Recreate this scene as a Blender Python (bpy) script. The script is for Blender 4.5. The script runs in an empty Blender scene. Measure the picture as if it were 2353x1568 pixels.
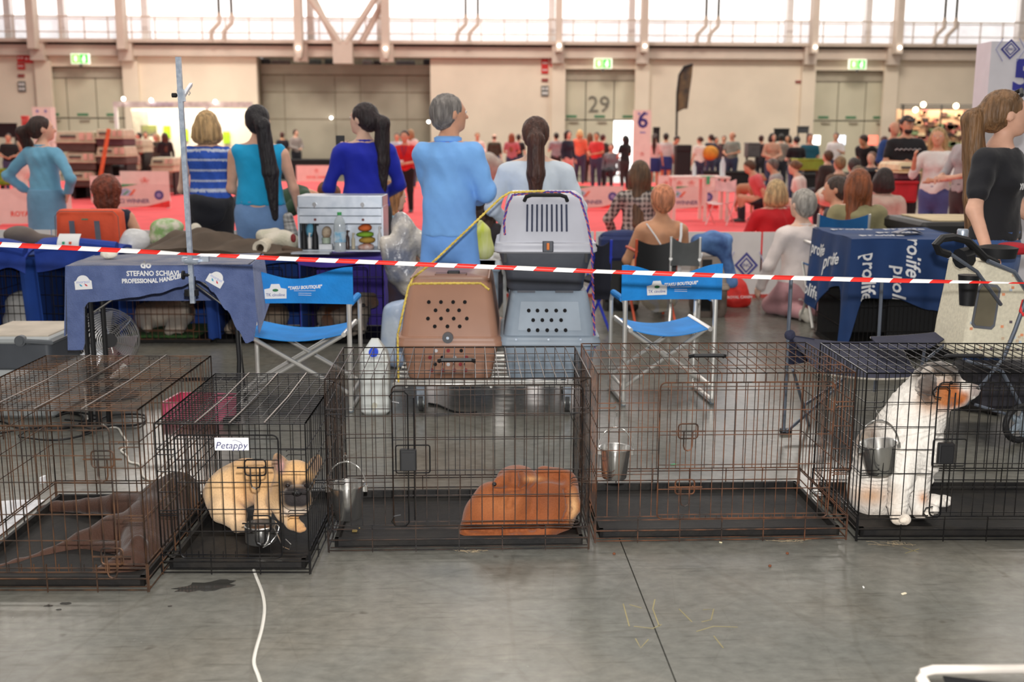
import bpy, math, random
import numpy as np
from mathutils import Vector, Matrix, Euler
R = math.radians
random.seed(7)
SC = bpy.context.scene
COL = SC.collection
# ------------------------------------------------------------------ camera, light, exposure
IW, IH, FPX, HC = 2353.0, 1568.0, 2500.0, 1.5
PITCH = math.atan((784 - 320) / FPX)
ROLL = 0.003
cam = bpy.data.cameras.new('camera'); camo = bpy.data.objects.new('camera', cam); COL.objects.link(camo)
camo.location = (0, 0, HC)
camo.rotation_euler = (Matrix.Rotation(math.pi / 2 - PITCH, 3, 'X') @ Matrix.Rotation(ROLL, 3, 'Z')).to_euler()
cam.sensor_width = 36.0; cam.lens = 36.0 * FPX / IW
cam.clip_start = 0.05; cam.clip_end = 300
cam.dof.use_dof = True; cam.dof.focus_distance = 4.5; cam.dof.aperture_fstop = 2.6
SC.camera = camo
SC.view_settings.view_transform = 'Standard'; SC.view_settings.look = 'None'
SC.view_settings.exposure = 0.0; SC.view_settings.gamma = 1.0; SC.view_settings.use_curve_mapping = False
world = bpy.data.worlds.new('hall_daylight'); SC.world = world; world.use_nodes = True
world.node_tree.nodes['Background'].inputs[0].default_value = (1.0, 0.96, 0.92, 1)
world.node_tree.nodes['Background'].inputs[1].default_value = 0.37

def area_light(name, loc, rot, sx, sy, power, color=(1, 1, 1)):
    l = bpy.data.lights.new(name, 'AREA'); l.shape = 'RECTANGLE'; l.size = sx; l.size_y = sy; l.energy = power; l.color = color
    o = bpy.data.objects.new(name, l); COL.objects.link(o); o.location = loc; o.rotation_euler = rot
    return o
# hall lamps: rows of lamps under the roof
for i, (lx, ly) in enumerate([(-12, 8), (0, 8), (12, 8), (-12, 24), (0, 24), (12, 24), (-12, 38), (0, 38), (12, 38)]):
    area_light('hall_lamp', (lx, ly, 11.2), (0, 0, 0), 3.0, 3.0, 430 if ly < 30 else 950, (1.0, 0.93, 0.84))
# the photographer's flash just above the lens
fl_ = bpy.data.lights.new('camera_flash', 'SPOT'); fl_.energy = 840; fl_.spot_size = R(78); fl_.spot_blend = 0.35
fl_.shadow_soft_size = 0.03; fl_.color = (1.0, 0.98, 0.96)
flo = bpy.data.objects.new('camera_flash', fl_); COL.objects.link(flo); flo.location = (0.03, 0.02, HC + 0.17)
flo.rotation_euler = (math.pi / 2 - R(5), 0, 0)

# ------------------------------------------------------------------ pixel <-> place
_M = Matrix.Rotation(math.pi / 2 - PITCH, 3, 'X') @ Matrix.Rotation(ROLL, 3, 'Z')
CAMP = Vector((0, 0, HC))
def ray(px, py): return _M @ Vector(((px - IW / 2) / FPX, -(py - IH / 2) / FPX, -1.0))
def at(px, py, Y):
    d = ray(px, py); return CAMP + d * (Y / d.y)
def fl(px, py, z=0.0):
    d = ray(px, py); return CAMP + d * ((z - HC) / d.z)
def sl(c):
    return tuple((v / 255 / 12.92 if v / 255 <= 0.04045 else ((v / 255 + 0.055) / 1.055) ** 2.4) for v in c[:3])

# ------------------------------------------------------------------ materials
_mats = {}
def mat(name, c, rough=0.6, metal=0.0, var=0.08, scale=6.0, bump=0.0, bscale=None, kind='noise', c2=None, emit=None, alpha=None, spec=0.5, stretch=(1, 1, 1), trans=0.0, coat=0.0, sheen=0.0):
    if name in _mats: return _mats[name]
    m = bpy.data.materials.new(name); m.use_nodes = True; nt = m.node_tree; N = nt.nodes; L = nt.links
    b = N['Principled BSDF']; lin = sl(c)
    b.inputs['Roughness'].default_value = rough; b.inputs['Metallic'].default_value = metal
    b.inputs['Specular IOR Level'].default_value = spec
    if coat: b.inputs['Coat Weight'].default_value = coat
    if sheen: b.inputs['Sheen Weight'].default_value = sheen
    if trans: b.inputs['Transmission Weight'].default_value = trans
    if alpha is not None: b.inputs['Alpha'].default_value = alpha
    tc = N.new('ShaderNodeTexCoord'); mp = N.new('ShaderNodeMapping'); mp.inputs['Scale'].default_value = stretch
    L.new(tc.outputs['Object'], mp.inputs['Vector'])
    nz = N.new('ShaderNodeTexNoise'); nz.inputs['Scale'].default_value = scale; nz.inputs['Detail'].default_value = 3
    L.new(mp.outputs[0], nz.inputs['Vector'])
    rp = N.new('ShaderNodeValToRGB')
    if c2 is None:
        a = tuple(max(0, v * (1 - var * 1.5)) for v in lin); d = tuple(min(1, v * (1 + var * 1.5)) for v in lin)
    else: a, d = lin, sl(c2)
    rp.color_ramp.elements[0].position = 0.38; rp.color_ramp.elements[1].position = 0.62
    rp.color_ramp.elements[0].color = (*a, 1); rp.color_ramp.elements[1].color = (*d, 1)
    L.new(nz.outputs[0], rp.inputs[0]); L.new(rp.outputs[0], b.inputs['Base Color'])
    if bump:
        n2 = N.new('ShaderNodeTexNoise'); n2.inputs['Scale'].default_value = bscale or scale * 4; n2.inputs['Detail'].default_value = 2
        L.new(mp.outputs[0], n2.inputs['Vector'])
        bp = N.new('ShaderNodeBump'); bp.inputs['Strength'].default_value = bump; bp.inputs['Distance'].default_value = 0.02
        L.new(n2.outputs[0], bp.inputs['Height']); L.new(bp.outputs[0], b.inputs['Normal'])
    if emit:
        b.inputs['Emission Color'].default_value = (*sl(c), 1); b.inputs['Emission Strength'].default_value = emit
    _mats[name] = m
    return m
def vmat(name, rough=0.8, bump=0.3, bscale=90, stretch=(1, 1, 1), sheen=0.0):
    """colour comes from the colour attribute 'coat' (markings of a coat or a print), fine noise on top"""
    if name in _mats: return _mats[name]
    m = bpy.data.materials.new(name); m.use_nodes = True; N = m.node_tree.nodes; L = m.node_tree.links; b = N['Principled BSDF']
    b.inputs['Roughness'].default_value = rough; b.inputs['Specular IOR Level'].default_value = 0.3; b.inputs['Sheen Weight'].default_value = sheen
    at_ = N.new('ShaderNodeVertexColor'); at_.layer_name = 'coat'
    tc = N.new('ShaderNodeTexCoord'); mp = N.new('ShaderNodeMapping'); mp.inputs['Scale'].default_value = stretch; L.new(tc.outputs['Object'], mp.inputs[0])
    nz = N.new('ShaderNodeTexNoise'); nz.inputs['Scale'].default_value = bscale; nz.inputs['Detail'].default_value = 3; L.new(mp.outputs[0], nz.inputs[0])
    mr = N.new('ShaderNodeMapRange'); mr.inputs[3].default_value = 0.72; mr.inputs[4].default_value = 1.2; L.new(nz.outputs[0], mr.inputs[0])
    mx = N.new('ShaderNodeVectorMath'); mx.operation = 'SCALE'; L.new(at_.outputs[0], mx.inputs[0]); L.new(mr.outputs[0], mx.inputs['Scale'])
    L.new(mx.outputs[0], b.inputs['Base Color'])
    bp = N.new('ShaderNodeBump'); bp.inputs['Strength'].default_value = bump; bp.inputs['Distance'].default_value = 0.01
    L.new(nz.outputs[0], bp.inputs['Height']); L.new(bp.outputs[0], b.inputs['Normal'])
    _mats[name] = m
    return m

# ------------------------------------------------------------------ object helpers
_xf = {}
def tag(o, label=None, cat=None, group=None, kind=None):
    if label: o['label'] = label
    if cat: o['category'] = cat
    if group: o['group'] = group
    if kind: o['kind'] = kind
    return o
def thing(name, label, cat, loc=(0, 0, 0), rz=0.0, group=None):
    o = bpy.data.objects.new(name, None); COL.objects.link(o); o.location = loc; o.rotation_euler = (0, 0, rz)
    o.empty_display_size = 0.05
    _xf[o] = Matrix.Translation(Vector(loc)) @ Matrix.Rotation(rz, 4, 'Z')
    return tag(o, label, cat, group)
def link(name, me, m=None, parent=None, world=False):
    if m is not None:
        me.materials.clear()
        for q in (m if isinstance(m, (list, tuple)) else [m]): me.materials.append(q)
    o = bpy.data.objects.new(name, me); COL.objects.link(o)
    if parent is not None:
        o.parent = parent
        X = _xf.get(parent, Matrix.Identity(4))
        if world: me.transform(X.inverted())
        _xf[o] = X
    return o
def dup(o, parent=None):
    c = o.copy(); COL.objects.link(c)
    if parent is not None: c.parent = parent
    for ch in o.children: dup(ch, c)
    return c

class MB:
    """collects shapes into one mesh"""
    def __init__(s): s.v = []; s.f = []; s.mi = []; s.cur = 0
    def add(s, vs, fs):
        k = len(s.v); s.v.extend([tuple(p) for p in vs])
        for f in fs: s.f.append(tuple(i + k for i in f)); s.mi.append(s.cur)
        return s
    def mark(s): return len(s.v)
    def xf(s, k, M):
        for i in range(k, len(s.v)): s.v[i] = tuple(M @ Vector(s.v[i]))
        return s
    def box(s, x0, x1, y0, y1, z0, z1):
        return s.add([(x0, y0, z0), (x1, y0, z0), (x1, y1, z0), (x0, y1, z0), (x0, y0, z1), (x1, y0, z1), (x1, y1, z1), (x0, y1, z1)],
                     [(0, 3, 2, 1), (4, 5, 6, 7), (0, 1, 5, 4), (1, 2, 6, 5), (2, 3, 7, 6), (3, 0, 4, 7)])
    def hexa(s, b, t):
        """b, t: four bottom and four top corners"""
        return s.add(list(b) + list(t), [(0, 3, 2, 1), (4, 5, 6, 7), (0, 1, 5, 4), (1, 2, 6, 5), (2, 3, 7, 6), (3, 0, 4, 7)])
    def rbox(s, x0, x1, y0, y1, z0, z1, r=0.02, n=3, taper=1.0):
        """box with rounded vertical edges and chamfered top and bottom; taper scales the top"""
        cx, cy = (x0 + x1) / 2, (y0 + y1) / 2; hx, hy = (x1 - x0) / 2, (y1 - y0) / 2
        r = min(r, hx * .99, hy * .99, (z1 - z0) * .49)
        def ring(z, ins, k):
            o = []
            for sx, sy, a0 in ((1, 1, 0), (-1, 1, 90), (-1, -1, 180), (1, -1, 270)):
                for i in range(n + 1):
                    a = R(a0 + 90 * i / n)
                    o.append((cx + k * (sx * (hx - r) + (r - ins) * math.cos(a)), cy + k * (sy * (hy - r) + (r - ins) * math.sin(a)), z))
            return o
        c = r * 0.5
        rings = [ring(z0, c, 1), ring(z0 + c, 0, 1), ring(z1 - c, 0, taper), ring(z1, c, taper)]
        return s.loft(rings, True, True)
    def loft(s, rings, cap0=True, cap1=True, closed=True):
        n = len(rings[0]); vs = [p for r in rings for p in r]; fs = []
        for i in range(len(rings) - 1):
            for j in range(n if closed else n - 1):
                a = i * n + j; b = i * n + (j + 1) % n
                fs.append((a, b, b + n, a + n))
        if cap0: fs.append(tuple(range(n - 1, -1, -1)))
        if cap1: fs.append(tuple((len(rings) - 1) * n + j for j in range(n)))
        return s.add(vs, fs)
    def tube(s, pts, r, n=6, closed=False, cap=True, flat=None):
        pts = [Vector(p) for p in pts]; m = len(pts); rings = []
        prev = None
        for i, p in enumerate(pts):
            if closed: t = pts[(i + 1) % m] - pts[i - 1]
            else: t = pts[min(i + 1, m - 1)] - pts[max(i - 1, 0)]
            t.normalize()
            if prev is None:
                u = t.cross(Vector((0, 0, 1)))
                if u.length < 1e-3: u = t.cross(Vector((0, 1, 0)))
            else: u = prev - t * prev.dot(t)
            if u.length < 1e-6: u = t.orthogonal()
            u.normalize(); w = t.cross(u); prev = u
            rr = r[i] if isinstance(r, (list, tuple)) else r
            rings.append([p + (u * math.cos(2 * math.pi * (j + .5) / n) * rr + w * math.sin(2 * math.pi * (j + .5) / n) * rr * (flat or 1)) for j in range(n)])
        if closed:
            rings.append(rings[0]); return s.loft(rings, False, False)
        return s.loft(rings, cap, cap)
    def cyl(s, c, r, h, n=16, r2=None, axis='z'):
        r2 = r if r2 is None else r2; k = s.mark()
        s.loft([[(r * math.cos(2 * math.pi * j / n), r * math.sin(2 * math.pi * j / n), 0) for j in range(n)],
                [(r2 * math.cos(2 * math.pi * j / n), r2 * math.sin(2 * math.pi * j / n), h) for j in range(n)]])
        M = {'z': Matrix.Identity(4), 'y': Matrix.Rotation(-math.pi / 2, 4, 'X'), 'x': Matrix.Rotation(math.pi / 2, 4, 'Y')}[axis]
        return s.xf(k, Matrix.Translation(Vector(c)) @ M)
    def lathe(s, prof, c=(0, 0, 0), n=20, sx=1.0, sy=1.0):
        return s.loft([[(c[0] + r * sx * math.cos(2 * math.pi * j / n), c[1] + r * sy * math.sin(2 * math.pi * j / n), c[2] + z) for j in range(n)] for r, z in prof])
    def ball(s, c, r, n=10, m=6, sc=(1, 1, 1)):
        rings = [[(c[0] + sc[0] * r * math.sin(math.pi * (i + .02) / (m + .04)) * math.cos(2 * math.pi * j / n), c[1] + sc[1] * r * math.sin(math.pi * (i + .02) / (m + .04)) * math.sin(2 * math.pi * j / n), c[2] - sc[2] * r * math.cos(math.pi * (i + .02) / (m + .04))) for j in range(n)] for i in range(m + 1)]
        return s.loft(rings)
    def prism(s, poly, y0, y1, axis='y'):
        """2D outline extruded along an axis: poly is (x,z) for y, (y,z) for x, (x,y) for z"""
        n = len(poly)
        def p(q, t): return {'y': (q[0], t, q[1]), 'x': (t, q[0], q[1]), 'z': (q[0], q[1], t)}[axis]
        return s.add([p(q, y0) for q in poly] + [p(q, y1) for q in poly],
                     [tuple(range(n)), tuple(range(2 * n - 1, n - 1, -1))] + [(i, i + n, (i + 1) % n + n, (i + 1) % n) for i in range(n)])
    def surf(s, fn, nu, nv, thick=0.0):
        """a sheet fn(u,v) -> point, given real thickness along its normals"""
        P = [[Vector(fn(i / nu, j / nv)) for j in range(nv + 1)] for i in range(nu + 1)]
        if not thick:
            vs = [p for r in P for p in r]; w = nv + 1
            return s.add(vs, [(i * w + j, (i + 1) * w + j, (i + 1) * w + j + 1, i * w + j + 1) for i in range(nu) for j in range(nv)])
        Nn = [[None] * (nv + 1) for _ in range(nu + 1)]
        for i in range(nu + 1):
            for j in range(nv + 1):
                a = P[min(i + 1, nu)][j] - P[max(i - 1, 0)][j]; b = P[i][min(j + 1, nv)] - P[i][max(j - 1, 0)]
                q = a.cross(b); Nn[i][j] = q.normalized() if q.length > 1e-9 else Vector((0, 0, 1))
        w = nv + 1; n = (nu + 1) * w
        vs = [P[i][j] for i in range(nu + 1) for j in range(w)] + [P[i][j] - Nn[i][j] * thick for i in range(nu + 1) for j in range(w)]
        fs = []
        for i in range(nu):
            for j in range(nv):
                a, b, c, d = i * w + j, (i + 1) * w + j, (i + 1) * w + j + 1, i * w + j + 1
                fs += [(a, b, c, d), (d + n, c + n, b + n, a + n)]
        for i in range(nu):
            fs += [(i * w, i * w + n, (i + 1) * w + n, (i + 1) * w), (i * w + nv, (i + 1) * w + nv, (i + 1) * w + nv + n, i * w + nv + n)]
        for j in range(nv):
            fs += [(j, j + 1, j + 1 + n, j + n), (nu * w + j, nu * w + j + n, nu * w + j + 1 + n, nu * w + j + 1)]
        return s.add(vs, fs)
    def mesh(s, smooth=False, angle=35):
        me = bpy.data.meshes.new('shape'); me.from_pydata(s.v, [], s.f); me.validate(); me.update()
        if max(s.mi, default=0) > 0 and len(me.polygons) == len(s.mi): me.polygons.foreach_set('material_index', s.mi)
        if smooth:
            me.polygons.foreach_set('use_smooth', [True] * len(me.polygons))
            try: me.set_sharp_from_angle(angle=R(angle))
            except Exception: pass
        return me
    def build(s, name, m, parent=None, world=False, smooth=False, angle=35):
        return link(name, s.mesh(smooth, angle), m, parent, world)

def text_mesh(txt, size=0.1, depth=0.001, bold=0.0, shear=0.0, sx=1.0):
    cu = bpy.data.curves.new('t', 'FONT'); cu.body = txt; cu.size = size; cu.extrude = depth; cu.offset = bold; cu.shear = shear
    cu.align_x = 'CENTER'; cu.align_y = 'CENTER'; cu.resolution_u = 2
    o = bpy.data.objects.new('t', cu); COL.objects.link(o)
    dg = bpy.context.evaluated_depsgraph_get(); me = bpy.data.meshes.new_from_object(o.evaluated_get(dg))
    bpy.data.objects.remove(o); bpy.data.curves.remove(cu)
    if sx != 1.0: me.transform(Matrix.Diagonal((sx, 1, 1, 1)))
    return me
def frame_at(o, x, y):
    """matrix whose x, y axes are given and origin o"""
    x = Vector(x).normalized(); y = Vector(y); y = (y - x * y.dot(x)).normalized(); z = x.cross(y)
    return Matrix(((x.x, y.x, z.x, o[0]), (x.y, y.y, z.y, o[1]), (x.z, y.z, z.z, o[2]), (0, 0, 0, 1)))
def text(name, txt, m, M, size, parent=None, depth=0.001, bold=0.0, shear=0.0, sx=1.0, bend=None, world=True):
    me = text_mesh(txt, size, depth, bold, shear, sx); me.transform(M)
    if bend:
        for v in me.vertices: v.co = bend(v.co)
    return link(name, me, m, parent, world)

# ------------------------------------------------------------------ soft bodies: blended shapes turned into one surface
class SDF:
    def __init__(s, h, k=0.03): s.h = h; s.k = k; s.p = []
    def cone(s, a, b, ra, rb, k=None, flat=None, c=None):
        """tapered limb from a to b; flat=(axis vector, factor) squeezes it along an axis"""
        s.p.append(('c', np.array(a, float), np.array(b, float), ra, rb, s.k if k is None else k, flat, c)); return s
    def ell(s, c0, r, rot=None, k=None, c=None):
        s.p.append(('e', np.array(c0, float), np.array(r, float), None if rot is None else np.array(Euler(rot).to_matrix().inverted()), 0, s.k if k is None else k, None, c)); return s
    def chain(s, pts, rads, k=None, flat=None, c=None):
        for i in range(len(pts) - 1): s.cone(pts[i], pts[i + 1], rads[i], rads[i + 1], k, flat, c)
        return s
    def cut(s, c0, r, rot=None, k=0.01):
        s.p.append(('x', np.array(c0, float), np.array(r, float), None if rot is None else np.array(Euler(rot).to_matrix().inverted()), 0, k, None, None)); return s
    def bounds(s):
        lo = np.full(3, 1e9); hi = -lo
        for q in s.p:
            if q[0] == 'c':
                m = max(q[3], q[4]); lo = np.minimum(lo, np.minimum(q[1], q[2]) - m); hi = np.maximum(hi, np.maximum(q[1], q[2]) + m)
            elif q[0] == 'e':
                m = q[2].max() if q[3] is not None else q[2]
                lo = np.minimum(lo, q[1] - m); hi = np.maximum(hi, q[1] + m)
        return lo, hi
    def field(s, grow=0.0, planes=(), noise=None):
        lo, hi = s.bounds(); pad = 3 * s.h + grow + s.k * .3; lo = lo - pad; hi = hi + pad
        n = np.maximum(4, np.ceil((hi - lo) / s.h).astype(int) + 1)
        ax = [lo[i] + s.h * np.arange(n[i]) for i in range(3)]
        D = np.full(n, 0.3, np.float32); ID = np.zeros(n, np.int16)
        for qi, q in enumerate(s.p):
            k = q[5]
            if q[0] == 'c': m = max(q[3], q[4]) ; l = np.minimum(q[1], q[2]) - m; u = np.maximum(q[1], q[2]) + m
            else: m = q[2].max(); l = q[1] - m; u = q[1] + m
            l = l - grow - k - 2.5 * s.h; u = u + grow + k + 2.5 * s.h
            i0 = np.clip(((l - lo) / s.h).astype(int), 0, n - 2); i1 = np.clip(((u - lo) / s.h).astype(int) + 2, 2, n)
            sl_ = tuple(slice(i0[i], i1[i]) for i in range(3))
            X = np.stack(np.meshgrid(*[ax[i][sl_[i]] for i in range(3)], indexing='ij'), -1)
            if q[0] == 'c':
                a, b, ra, rb = q[1:5]; ab = b - a; P = X - a
                t = np.clip((P @ ab) / max(ab @ ab, 1e-9), 0, 1); W = P - t[..., None] * ab
                rr = ra + t * (rb - ra)
                if q[6] is not None:
                    axv = np.array(q[6][0], float); axv /= np.linalg.norm(axv); f = q[6][1]
                    W = W + (W @ axv)[..., None] * axv * (1 / f - 1)
                    L = np.linalg.norm(W, axis=-1); d = (L - rr) * (min(1.0, f) * .35 + .65)
                else: d = np.linalg.norm(W, axis=-1) - rr
            else:
                P = X - q[1]
                if q[3] is not None: P = P @ q[3].T
                k0 = np.linalg.norm(P / q[2], axis=-1); k1 = np.linalg.norm(P / (q[2] ** 2), axis=-1)
                d = k0 * (k0 - 1) / np.maximum(k1, 1e-6)
            A = D[sl_]
            if q[0] == 'x':
                hh = np.clip(0.5 - 0.5 * (A + d) / k, 0, 1); D[sl_] = A + (-d - A) * hh + k * hh * (1 - hh)
                continue
            d = d - grow
            ID[sl_] = np.where(d < A, qi, ID[sl_])
            if k > 0:
                hh = np.clip(0.5 + 0.5 * (A - d) / k, 0, 1); D[sl_] = A + (d - A) * hh - k * hh * (1 - hh)
            else: D[sl_] = np.minimum(A, d)
        if len(planes) or noise:
            G = np.meshgrid(*ax, indexing='ij')
            for (po, pn) in planes:     # keep the side the normal points away from
                pn = np.array(pn, float); pn /= np.linalg.norm(pn)
                dd = (G[0] - po[0]) * pn[0] + (G[1] - po[1]) * pn[1] + (G[2] - po[2]) * pn[2]
                D = np.maximum(D, dd)
            if noise: D = D + noise(G[0], G[1], G[2])
        return D, ID, lo
    def mesh(s, grow=0.0, planes=(), noise=None, smooth=True):
        D, ID, lo = s.field(grow, planes, noise); D[0] = D[-1] = 1; D[:, 0] = D[:, -1] = 1; D[:, :, 0] = D[:, :, -1] = 1
        n = D.shape; ins = D < 0
        acc = np.zeros((n[0] - 1, n[1] - 1, n[2] - 1, 3)); cnt = np.zeros((n[0] - 1, n[1] - 1, n[2] - 1))
        c = [(i, j, k) for i in (0, 1) for j in (0, 1) for k in (0, 1)]
        S = lambda A, o: A[o[0]:n[0] - 1 + o[0], o[1]:n[1] - 1 + o[1], o[2]:n[2] - 1 + o[2]]
        for o in c:
            for a in range(3):
                if o[a]: continue
                o2 = list(o); o2[a] = 1; d0 = S(D, o); d1 = S(D, o2); m = (d0 < 0) != (d1 < 0)
                t = np.where(m, d0 / np.where(m, d0 - d1, 1), 0)
                for e in range(3): acc[..., e] += np.where(m, o[e] + (t if e == a else 0), 0)
                cnt += m
        act = cnt > 0; idx = np.full(act.shape, -1, np.int64); idx[act] = np.arange(act.sum())
        g = np.argwhere(act); V = lo + s.h * (g + acc[act] / cnt[act][:, None])
        vid = ID[:-1, :-1, :-1][act]
        F = []
        for a in range(3):
            b, c2 = (a + 1) % 3, (a + 2) % 3
            A0 = np.take(ins, range(n[a] - 1), a); A1 = np.take(ins, range(1, n[a]), a)
            w = np.argwhere(A0 != A1)
            w = w[(w[:, b] > 0) & (w[:, c2] > 0) & (w[:, b] < n[b] - 1) & (w[:, c2] < n[c2] - 1)]
            if not len(w): continue
            fl_ = A0[tuple(w.T)]
            def cell(db, dc):
                q = w.copy(); q[:, b] -= db; q[:, c2] -= dc; return idx[tuple(q.T)]
            q = np.stack([cell(1, 1), cell(0, 1), cell(0, 0), cell(1, 0)], 1)
            q[~fl_] = q[~fl_][:, ::-1]; F.append(q)
        F = np.concatenate(F) if F else np.zeros((0, 4), int)
        me = bpy.data.meshes.new('soft'); nv, nf = len(V), len(F)
        me.vertices.add(nv); me.vertices.foreach_set('co', V.astype(np.float32).ravel())
        me.loops.add(nf * 4); me.loops.foreach_set('vertex_index', F.astype(np.int32).ravel())
        me.polygons.add(nf); me.polygons.foreach_set('loop_start', np.arange(0, nf * 4, 4, dtype=np.int32))
        me.polygons.foreach_set('use_smooth', np.full(nf, smooth))
        me.update(calc_edges=True)
        return me, V, vid
def coat(me, cols):
    """a colour per vertex (linear rgb) into the colour attribute 'coat'"""
    a = me.color_attributes.new('coat', 'FLOAT_COLOR', 'POINT'); n = len(me.vertices)
    q = np.ones((n, 4), np.float32); q[:, :3] = cols; a.data.foreach_set('color', q.ravel())
def vnoise(V, sc, seed=0):
    """cheap smooth noise in about -1..1"""
    r = np.random.RandomState(seed); o = np.zeros(len(V))
    for _ in range(5):
        d = r.normal(size=3); d /= np.linalg.norm(d); o += np.sin(V @ d * sc * r.uniform(.6, 1.7) + r.uniform(0, 6.3))
    return o / 3.0
# ================================================================== the hall
WY, WYAW = 46.0, 0.036
WM = Matrix.Translation((0, WY, 0)) @ Matrix.Rotation(WYAW, 4, 'Z'); WMI = WM.inverted()
WN = (WM.to_3x3() @ Vector((0, 1, 0)))
def wl(px, py, off=0.0):
    """pixel -> (u, z) on the far wall, in the wall's own frame; off is how far in front of the wall"""
    d = ray(px, py); p0 = WM @ Vector((0, -off, 0)); t = (p0 - CAMP).dot(WN) / d.dot(WN); q = WMI @ (CAMP + d * t); return q.x, q.z
def wu(px, py=100, off=0.0): return wl(px, py, off)[0]
def wz(py, px=1176, off=0.0): return wl(px, py, off)[1]
M_wall = mat('wall_paint', (226, 211, 190), .8, var=.03, scale=.6)
M_steel_beige = mat('beige_steel', (205, 189, 174), .6, var=.03, scale=1.2)
M_dark = mat('dark_gap', (92, 88, 82), .8)
M_door = mat('door_panel', (205, 198, 174), .65, var=.03, scale=.8)
M_shut = mat('shutter_box', (176, 166, 148), .65, var=.03)
M_conc = mat('raw_concrete', (152, 145, 128), .85, c2=(176, 168, 150), scale=.45, bump=.15, bscale=3)
M_glow = mat('backlit_glazing', (255, 255, 255), .5, emit=1.4)
M_glow2 = mat('backlit_frosted', (240, 239, 242), .5, emit=0.62)
M_lamp = mat('lamp_glow', (255, 250, 240), .5, emit=9)
M_green = mat('exit_green', (60, 200, 60), .5, emit=.75)
M_white = mat('white_plastic', (236, 234, 230), .45, var=.02)
M_exitw = mat('exit_face', (250, 255, 235), .5, emit=.9)
M_red = mat('sign_red', (205, 40, 38), .5, var=.03)
M_black = mat('black_matt', (19, 19, 21), .55, var=.05)
M_num = mat('number_grey', (120, 116, 104), .7)
M_mull = mat('mullion_grey', (226, 220, 216), .5, var=.02)

def wthing(name, label, cat, kind=None, group=None):
    o = thing(name, label, cat, WM.translation, WYAW, group)
    if kind: o['kind'] = kind
    return o
def struct(name, mb, m, parent=None, kind='structure', label=None, smooth=False):
    o = mb.build(name, m, parent, smooth=smooth)
    if parent is None:
        o.location = WM.translation; o.rotation_euler = (0, 0, WYAW)
        o['kind'] = kind; o['label'] = label or name.replace('_', ' '); o['category'] = name.split('_')[0]
    return o
# lower wall in stretches between the portals and the bare concrete bay
PORT = [(82, 285), (1282, 1478), (1866, 2057)]
zt = wz(133)
mb = MB()
for a, b in ((-500, 82), (285, 587), (988, 1282), (1478, 1866), (2057, 3000)):
    mb.box(wu(a), wu(b), 0, .5, 0, zt)
for a, b in PORT: mb.box(wu(a), wu(b), 0, .5, wz(158), zt)
wall = struct('wall_back', mb, M_wall, label='long beige far wall of the exhibition hall below the windows')
k = MB().box(wu(587), wu(988), 1.0, 1.4, 0, wz(150)); k.box(wu(587) - .3, wu(587), .4, 1.4, 0, zt).box(wu(988), wu(988) + .3, .4, 1.4, 0, zt).box(wu(587), wu(988), 1.5, 1.6, 0, 6); cw = struct('wall_concrete', k, mat('concrete_joint', (132, 120, 100), .9), label='bare grey concrete wall bay behind the ring')
# joints and formwork panels of the concrete bay stand slightly proud
xs = [587, 640, 760, 820, 930, 988]; ys = [172, 212, 275, 400]
for i in range(5):
    for j in range(3):
        MB().box(wu(xs[i]) + .015, wu(xs[i + 1]) - .015, .975, 1.0, wz(ys[j + 1]) + .02, wz(ys[j]) - .02).build('concrete_panel', M_conc, cw)
MB().box(wu(587), wu(988), .93, 1.0, wz(170), wz(147)).build('concrete_panel', M_conc, cw)
struct('trim_1', MB().box(wu(-500), wu(3000), -.25, .3, wz(129.5), wz(110)), M_steel_beige, label='beige steel beam running along the far wall')
struct('trim_2', MB().box(wu(-500), wu(3000), -.33, .3, wz(134), wz(129.5)), M_steel_beige, label='thin lower flange of the beige wall beam')
struct('trim_3', MB().box(wu(-500), wu(3000), 0, .3, wz(110), wz(104)), M_dark, label='dark slot between the wall beam and the walkway')
struct('trim_4', MB().box(wu(-500), wu(3000), -.55, .3, wz(104.5), wz(97)), M_steel_beige, label='beige walkway edge below the window band')
# window band: bays between grey mullions, upper clear pane and lower frosted pane
ZW0, ZW1, ZW2 = wz(97), wz(46), 17
mulls = [-180, 15, 139, 331, 712, 872, 1268, 1453, 1817, 1998, 2351, 2560]
for i in range(len(mulls) - 1):
    a, b = wu(mulls[i], 50), wu(mulls[i + 1], 50)
    w = MB().box(a, b, .5, .55, ZW0, ZW0 + .06).box(a, b, .5, .55, ZW1 - .03, ZW1 + .03)
    w = struct('window_%d' % (i + 1), w, M_mull, label='%s tall bright window bay from the left' % ['first', 'second', 'third', 'fourth', 'fifth', 'sixth', 'seventh', 'eighth', 'ninth', 'tenth', 'eleventh'][i])
    MB().box(a, b, .56, .58, ZW1, ZW2).build('pane', M_glow, w)
    MB().box(a, b, .56, .58, ZW0, ZW1).build('pane', M_glow2, w)
    MB().box(b - .13, b + .13, .05, .5, ZW0, ZW2).build('mullion', M_mull, w)
struct('wall_top', MB().box(wu(-500), wu(3000), 0, .6, 17, 19), M_wall, label='wall strip above the windows')
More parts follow.
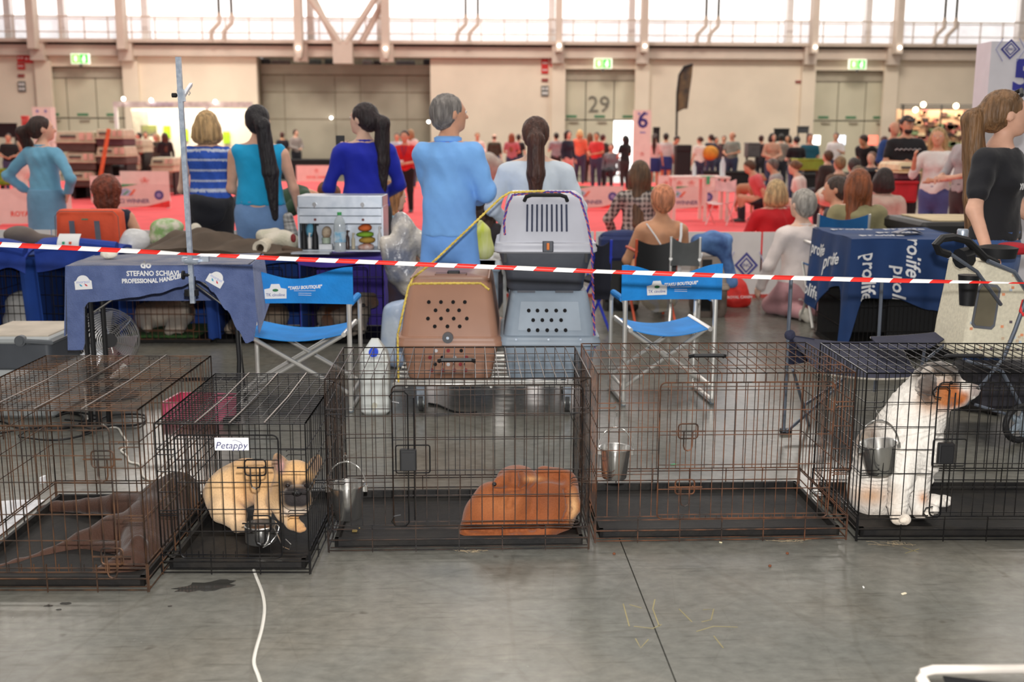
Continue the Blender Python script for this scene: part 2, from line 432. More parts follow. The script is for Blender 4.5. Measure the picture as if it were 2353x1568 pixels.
# columns with bracket and lamp
cols = [(60, 78), (266, 284), (675, 693), (876, 894), (1278, 1292), (1475, 1490), (1868, 1882), (2062, 2077)]
for i, (a, b) in enumerate(cols):
    u0, u1 = wu(a, 40, .9), wu(b, 40, .9)
    c = MB().box(u0, u1, -1.0, -.45, wz(122), 18).box(u0 - .12, u1 + .12, -.5, 0, wz(146), wz(97))
    if i in (2, 3): c.prism([(u0, wz(122)), (u1, wz(122)), ((u0 + u1) / 2 + .08, wz(140)), ((u0 + u1) / 2 - .08, wz(140))], -1.0, -.5)
    c = struct('column', c, M_steel_beige, label='%s beige steel column from the left, in front of the windows' % ['first', 'second', 'third', 'fourth', 'fifth', 'sixth', 'seventh', 'eighth'][i])
    if i > 1: MB().ball(((u0 + u1) / 2, -1.05, wz(118 if i in (2, 3) else 109)), .06).build('lamp', M_lamp, c)
    pw = MB().box(u0 - .1, u1 + .22, -.18, 0, 0, wz(146)) if i not in (2, 3) else None
    if pw: pw.build('pier', M_wall, c)
# braces, gusset and bent conduits
br = wthing('cross_brace', 'beige diagonal tube brace meeting at a gusset between two columns', 'brace', 'structure')
for (x0, y0, x1, y1, o_) in ((708, -10, 782, 100, .8), (718, -10, 772, 98, .5), (866, -10, 795, 100, .8), (878, 10, 830, 98, .5)):
    a, b = wl(x0, y0, o_), wl(x1, y1, o_)
    MB().tube([(a[0] - (b[0] - a[0]) * 2, -o_, a[1] - (b[1] - a[1]) * 2), (b[0], -o_, b[1])], .13, 8).build('brace_tube', M_steel_beige, br, smooth=True)
a, b = wl(766, 146, .8), wl(809, 95, .8)
MB().box(a[0], b[0], -.9, -.2, a[1], b[1]).build('gusset', M_steel_beige, br)
for n, (xa, xb) in enumerate(((503, 532), (1070, 1098), (1623, 1651), (2172, 2198))):
    p = wthing('conduit_pair', ['dark twin conduits bent over the walkway left of the left cross brace column', 'dark twin conduits bent over the walkway behind the man in pale blue', 'dark twin conduits bent over the walkway above the feather flag', 'dark twin conduits bent over the walkway at far right'][n], 'pipe', group='conduits on the window band')
    for q in (xa, xb):
        U = wu(q, 30, .6); MB().tube([(U, -.6, 17), (U, -.6, wz(38))], .065, 6).build('conduit', M_dark, p)
        MB().tube([(U, -.6, wz(38)), (U, -.6, wz(60)), (U - .33, -.6, wz(80)), (U - .36, -.55, wz(104))], .085, 8).build('bend', M_steel_beige, p, smooth=True)
# walkway railing
rl = wthing('walkway_railing', 'thin pale railing along the walkway under the windows', 'railing', 'structure')
zr = ZW1 - .02; zm = wz(82)
MB().tube([(wu(-300), -.5, zr), (wu(2700), -.5, zr)], .035, 6).build('handrail', M_steel_beige, rl)
MB().tube([(wu(-300), -.5, zm), (wu(2700), -.5, zm)], .022, 6).build('mid_rail', M_steel_beige, rl)
post = None
for i in range(-2, 50):
    u = wu(30, 60, .5) + i * .93
    if post is None: post = MB().box(-.022, .022, -.02, .02, 0, zr - ZW0 + .1).mesh()
    o = link('rail_post', post, M_steel_beige, rl); o.location = (u, -.5, ZW0 - .1)
# portals: shutter box, panels, leaves, green stickers, exit sign above
pn = ['left', 'middle', 'right']
for i, (a, b) in enumerate(PORT):
    u0, u1 = wu(a, 250), wu(b, 250); z1, z2, z3 = wz(158), wz(183), wz(275)
    d = struct('door_%d' % (i + 1), MB().box(u0, u1, .45, .6, 0, z1), M_dark, label='tall cream portal door with three leaves, %s one' % pn[i])
    MB().box(u0, u1, .25, .45, z2, z1 - .03).build('shutter_box', M_shut, d)
    w3 = (u1 - u0) / 3
    for j in range(3):
        MB().box(u0 + j * w3 + .02, u0 + (j + 1) * w3 - .02, .3, .45, z3 + .03, z2 - .02).build('panel', M_door, d)
        if i == 1 and j == 2:
            MB().box(u0 + j * w3 + .02, u0 + (j + 1) * w3 - .02, .4, .44, .05, z3 - .02).build('open_leaf_daylight', mat('open_daylight', (255, 255, 255), emit=2.2), d)
        else:
            lf = MB().box(u0 + j * w3 + .02, u0 + (j + 1) * w3 - .02, .3, .45, .02, z3 - .02).build('leaf', M_door, d)
            MB().box(u0 + j * w3 + .5, u0 + (j + 1) * w3 - .3, .2, .3, z3 - .1, z3 - .04).build('door_closer', M_shut, lf)
            if i == 2: 
                q = [1879, 1937, 2012][j]; U = wu(q, 320)
                MB().rbox(U - .2, U + .2, .28, .31, wz(331), wz(309), .01).build('glass_pane', [mat('door_glass_day', (255, 255, 248), emit=2.5), mat('door_glass_blue', (225, 235, 255), emit=2.2), mat('door_glass_red', (255, 120, 100), emit=1.6)][j], lf)
        MB().box(u0 + (j + .5) * w3 - .22, u0 + (j + .5) * w3 + .22, .28, .3, wz(269.5), wz(264)).build('green_sticker', mat('sticker_green', (70, 128, 92), .6), d)
    if i == 1:
        me = text_mesh('29', .95, .01); me.transform(frame_at((wu(1378, 240), .27, wz(240)), (1, 0, 0), (0, 0, 1))); link('number', me, M_num, d)
    # exit sign
    px = [184, 1386, 1971][i]; U, Z = wl(px, [135, 146, 148][i], .5)
    s = wthing('exit_sign', 'lit green exit sign above the %s portal' % ['left', 'number 29', 'right'][i], 'sign', group='lit exit signs')
    MB().rbox(U - .37, U + .37, -.5, -.38, Z - .2, Z + .2, .02).build('housing', M_exitw, s)
    MB().box(U - .33, U - .02, -.515, -.5, Z - .17, Z + .17).build('panel_left', mat('exit_lime', (150, 220, 110), emit=.8), s)
    MB().box(U, U + .31, -.515, -.5, Z - .17, Z + .17).build('panel_right', M_green, s)
    MB().ball((U + .17, -.52, Z + .08), .05).ball((U + .15, -.52, Z - .04), .075, sc=(1, .3, 1.5)).build('running_figure', M_exitw, s)
    MB().box(U - .22, U - .12, -.53, -.515, Z - .1, Z + .1).build('arrow', M_exitw, s)
    MB().tube([(U, -.44, Z - .2), (U, -.44, Z - .32), ], .06).build('camera_dome', M_dark, s)
# fire signs on the wall
def wall_sign(px, py, w, h, m, label, marks=0, off=.06):
    U, Z = wl(px, py, off); s = wthing('wall_sign', label, 'sign')
    MB().rbox(U - w / 2, U + w / 2, -off, 0, Z - h / 2, Z + h / 2, .01).build('plate', m, s)
    r = random.Random(px)
    for q in range(marks):
        x = U + (q % 2 - .5) * w * .45 + r.uniform(-.02, .02); z = Z + ((q // 2 + .5) / max(1, (marks + 1) // 2) - .5) * h * .85
        MB().box(x - w * .14, x + w * .14, -off - .015, -off, z - h * .1, z + h * .1).build('pictogram', M_white, s)
wall_sign(47, 133, .28, .33, M_red, 'red fire sign high on the wall at far left', 2)
wall_sign(48, 152, .28, .26, M_red, 'small red fire sign under another at far left', 2)
wall_sign(66, 135, .33, .33, M_red, 'red extinguisher sign on the pier at far left', 2)
wall_sign(48, 174, .26, .12, mat('maroon', (140, 60, 55)), 'small maroon plate on the wall at far left')
wall_sign(50, 199, .3, .42, mat('notice_grey', (110, 108, 104)), 'grey notice with pictures on the wall at far left', 4)
wall_sign(1252, 145, .28, .32, M_red, 'red fire sign left of portal 29, upper', 2)
wall_sign(1252, 161, .28, .28, M_red, 'red fire sign left of portal 29, lower', 2)
wall_sign(1272, 144, .28, .33, M_red, 'red extinguisher sign on the pier of portal 29', 2)
wall_sign(1252, 184, .26, .12, mat('maroon', (140, 60, 55)), 'small maroon plate left of portal 29')
wall_sign(1252, 209, .3, .42, mat('notice_grey', (110, 108, 104)), 'grey notice with pictures left of portal 29', 4)
wall_sign(1857, 149, .3, .34, M_red, 'red extinguisher sign on the pier of the right portal', 2)
wall_sign(1836, 188, .27, .1, mat('maroon', (140, 60, 55)), 'small maroon plate left of the right portal')
for px, py in ((755, 270), (985, 280)):
    U, Z = wl(px, py, 0); s = wthing('wall_lamp', 'small round glowing lamp %s' % ('low on the concrete wall' if px < 900 else 'at the right edge of the concrete wall'), 'lamp', group='small lamps at the concrete wall')
    MB().ball((U, .88 if px < 900 else -.1, Z), .06).build('bulb', M_lamp, s); MB().cyl((U, .9 if px < 900 else -.06, Z), .05, .08, 10, axis='y').build('socket', M_dark, s)
# clutter on top of the concrete wall
for n, (a, b, y0, y1, c) in enumerate(((590, 608, 147, 134, (40, 40, 42)), (612, 655, 147, 137, (86, 76, 70)), (700, 728, 147, 135, (70, 84, 82)), (738, 760, 147, 134, (44, 60, 58)), (826, 850, 147, 136, (120, 120, 118)), (853, 870, 147, 137, (40, 40, 42)), (905, 950, 147, 137, (90, 96, 98)), (970, 986, 147, 133, (36, 38, 42)))):
    u0, u1 = wu(a, 140), wu(b, 140); z0 = wz(150)
    o = MB().rbox(u0, u1, 1.05, 1.35, z0 + .004, wz(y1), .05).box(u0 + .1, u1 - .1, 1.03, 1.06, z0 + .05, z0 + .1).build('stored_box', mat('stored_%d' % n, c))
    o.location = WM.translation; o.rotation_euler = (0, 0, WYAW)
    tag(o, 'dark stored box on top of the concrete wall, number %s from the left' % ['one', 'two', 'three', 'four', 'five', 'six', 'seven', 'eight'][n], 'box', 'boxes stored above the concrete wall')

# ------------------------------------------------------------------ floor: cast slabs with saw-cut joints
def floor_mat():
    m = bpy.data.materials.new('polished_concrete'); m.use_nodes = True; N = m.node_tree.nodes; L = m.node_tree.links; b = N['Principled BSDF']
    tc = N.new('ShaderNodeTexCoord')
    def noise(sc, det, st=(1, 1, 1)):
        mp = N.new('ShaderNodeMapping'); mp.inputs['Scale'].default_value = st; L.new(tc.outputs['Object'], mp.inputs[0])
        n = N.new('ShaderNodeTexNoise'); n.inputs['Scale'].default_value = sc; n.inputs['Detail'].default_value = det; n.inputs['Roughness'].default_value = .6; L.new(mp.outputs[0], n.inputs[0]); return n
    def ramp(n, p0, c0, p1, c1):
        r = N.new('ShaderNodeValToRGB'); r.color_ramp.elements[0].position = p0; r.color_ramp.elements[1].position = p1
        r.color_ramp.elements[0].color = (*sl(c0), 1); r.color_ramp.elements[1].color = (*sl(c1), 1); L.new(n.outputs[0], r.inputs[0]); return r
    def mix(a, b_, f, mode='MIX'):
        x = N.new('ShaderNodeMix'); x.data_type = 'RGBA'; x.blend_type = mode
        if isinstance(f, float): x.inputs[0].default_value = f
        else: L.new(f, x.inputs[0])
        L.new(a, x.inputs[6]); L.new(b_, x.inputs[7]); return x.outputs[2]
    big = ramp(noise(.9, 4), .36, (104, 104, 97), .64, (136, 133, 123))
    brown = ramp(noise(1.6, 5), .45, (120, 120, 115), .72, (108, 98, 85))
    c = mix(big.outputs[0], brown.outputs[0], .4)
    fine = ramp(noise(26, 5, (.7, 1, 1)), .3, (205, 205, 205), .7, (255, 255, 255))
    c = mix(c, fine.outputs[0], .8, 'MULTIPLY')
    scr = ramp(noise(55, 2, (.06, 1, 1)), .60, (255, 255, 255), .70, (195, 195, 192))
    c = mix(c, scr.outputs[0], .5, 'MULTIPLY')
    spot = ramp(noise(9, 2), .70, (255, 255, 255), .78, (150, 140, 128))
    c = mix(c, spot.outputs[0], .6, 'MULTIPLY')
    for vs_, st, dk in ((1.3, (1, .35, 1), (168, 156, 138)), (2.1, (.3, 1, 1), (180, 172, 158)), (3.7, (1, 1, 1), (205, 202, 196))):
        mp = N.new('ShaderNodeMapping'); mp.inputs['Scale'].default_value = st; mp.inputs['Rotation'].default_value = (0, 0, vs_); L.new(tc.outputs['Object'], mp.inputs[0])
        vo = N.new('ShaderNodeTexVoronoi'); vo.feature = 'DISTANCE_TO_EDGE'; vo.inputs['Scale'].default_value = vs_; L.new(mp.outputs[0], vo.inputs['Vector'])
        c = mix(c, ramp(vo, .004, dk, .012, (255, 255, 255)).outputs[0], .16, 'MULTIPLY')
    L.new(c, b.inputs['Base Color'])
    rr = N.new('ShaderNodeMapRange'); rr.inputs[3].default_value = .16; rr.inputs[4].default_value = .34; L.new(noise(2.2, 4).outputs[0], rr.inputs[0]); L.new(rr.outputs[0], b.inputs['Roughness'])
    b.inputs['Specular IOR Level'].default_value = .24
    bp = N.new('ShaderNodeBump'); bp.inputs['Strength'].default_value = .06; bp.inputs['Distance'].default_value = .01
    L.new(noise(14, 4, (.4, 1, 1)).outputs[0], bp.inputs['Height']); L.new(bp.outputs[0], b.inputs['Normal'])
    return m
M_floor = floor_mat()
_ja, _jb = fl(1428, 1250), fl(1553, 1568); JA = math.atan2(_ja.x - _jb.x, _ja.y - _jb.y)
fo = thing('floor', 'grey polished concrete hall floor with saw-cut joints', 'floor', (_jb.x, _jb.y, 0), -JA); fo['kind'] = 'structure'
MB().box(-60, 60, -9, 60, -.2, -.012).build('sub_floor', mat('joint_dark', (88, 84, 76), .9), fo)
g = .0022
for xa, xb in ((-60, -12), (-12, -6), (-6, 0), (0, 6), (6, 60)):
    for ya, yb in ((-9, -.4), (-.4, 6), (6, 12.4), (12.4, 60)):
        MB().box(xa + g, xb - g, ya + g, yb - g, -.02, 0).build('slab', M_floor, fo)
# ================================================================== wire dog crates in the front row
M_wblk = mat('black_wire', (24, 24, 27), .36, .5, c2=(40, 38, 36), scale=18)
M_wold = mat('worn_black_wire', (28, 27, 28), .4, .5, c2=(62, 46, 36), scale=14)
M_wrust = mat('rusty_wire', (50, 40, 34), .6, .3, c2=(108, 68, 44), scale=16)
M_wrust2 = mat('brown_rusty_wire', (46, 38, 33), .55, .3, c2=(96, 66, 44), scale=12)
M_rod = mat('bare_steel_rod', (118, 110, 104), .4, .7)
M_tray = mat('black_tray', (21, 20, 20), .6, c2=(34, 31, 28), scale=9, bump=.1, spec=.3)
M_chrome = mat('stainless_steel', (222, 221, 218), .2, .96, var=.03)
M_tube = mat('aluminium_tube', (216, 214, 208), .3, .55, var=.03)
def rrect(x0, x1, z0, z1, r, y=0, n=4):
    o = []
    for cx, cz, a0 in ((x1 - r, z1 - r, 0), (x0 + r, z1 - r, 90), (x0 + r, z0 + r, 180), (x1 - r, z0 + r, 270)):
        for i in range(n + 1): a = R(a0 + 90 * i / n); o.append((cx + r * math.cos(a), y, cz + r * math.sin(a)))
    return o
def crate(name, label, pl, pr, D, H, wm, door, latches, endon=False, W=None, frac=(.16, .30, .47, .63, .80), front_open=None):
    """pl, pr: pixels of the two front floor corners; door=(x0,x1,z0,z1) in fractions; latches=[(kind,x,z)] in metres"""
    a, b = fl(*pl), fl(*pr); d = b - a; w = d.length if W is None else W; yaw = math.atan2(d.y, d.x)
    if W is not None: a = b - d.normalized() * W
    t = thing(name, label, 'crate', a, yaw, 'wire dog crates in the front row')
    t['w'] = w
    rw, rf = .0019, .0029
    zs = [.105 * H / .65 + (H - .105 * H / .65) * f for f in (0, *frac[1:], 1)]
    zb = zs[0]
    def stuff(mb, nm, par=t, m=wm): o = mb.build(nm, m, par, smooth=False); o['kind'] = 'stuff'; return o
    def panel(p0, u, length, nm, sp=.041, hs=zs, skip=None):
        mb = MB(); n = max(2, round(length / sp)); P = lambda s_, z: (p0[0] + u[0] * s_, p0[1] + u[1] * s_, z)
        for i in range(n + 1):
            s_ = length * i / n
            if skip and skip[0] + .01 < s_ < skip[1] - .01:
                mb.tube([P(s_, zb), P(s_, skip[2])], rw, 4, cap=False); mb.tube([P(s_, skip[3]), P(s_, H)], rw, 4, cap=False); continue
            mb.tube([P(s_, zb), P(s_, H)], rf if i in (0, n) else rw, 4, cap=False)
        for z in hs:
            if skip and skip[2] < z < skip[3]:
                mb.tube([P(0, z), P(skip[0], z)], rw, 4, cap=False); mb.tube([P(skip[1], z), P(length, z)], rw, 4, cap=False)
            else: mb.tube([P(0, z), P(length, z)], rf if z in (hs[0], hs[-1]) else rw * 1.1, 4, cap=False)
        return stuff(mb, nm)
    dx0, dx1, dz0, dz1 = door[0] * w, door[1] * w, door[2] * H, door[3] * H
    panel((0, 0), (1, 0), w, 'front_panel', skip=(dx0, dx1, dz0, dz1))
    panel((0, D), (1, 0), w, 'back_panel')
    panel((0, 0), (0, 1), D, 'left_panel')
    panel((w, 0), (0, 1), D, 'right_panel')
    # roof: fine wires across the short way, heavier rods across
    mb = MB()
    if endon:
        n = round(D / .03)
        for i in range(n + 1): mb.tube([(0, D * i / n, H), (w, D * i / n, H - .012 * math.sin(math.pi * i / n))], rw, 4, cap=False)
        for k in (0, .5, 1): mb.tube([(w * k, 0, H), (w * k, D, H)], rf, 4, cap=False)
        for k in range(1, 12): mb.tube([(w * k / 12, 0, H - .004), (w * k / 12, D, H - .004)], rw * .7, 4, cap=False)
    else:
        n = round(w / .041)
        for i in range(n + 1): mb.tube([(w * i / n, 0, H), (w * i / n, D, H)], rw, 4, cap=False)
        for k in (0, .24, .5, .76, 1): mb.tube([(0, D * k, H), (w, D * k, H)], rf if k in (0, 1) else rw, 4, cap=False)
    tp = stuff(mb, 'top_panel')
    if endon:
        for k in (.27, .5, .73): MB().tube([(w * k, 0, H + .004), (w * k, D * .5, H - .004), (w * k, D, H + .004)], .003, 5).build('roof_rod', M_rod, t)
    else:
        hd = MB().tube([(w * .42, D * .52, H), (w * .42, D * .48, H + .008), (w * .43, D * .46, H + .012), (w * .55, D * .46, H + .012), (w * .56, D * .48, H + .008), (w * .56, D * .52, H)], .008, 6)
        hd.build('carry_handle', M_black, t, smooth=True)
    # base frame
    mb = MB()
    for z in (.012, .052, zb - .012):
        for p, q in (((0, -.004), (w, -.004)), ((0, D + .004), (w, D + .004)), ((-.004, 0), (-.004, D)), ((w + .004, 0), (w + .004, D))):
            mb.tube([(*p, z), (*q, z)], rf * .9, 4, cap=False)
    for i in range(max(3, round(w / .155)) + 1):
        x = w * i / max(3, round(w / .155))
        for y in (-.004, D + .004): mb.tube([(x, y, .004), (x, y, zb)], rf * .9, 4, cap=False)
    for i in range(max(3, round(D / .155)) + 1):
        y = D * i / max(3, round(D / .155))
        for x in (-.004, w + .004): mb.tube([(x, y, .004), (x, y, zb)], rf * .9, 4, cap=False)
    for y in np.linspace(.03, D - .03, max(4, round(D / .16))): mb.tube([(0, y, .010), (w, y, .010)], rf * .8, 4, cap=False)
    stuff(mb, 'base_frame')
    # tray with raised rim
    e = .018; tr = MB(); tr.box(e, w - e, e, D - e, .016, .021)
    for (x0, x1, y0, y1) in ((e, w - e, e, e + .014), (e, w - e, D - e - .014, D - e), (e, e + .014, e, D - e), (w - e - .014, w - e, e, D - e)):
        tr.box(x0, x1, y0, y1, .017, .05)
    tr.build('tray', M_tray, t)
    # door
    dr = MB(); dr.tube(rrect(dx0, dx1, dz0, dz1, .02, -.006), rf, 5, closed=True)
    n = round((dx1 - dx0) / .041)
    for i in range(1, n): x = dx0 + (dx1 - dx0) * i / n; dr.tube([(x, -.006, dz0), (x, -.006, dz1)], rw, 4, cap=False)
    for f in (.03, .22, .40, .62, .80, .97): z = dz0 + (dz1 - dz0) * f; dr.tube([(dx0, -.006, z), (dx1, -.006, z)], rw * 1.1, 4, cap=False)
    dro = stuff(dr, 'door')
    for kind, x, z in latches:
        if kind == 'bolt':
            lt = MB().tube(rrect(x - .036, x + .036, z - .028, z + .028, .012, -.014), .003, 5, closed=True)
            lt.tube([(x - .062, -.018, z), (x + .064, -.018, z)], .0032, 5)
            lt.tube([(x - .016, -.02, z), (x - .016, -.02, z - .055), (x - .012, -.02, z - .068), (x, -.02, z - .074), (x + .012, -.02, z - .068), (x + .016, -.02, z - .055), (x + .016, -.02, z)], .0028, 5)
            lt.tube([(x - .03, -.004, z), (x - .03, -.02, z)], .003, 4).tube([(x + .03, -.004, z), (x + .03, -.02, z)], .003, 4)
            lt.build('bolt_latch', wm, dro)
        else:
            lb = MB().rbox(x - .03, x + .03, -.03, -.006, z - .04, z + .04, .006).box(x - .022, x + .022, -.034, -.03, z - .03, z + .03)
            lo = lb.build('latch_box', M_black, dro)
            for sgn, L_ in ((1, .20), (-1, .20)):
                q = [(x + .0, -.014, z + sgn * .04), (x, -.014, z + sgn * (.04 + L_)), (x - .012, -.014, z + sgn * (.052 + L_)), (x - .05, -.014, z + sgn * (.052 + L_)), (x - .064, -.014, z + sgn * (.035 + L_)), (x - .055, -.014, z + sgn * (.015 + L_)), (x - .03, -.014, z + sgn * (.01 + L_))]
                MB().tube(q, .0028, 5).build('latch_rod', M_wblk, dro)
                MB().tube([(x + .022, -.014, z + sgn * .04), (x + .022, -.014, z + sgn * (.03 + L_))], .0028, 5).build('latch_rod', M_wblk, dro)
            MB().tube(rrect(x - .045, x + .078, z - .052, z + .052, .008, -.01), .0025, 5, closed=True).build('latch_loop', M_wblk, dro)
    # little wire hooks that join the panels
    hk = MB()
    for z in (H * .42, H * .82):
        for dz in (-.009, .009):
            hk.tube([(0, -.006, z + dz), (.06, -.006, z + dz), (.066, -.006, z + dz + .006)], .0022, 4)
            hk.tube([(w, -.006, z + dz), (w - .06, -.006, z + dz), (w - .066, -.006, z + dz - .006)], .0022, 4)
    stuff(hk, 'panel_hooks')
    return t, w, a, yaw
C1, w1, a1, y1 = crate('wire_dog_crate', 'long rusty brown wire crate at far left with a dark brown dog', (-118, 1363), (341, 1363), .90, .63, M_wrust2, (.12, .86, .12, .92), [('bolt', .55, .47), ('bolt', .56, .135)], endon=True)
C2, w2, a2, y2 = crate('wire_dog_crate', 'small black wire crate with a fawn bulldog and a white name plate', (375, 1322), (712, 1322), .80, .545, M_wblk, (.13, .82, .12, .93), [('bolt', .34, .395), ('bolt', .35, .195)], endon=True)
C3, w3, a3, y3 = crate('wire_dog_crate', 'wide black wire crate holding a curled red-brown dog', (757, 1272), (1351, 1265), .60, .655, M_wold, (.25, .97, .16, .965), [('box', .295, .36)])
C4, w4, a4, y4 = crate('wire_dog_crate', 'empty rusty wire crate with a hanging steel pail', (1368, 1250), (1942, 1243), .60, .655, M_wrust, (.24, .92, .15, .95), [('bolt', .335, .44), ('bolt', .33, .225)])
C5, w5, a5, y5 = crate('wire_dog_crate', 'black wire crate at far right with a sitting white and tan dog', (1968, 1246), (2560, 1246), .60, .655, M_wblk, (.27, .97, .16, .95), [('box', .305, .355)])

# name plate on the small crate
npl = MB().rbox(-.058, .058, -.004, 0, -.022, .022, .004).build('name_plate', mat('plate_white', (236, 236, 240), .4, var=.02), C2); npl.location = (w2 * .515, -.013, .478)
me = text_mesh('Petappy', .034, .0006, shear=.25); me.transform(frame_at((-.002, -.0046, -.005), (1, 0, 0), (0, 0, 1))); link('lettering', me, mat('ink_navy', (40, 42, 92), .5), npl)
MB().tube([(.004, -.005, .012), (.012, -.005, .015), (.03, -.005, .008), (.036, -.005, 0)], .0009, 4).build('roof_stroke', mat('ink_navy', (0, 0, 0)), npl)

# ------------------------------------------------------------------ steel pails and bowl
def pail(label, px, py_rim, py_bot, Y, wpx, tilt=0.0, hook=None, clip_y=None):
    c = at(px, py_rim, Y); b = at(px, py_bot, Y); r = wpx / 2 / FPX * (Y * 1.0 + .05); h = c.z - b.z
    t = thing('steel_pail', label, 'pail', (b.x, b.y, b.z), 0, 'steel water pails hung in the crates'); t.rotation_euler = (0, tilt, 0)
    prof = [(.001, .004), (r * .72, 0), (r * .76, .004), (r * .97, h - .004), (r * 1.03, h - .002), (r * 1.03, h + .002), (r * .95, h), (r * .73, .008), (.001, .008)]
    MB().lathe(prof, n=28).build('body', M_chrome, t, smooth=True)
    hh = []
    for i in range(13): q = math.pi * i / 12; hh.append((-r * 1.1 * math.cos(q), -.004, h - .012 + r * 1.5 * math.sin(q)))
    MB().tube(hh, .0028, 6).build('handle', M_chrome, t, smooth=True)
    for s_ in (-1, 1): MB().rbox(s_ * r * 1.04 - .008, s_ * r * 1.04 + .008, -.01, .006, h - .028, h - .004, .003).build('ear', M_chrome, t)
    if clip_y:
        z0 = h - .012 + r * 1.5; L_ = at(px, clip_y, Y).z - b.z - z0
        cl = []
        for i in range(9): q = math.pi * 2 * i / 8; cl.append((.007 * math.sin(q), -.002, z0 + L_ * .35 - L_ * .4 * math.cos(q)))
        MB().tube(cl, .0018, 5).tube([(0, -.002, z0 + L_ * .7), (0, -.002, z0 + L_)], .002, 5).build('snap_hook', M_chrome, t, smooth=True)
    return t
pail('steel pail with raised handle in the crate of the curled dog', 800, 1114, 1189, 3.95, 86, -.02, clip_y=1040)
pail('steel pail hanging from a snap hook in the empty rusty crate', 1411, 1029, 1098, 4.03, 76, .02, clip_y=948)
pail('tilted steel pail hanging in front of the sitting white dog', 2024, 1018, 1086, 3.98, 86, -.14, clip_y=940)
bw = at(600, 1246, 3.78); t = thing('steel_bowl', 'shallow steel bowl with a wire clip in front of the fawn bulldog', 'bowl', bw)
MB().lathe([(.001, .002), (.05, 0), (.056, .006), (.057, .066), (.060, .068), (.055, .070), (.053, .010), (.001, .008)], n=28).build('body', M_chrome, t, smooth=True)
MB().tube([(.02, -.058, .0), (.045, -.05, .012), (.07, -.045, .045), (.078, -.045, .075), (.066, -.045, .09), (.06, -.045, .07), (.09, -.05, .0), (.115, -.055, -.008), (.12, -.055, .012), (.1, -.05, .03)], .0022, 5).build('wire_clip', M_chrome, t, smooth=True)
MB().lathe([(.001, .0), (.03, .0), (.032, .012), (.001, .012)], c=(.0, .01, .012), n=14).build('kibble_fill', mat('dog_food', (150, 100, 60), .8, var=.3, scale=60), t)

# ------------------------------------------------------------------ floor litter and cables
def floor_tube(name, label, cat, pts, r, m, group=None, z=0.0, n=6):
    P = [fl(x, y) for x, y in pts]; Q = []
    for i in range(len(P) - 1):      # smooth the path
        p0, p1, p2, p3 = P[max(i - 1, 0)], P[i], P[i + 1], P[min(i + 2, len(P) - 1)]
        for k in range(5):
            u = k / 5; Q.append(.5 * ((2 * p1) + (p2 - p0) * u + (2 * p0 - 5 * p1 + 4 * p2 - p3) * u * u + (3 * p1 - p0 - 3 * p2 + p3) * u ** 3))
    Q.append(P[-1]); Q = [q + Vector((0, 0, r + z)) for q in Q]
    o = MB().tube(Q, r, n).build(name, m, smooth=True); return tag(o, label, cat, group)
M_cw = mat('white_cable', (226, 222, 212), .5, var=.04); M_cb = mat('black_cable', (24, 24, 26), .45)
floor_tube('power_cable', 'white cable snaking over the floor in front of the small black crate', 'cable', [(578, 1300), (588, 1328), (603, 1368), (608, 1405), (602, 1450), (588, 1500), (584, 1530), (594, 1560), (606, 1600)], .0055, M_cw)
floor_tube('power_cable', 'white curly cable on the floor behind the rusty brown crate', 'cable', [(200, 968), (228, 974), (246, 984), (270, 986), (280, 1000), (292, 1018), (290, 1030), (278, 1038), (292, 1050), (298, 1064), (320, 1070), (326, 1086), (330, 1098), (352, 1110)], .005, M_cw)
for i, c in enumerate(([(40, 955), (110, 945), (190, 960), (160, 985), (60, 990), (0, 970), (-40, 990)], [(0, 1000), (90, 985), (200, 980), (250, 960), (330, 958), (320, 980), (250, 985), (190, 1000)], [(45, 1010), (130, 1018), (210, 1000), (180, 985), (80, 990), (44, 1008)], [(130, 965), (170, 955), (225, 965), (200, 975), (150, 972)])):
    floor_tube('extension_lead', ['black lead looped below the cool box', 'long black lead crossing behind the rusty brown crate', 'black lead in a flat loop nearest the rusty brown crate', 'small black loop of lead under the fan'][i], 'cable', c, .006, M_cb, 'black leads on the floor by the fan', z=.004 * i)
floor_tube('extension_lead', 'black lead lying under the trolley', 'cable', [(985, 930), (1010, 935), (1040, 948), (1075, 952), (1095, 950)], .006, M_cb)
def blob(name, label, cat, px, py, s, m, seed=0, flat=.002, n=14, sx=1.0, rot=0.0, group=None):
    p = fl(px, py); r = random.Random(seed); vs = []
    for i in range(n):
        a = 2 * math.pi * i / n; q = s * (1 + r.uniform(-.3, .3)); x, y = q * math.cos(a) * sx, q * math.sin(a)
        vs.append((x * math.cos(rot) - y * math.sin(rot), x * math.sin(rot) + y * math.cos(rot)))
    o = MB().prism(vs, 0, flat, 'z').build(name, m); o.location = (p.x, p.y, 0.0005); return tag(o, label, cat, group)
blob('wet_stain', 'dark wet patch on the floor in front of the small black crate', 'stain', 478, 1347, .042, mat('wet_floor', (58, 57, 54), .08), 3, .0008, 22, 2.3, .35)
for i, (x, y, s_) in enumerate(((112, 1393, .009), (152, 1388, .011), (135, 1402, .006), (390, 1394, .005))):
    blob('drip', 'small dark drip below the rusty brown crate, number %s from the left' % ['one', 'three', 'two', 'four'][i], 'stain', x, y, s_, mat('wet_floor', (0, 0, 0)), i + 9, .0006, 10, 1.6, group='drips on the floor')
for i, (x, y) in enumerate(((1411, 1275), (1769, 1303), (1809, 1274))):
    p = fl(x, y); o = MB().lathe([(.001, 0), (.0055, .001), (.006, .004), (.0045, .007), (.001, .008)], n=8).build('kibble', mat('kibble_brown', (110, 62, 36), .8)); o.location = p
    tag(o, ['brown kibble on the floor under the left of the empty crate', 'brown kibble furthest from the crates on the floor', 'brown kibble under the right of the empty crate'][i], 'kibble', 'kibbles on the floor')
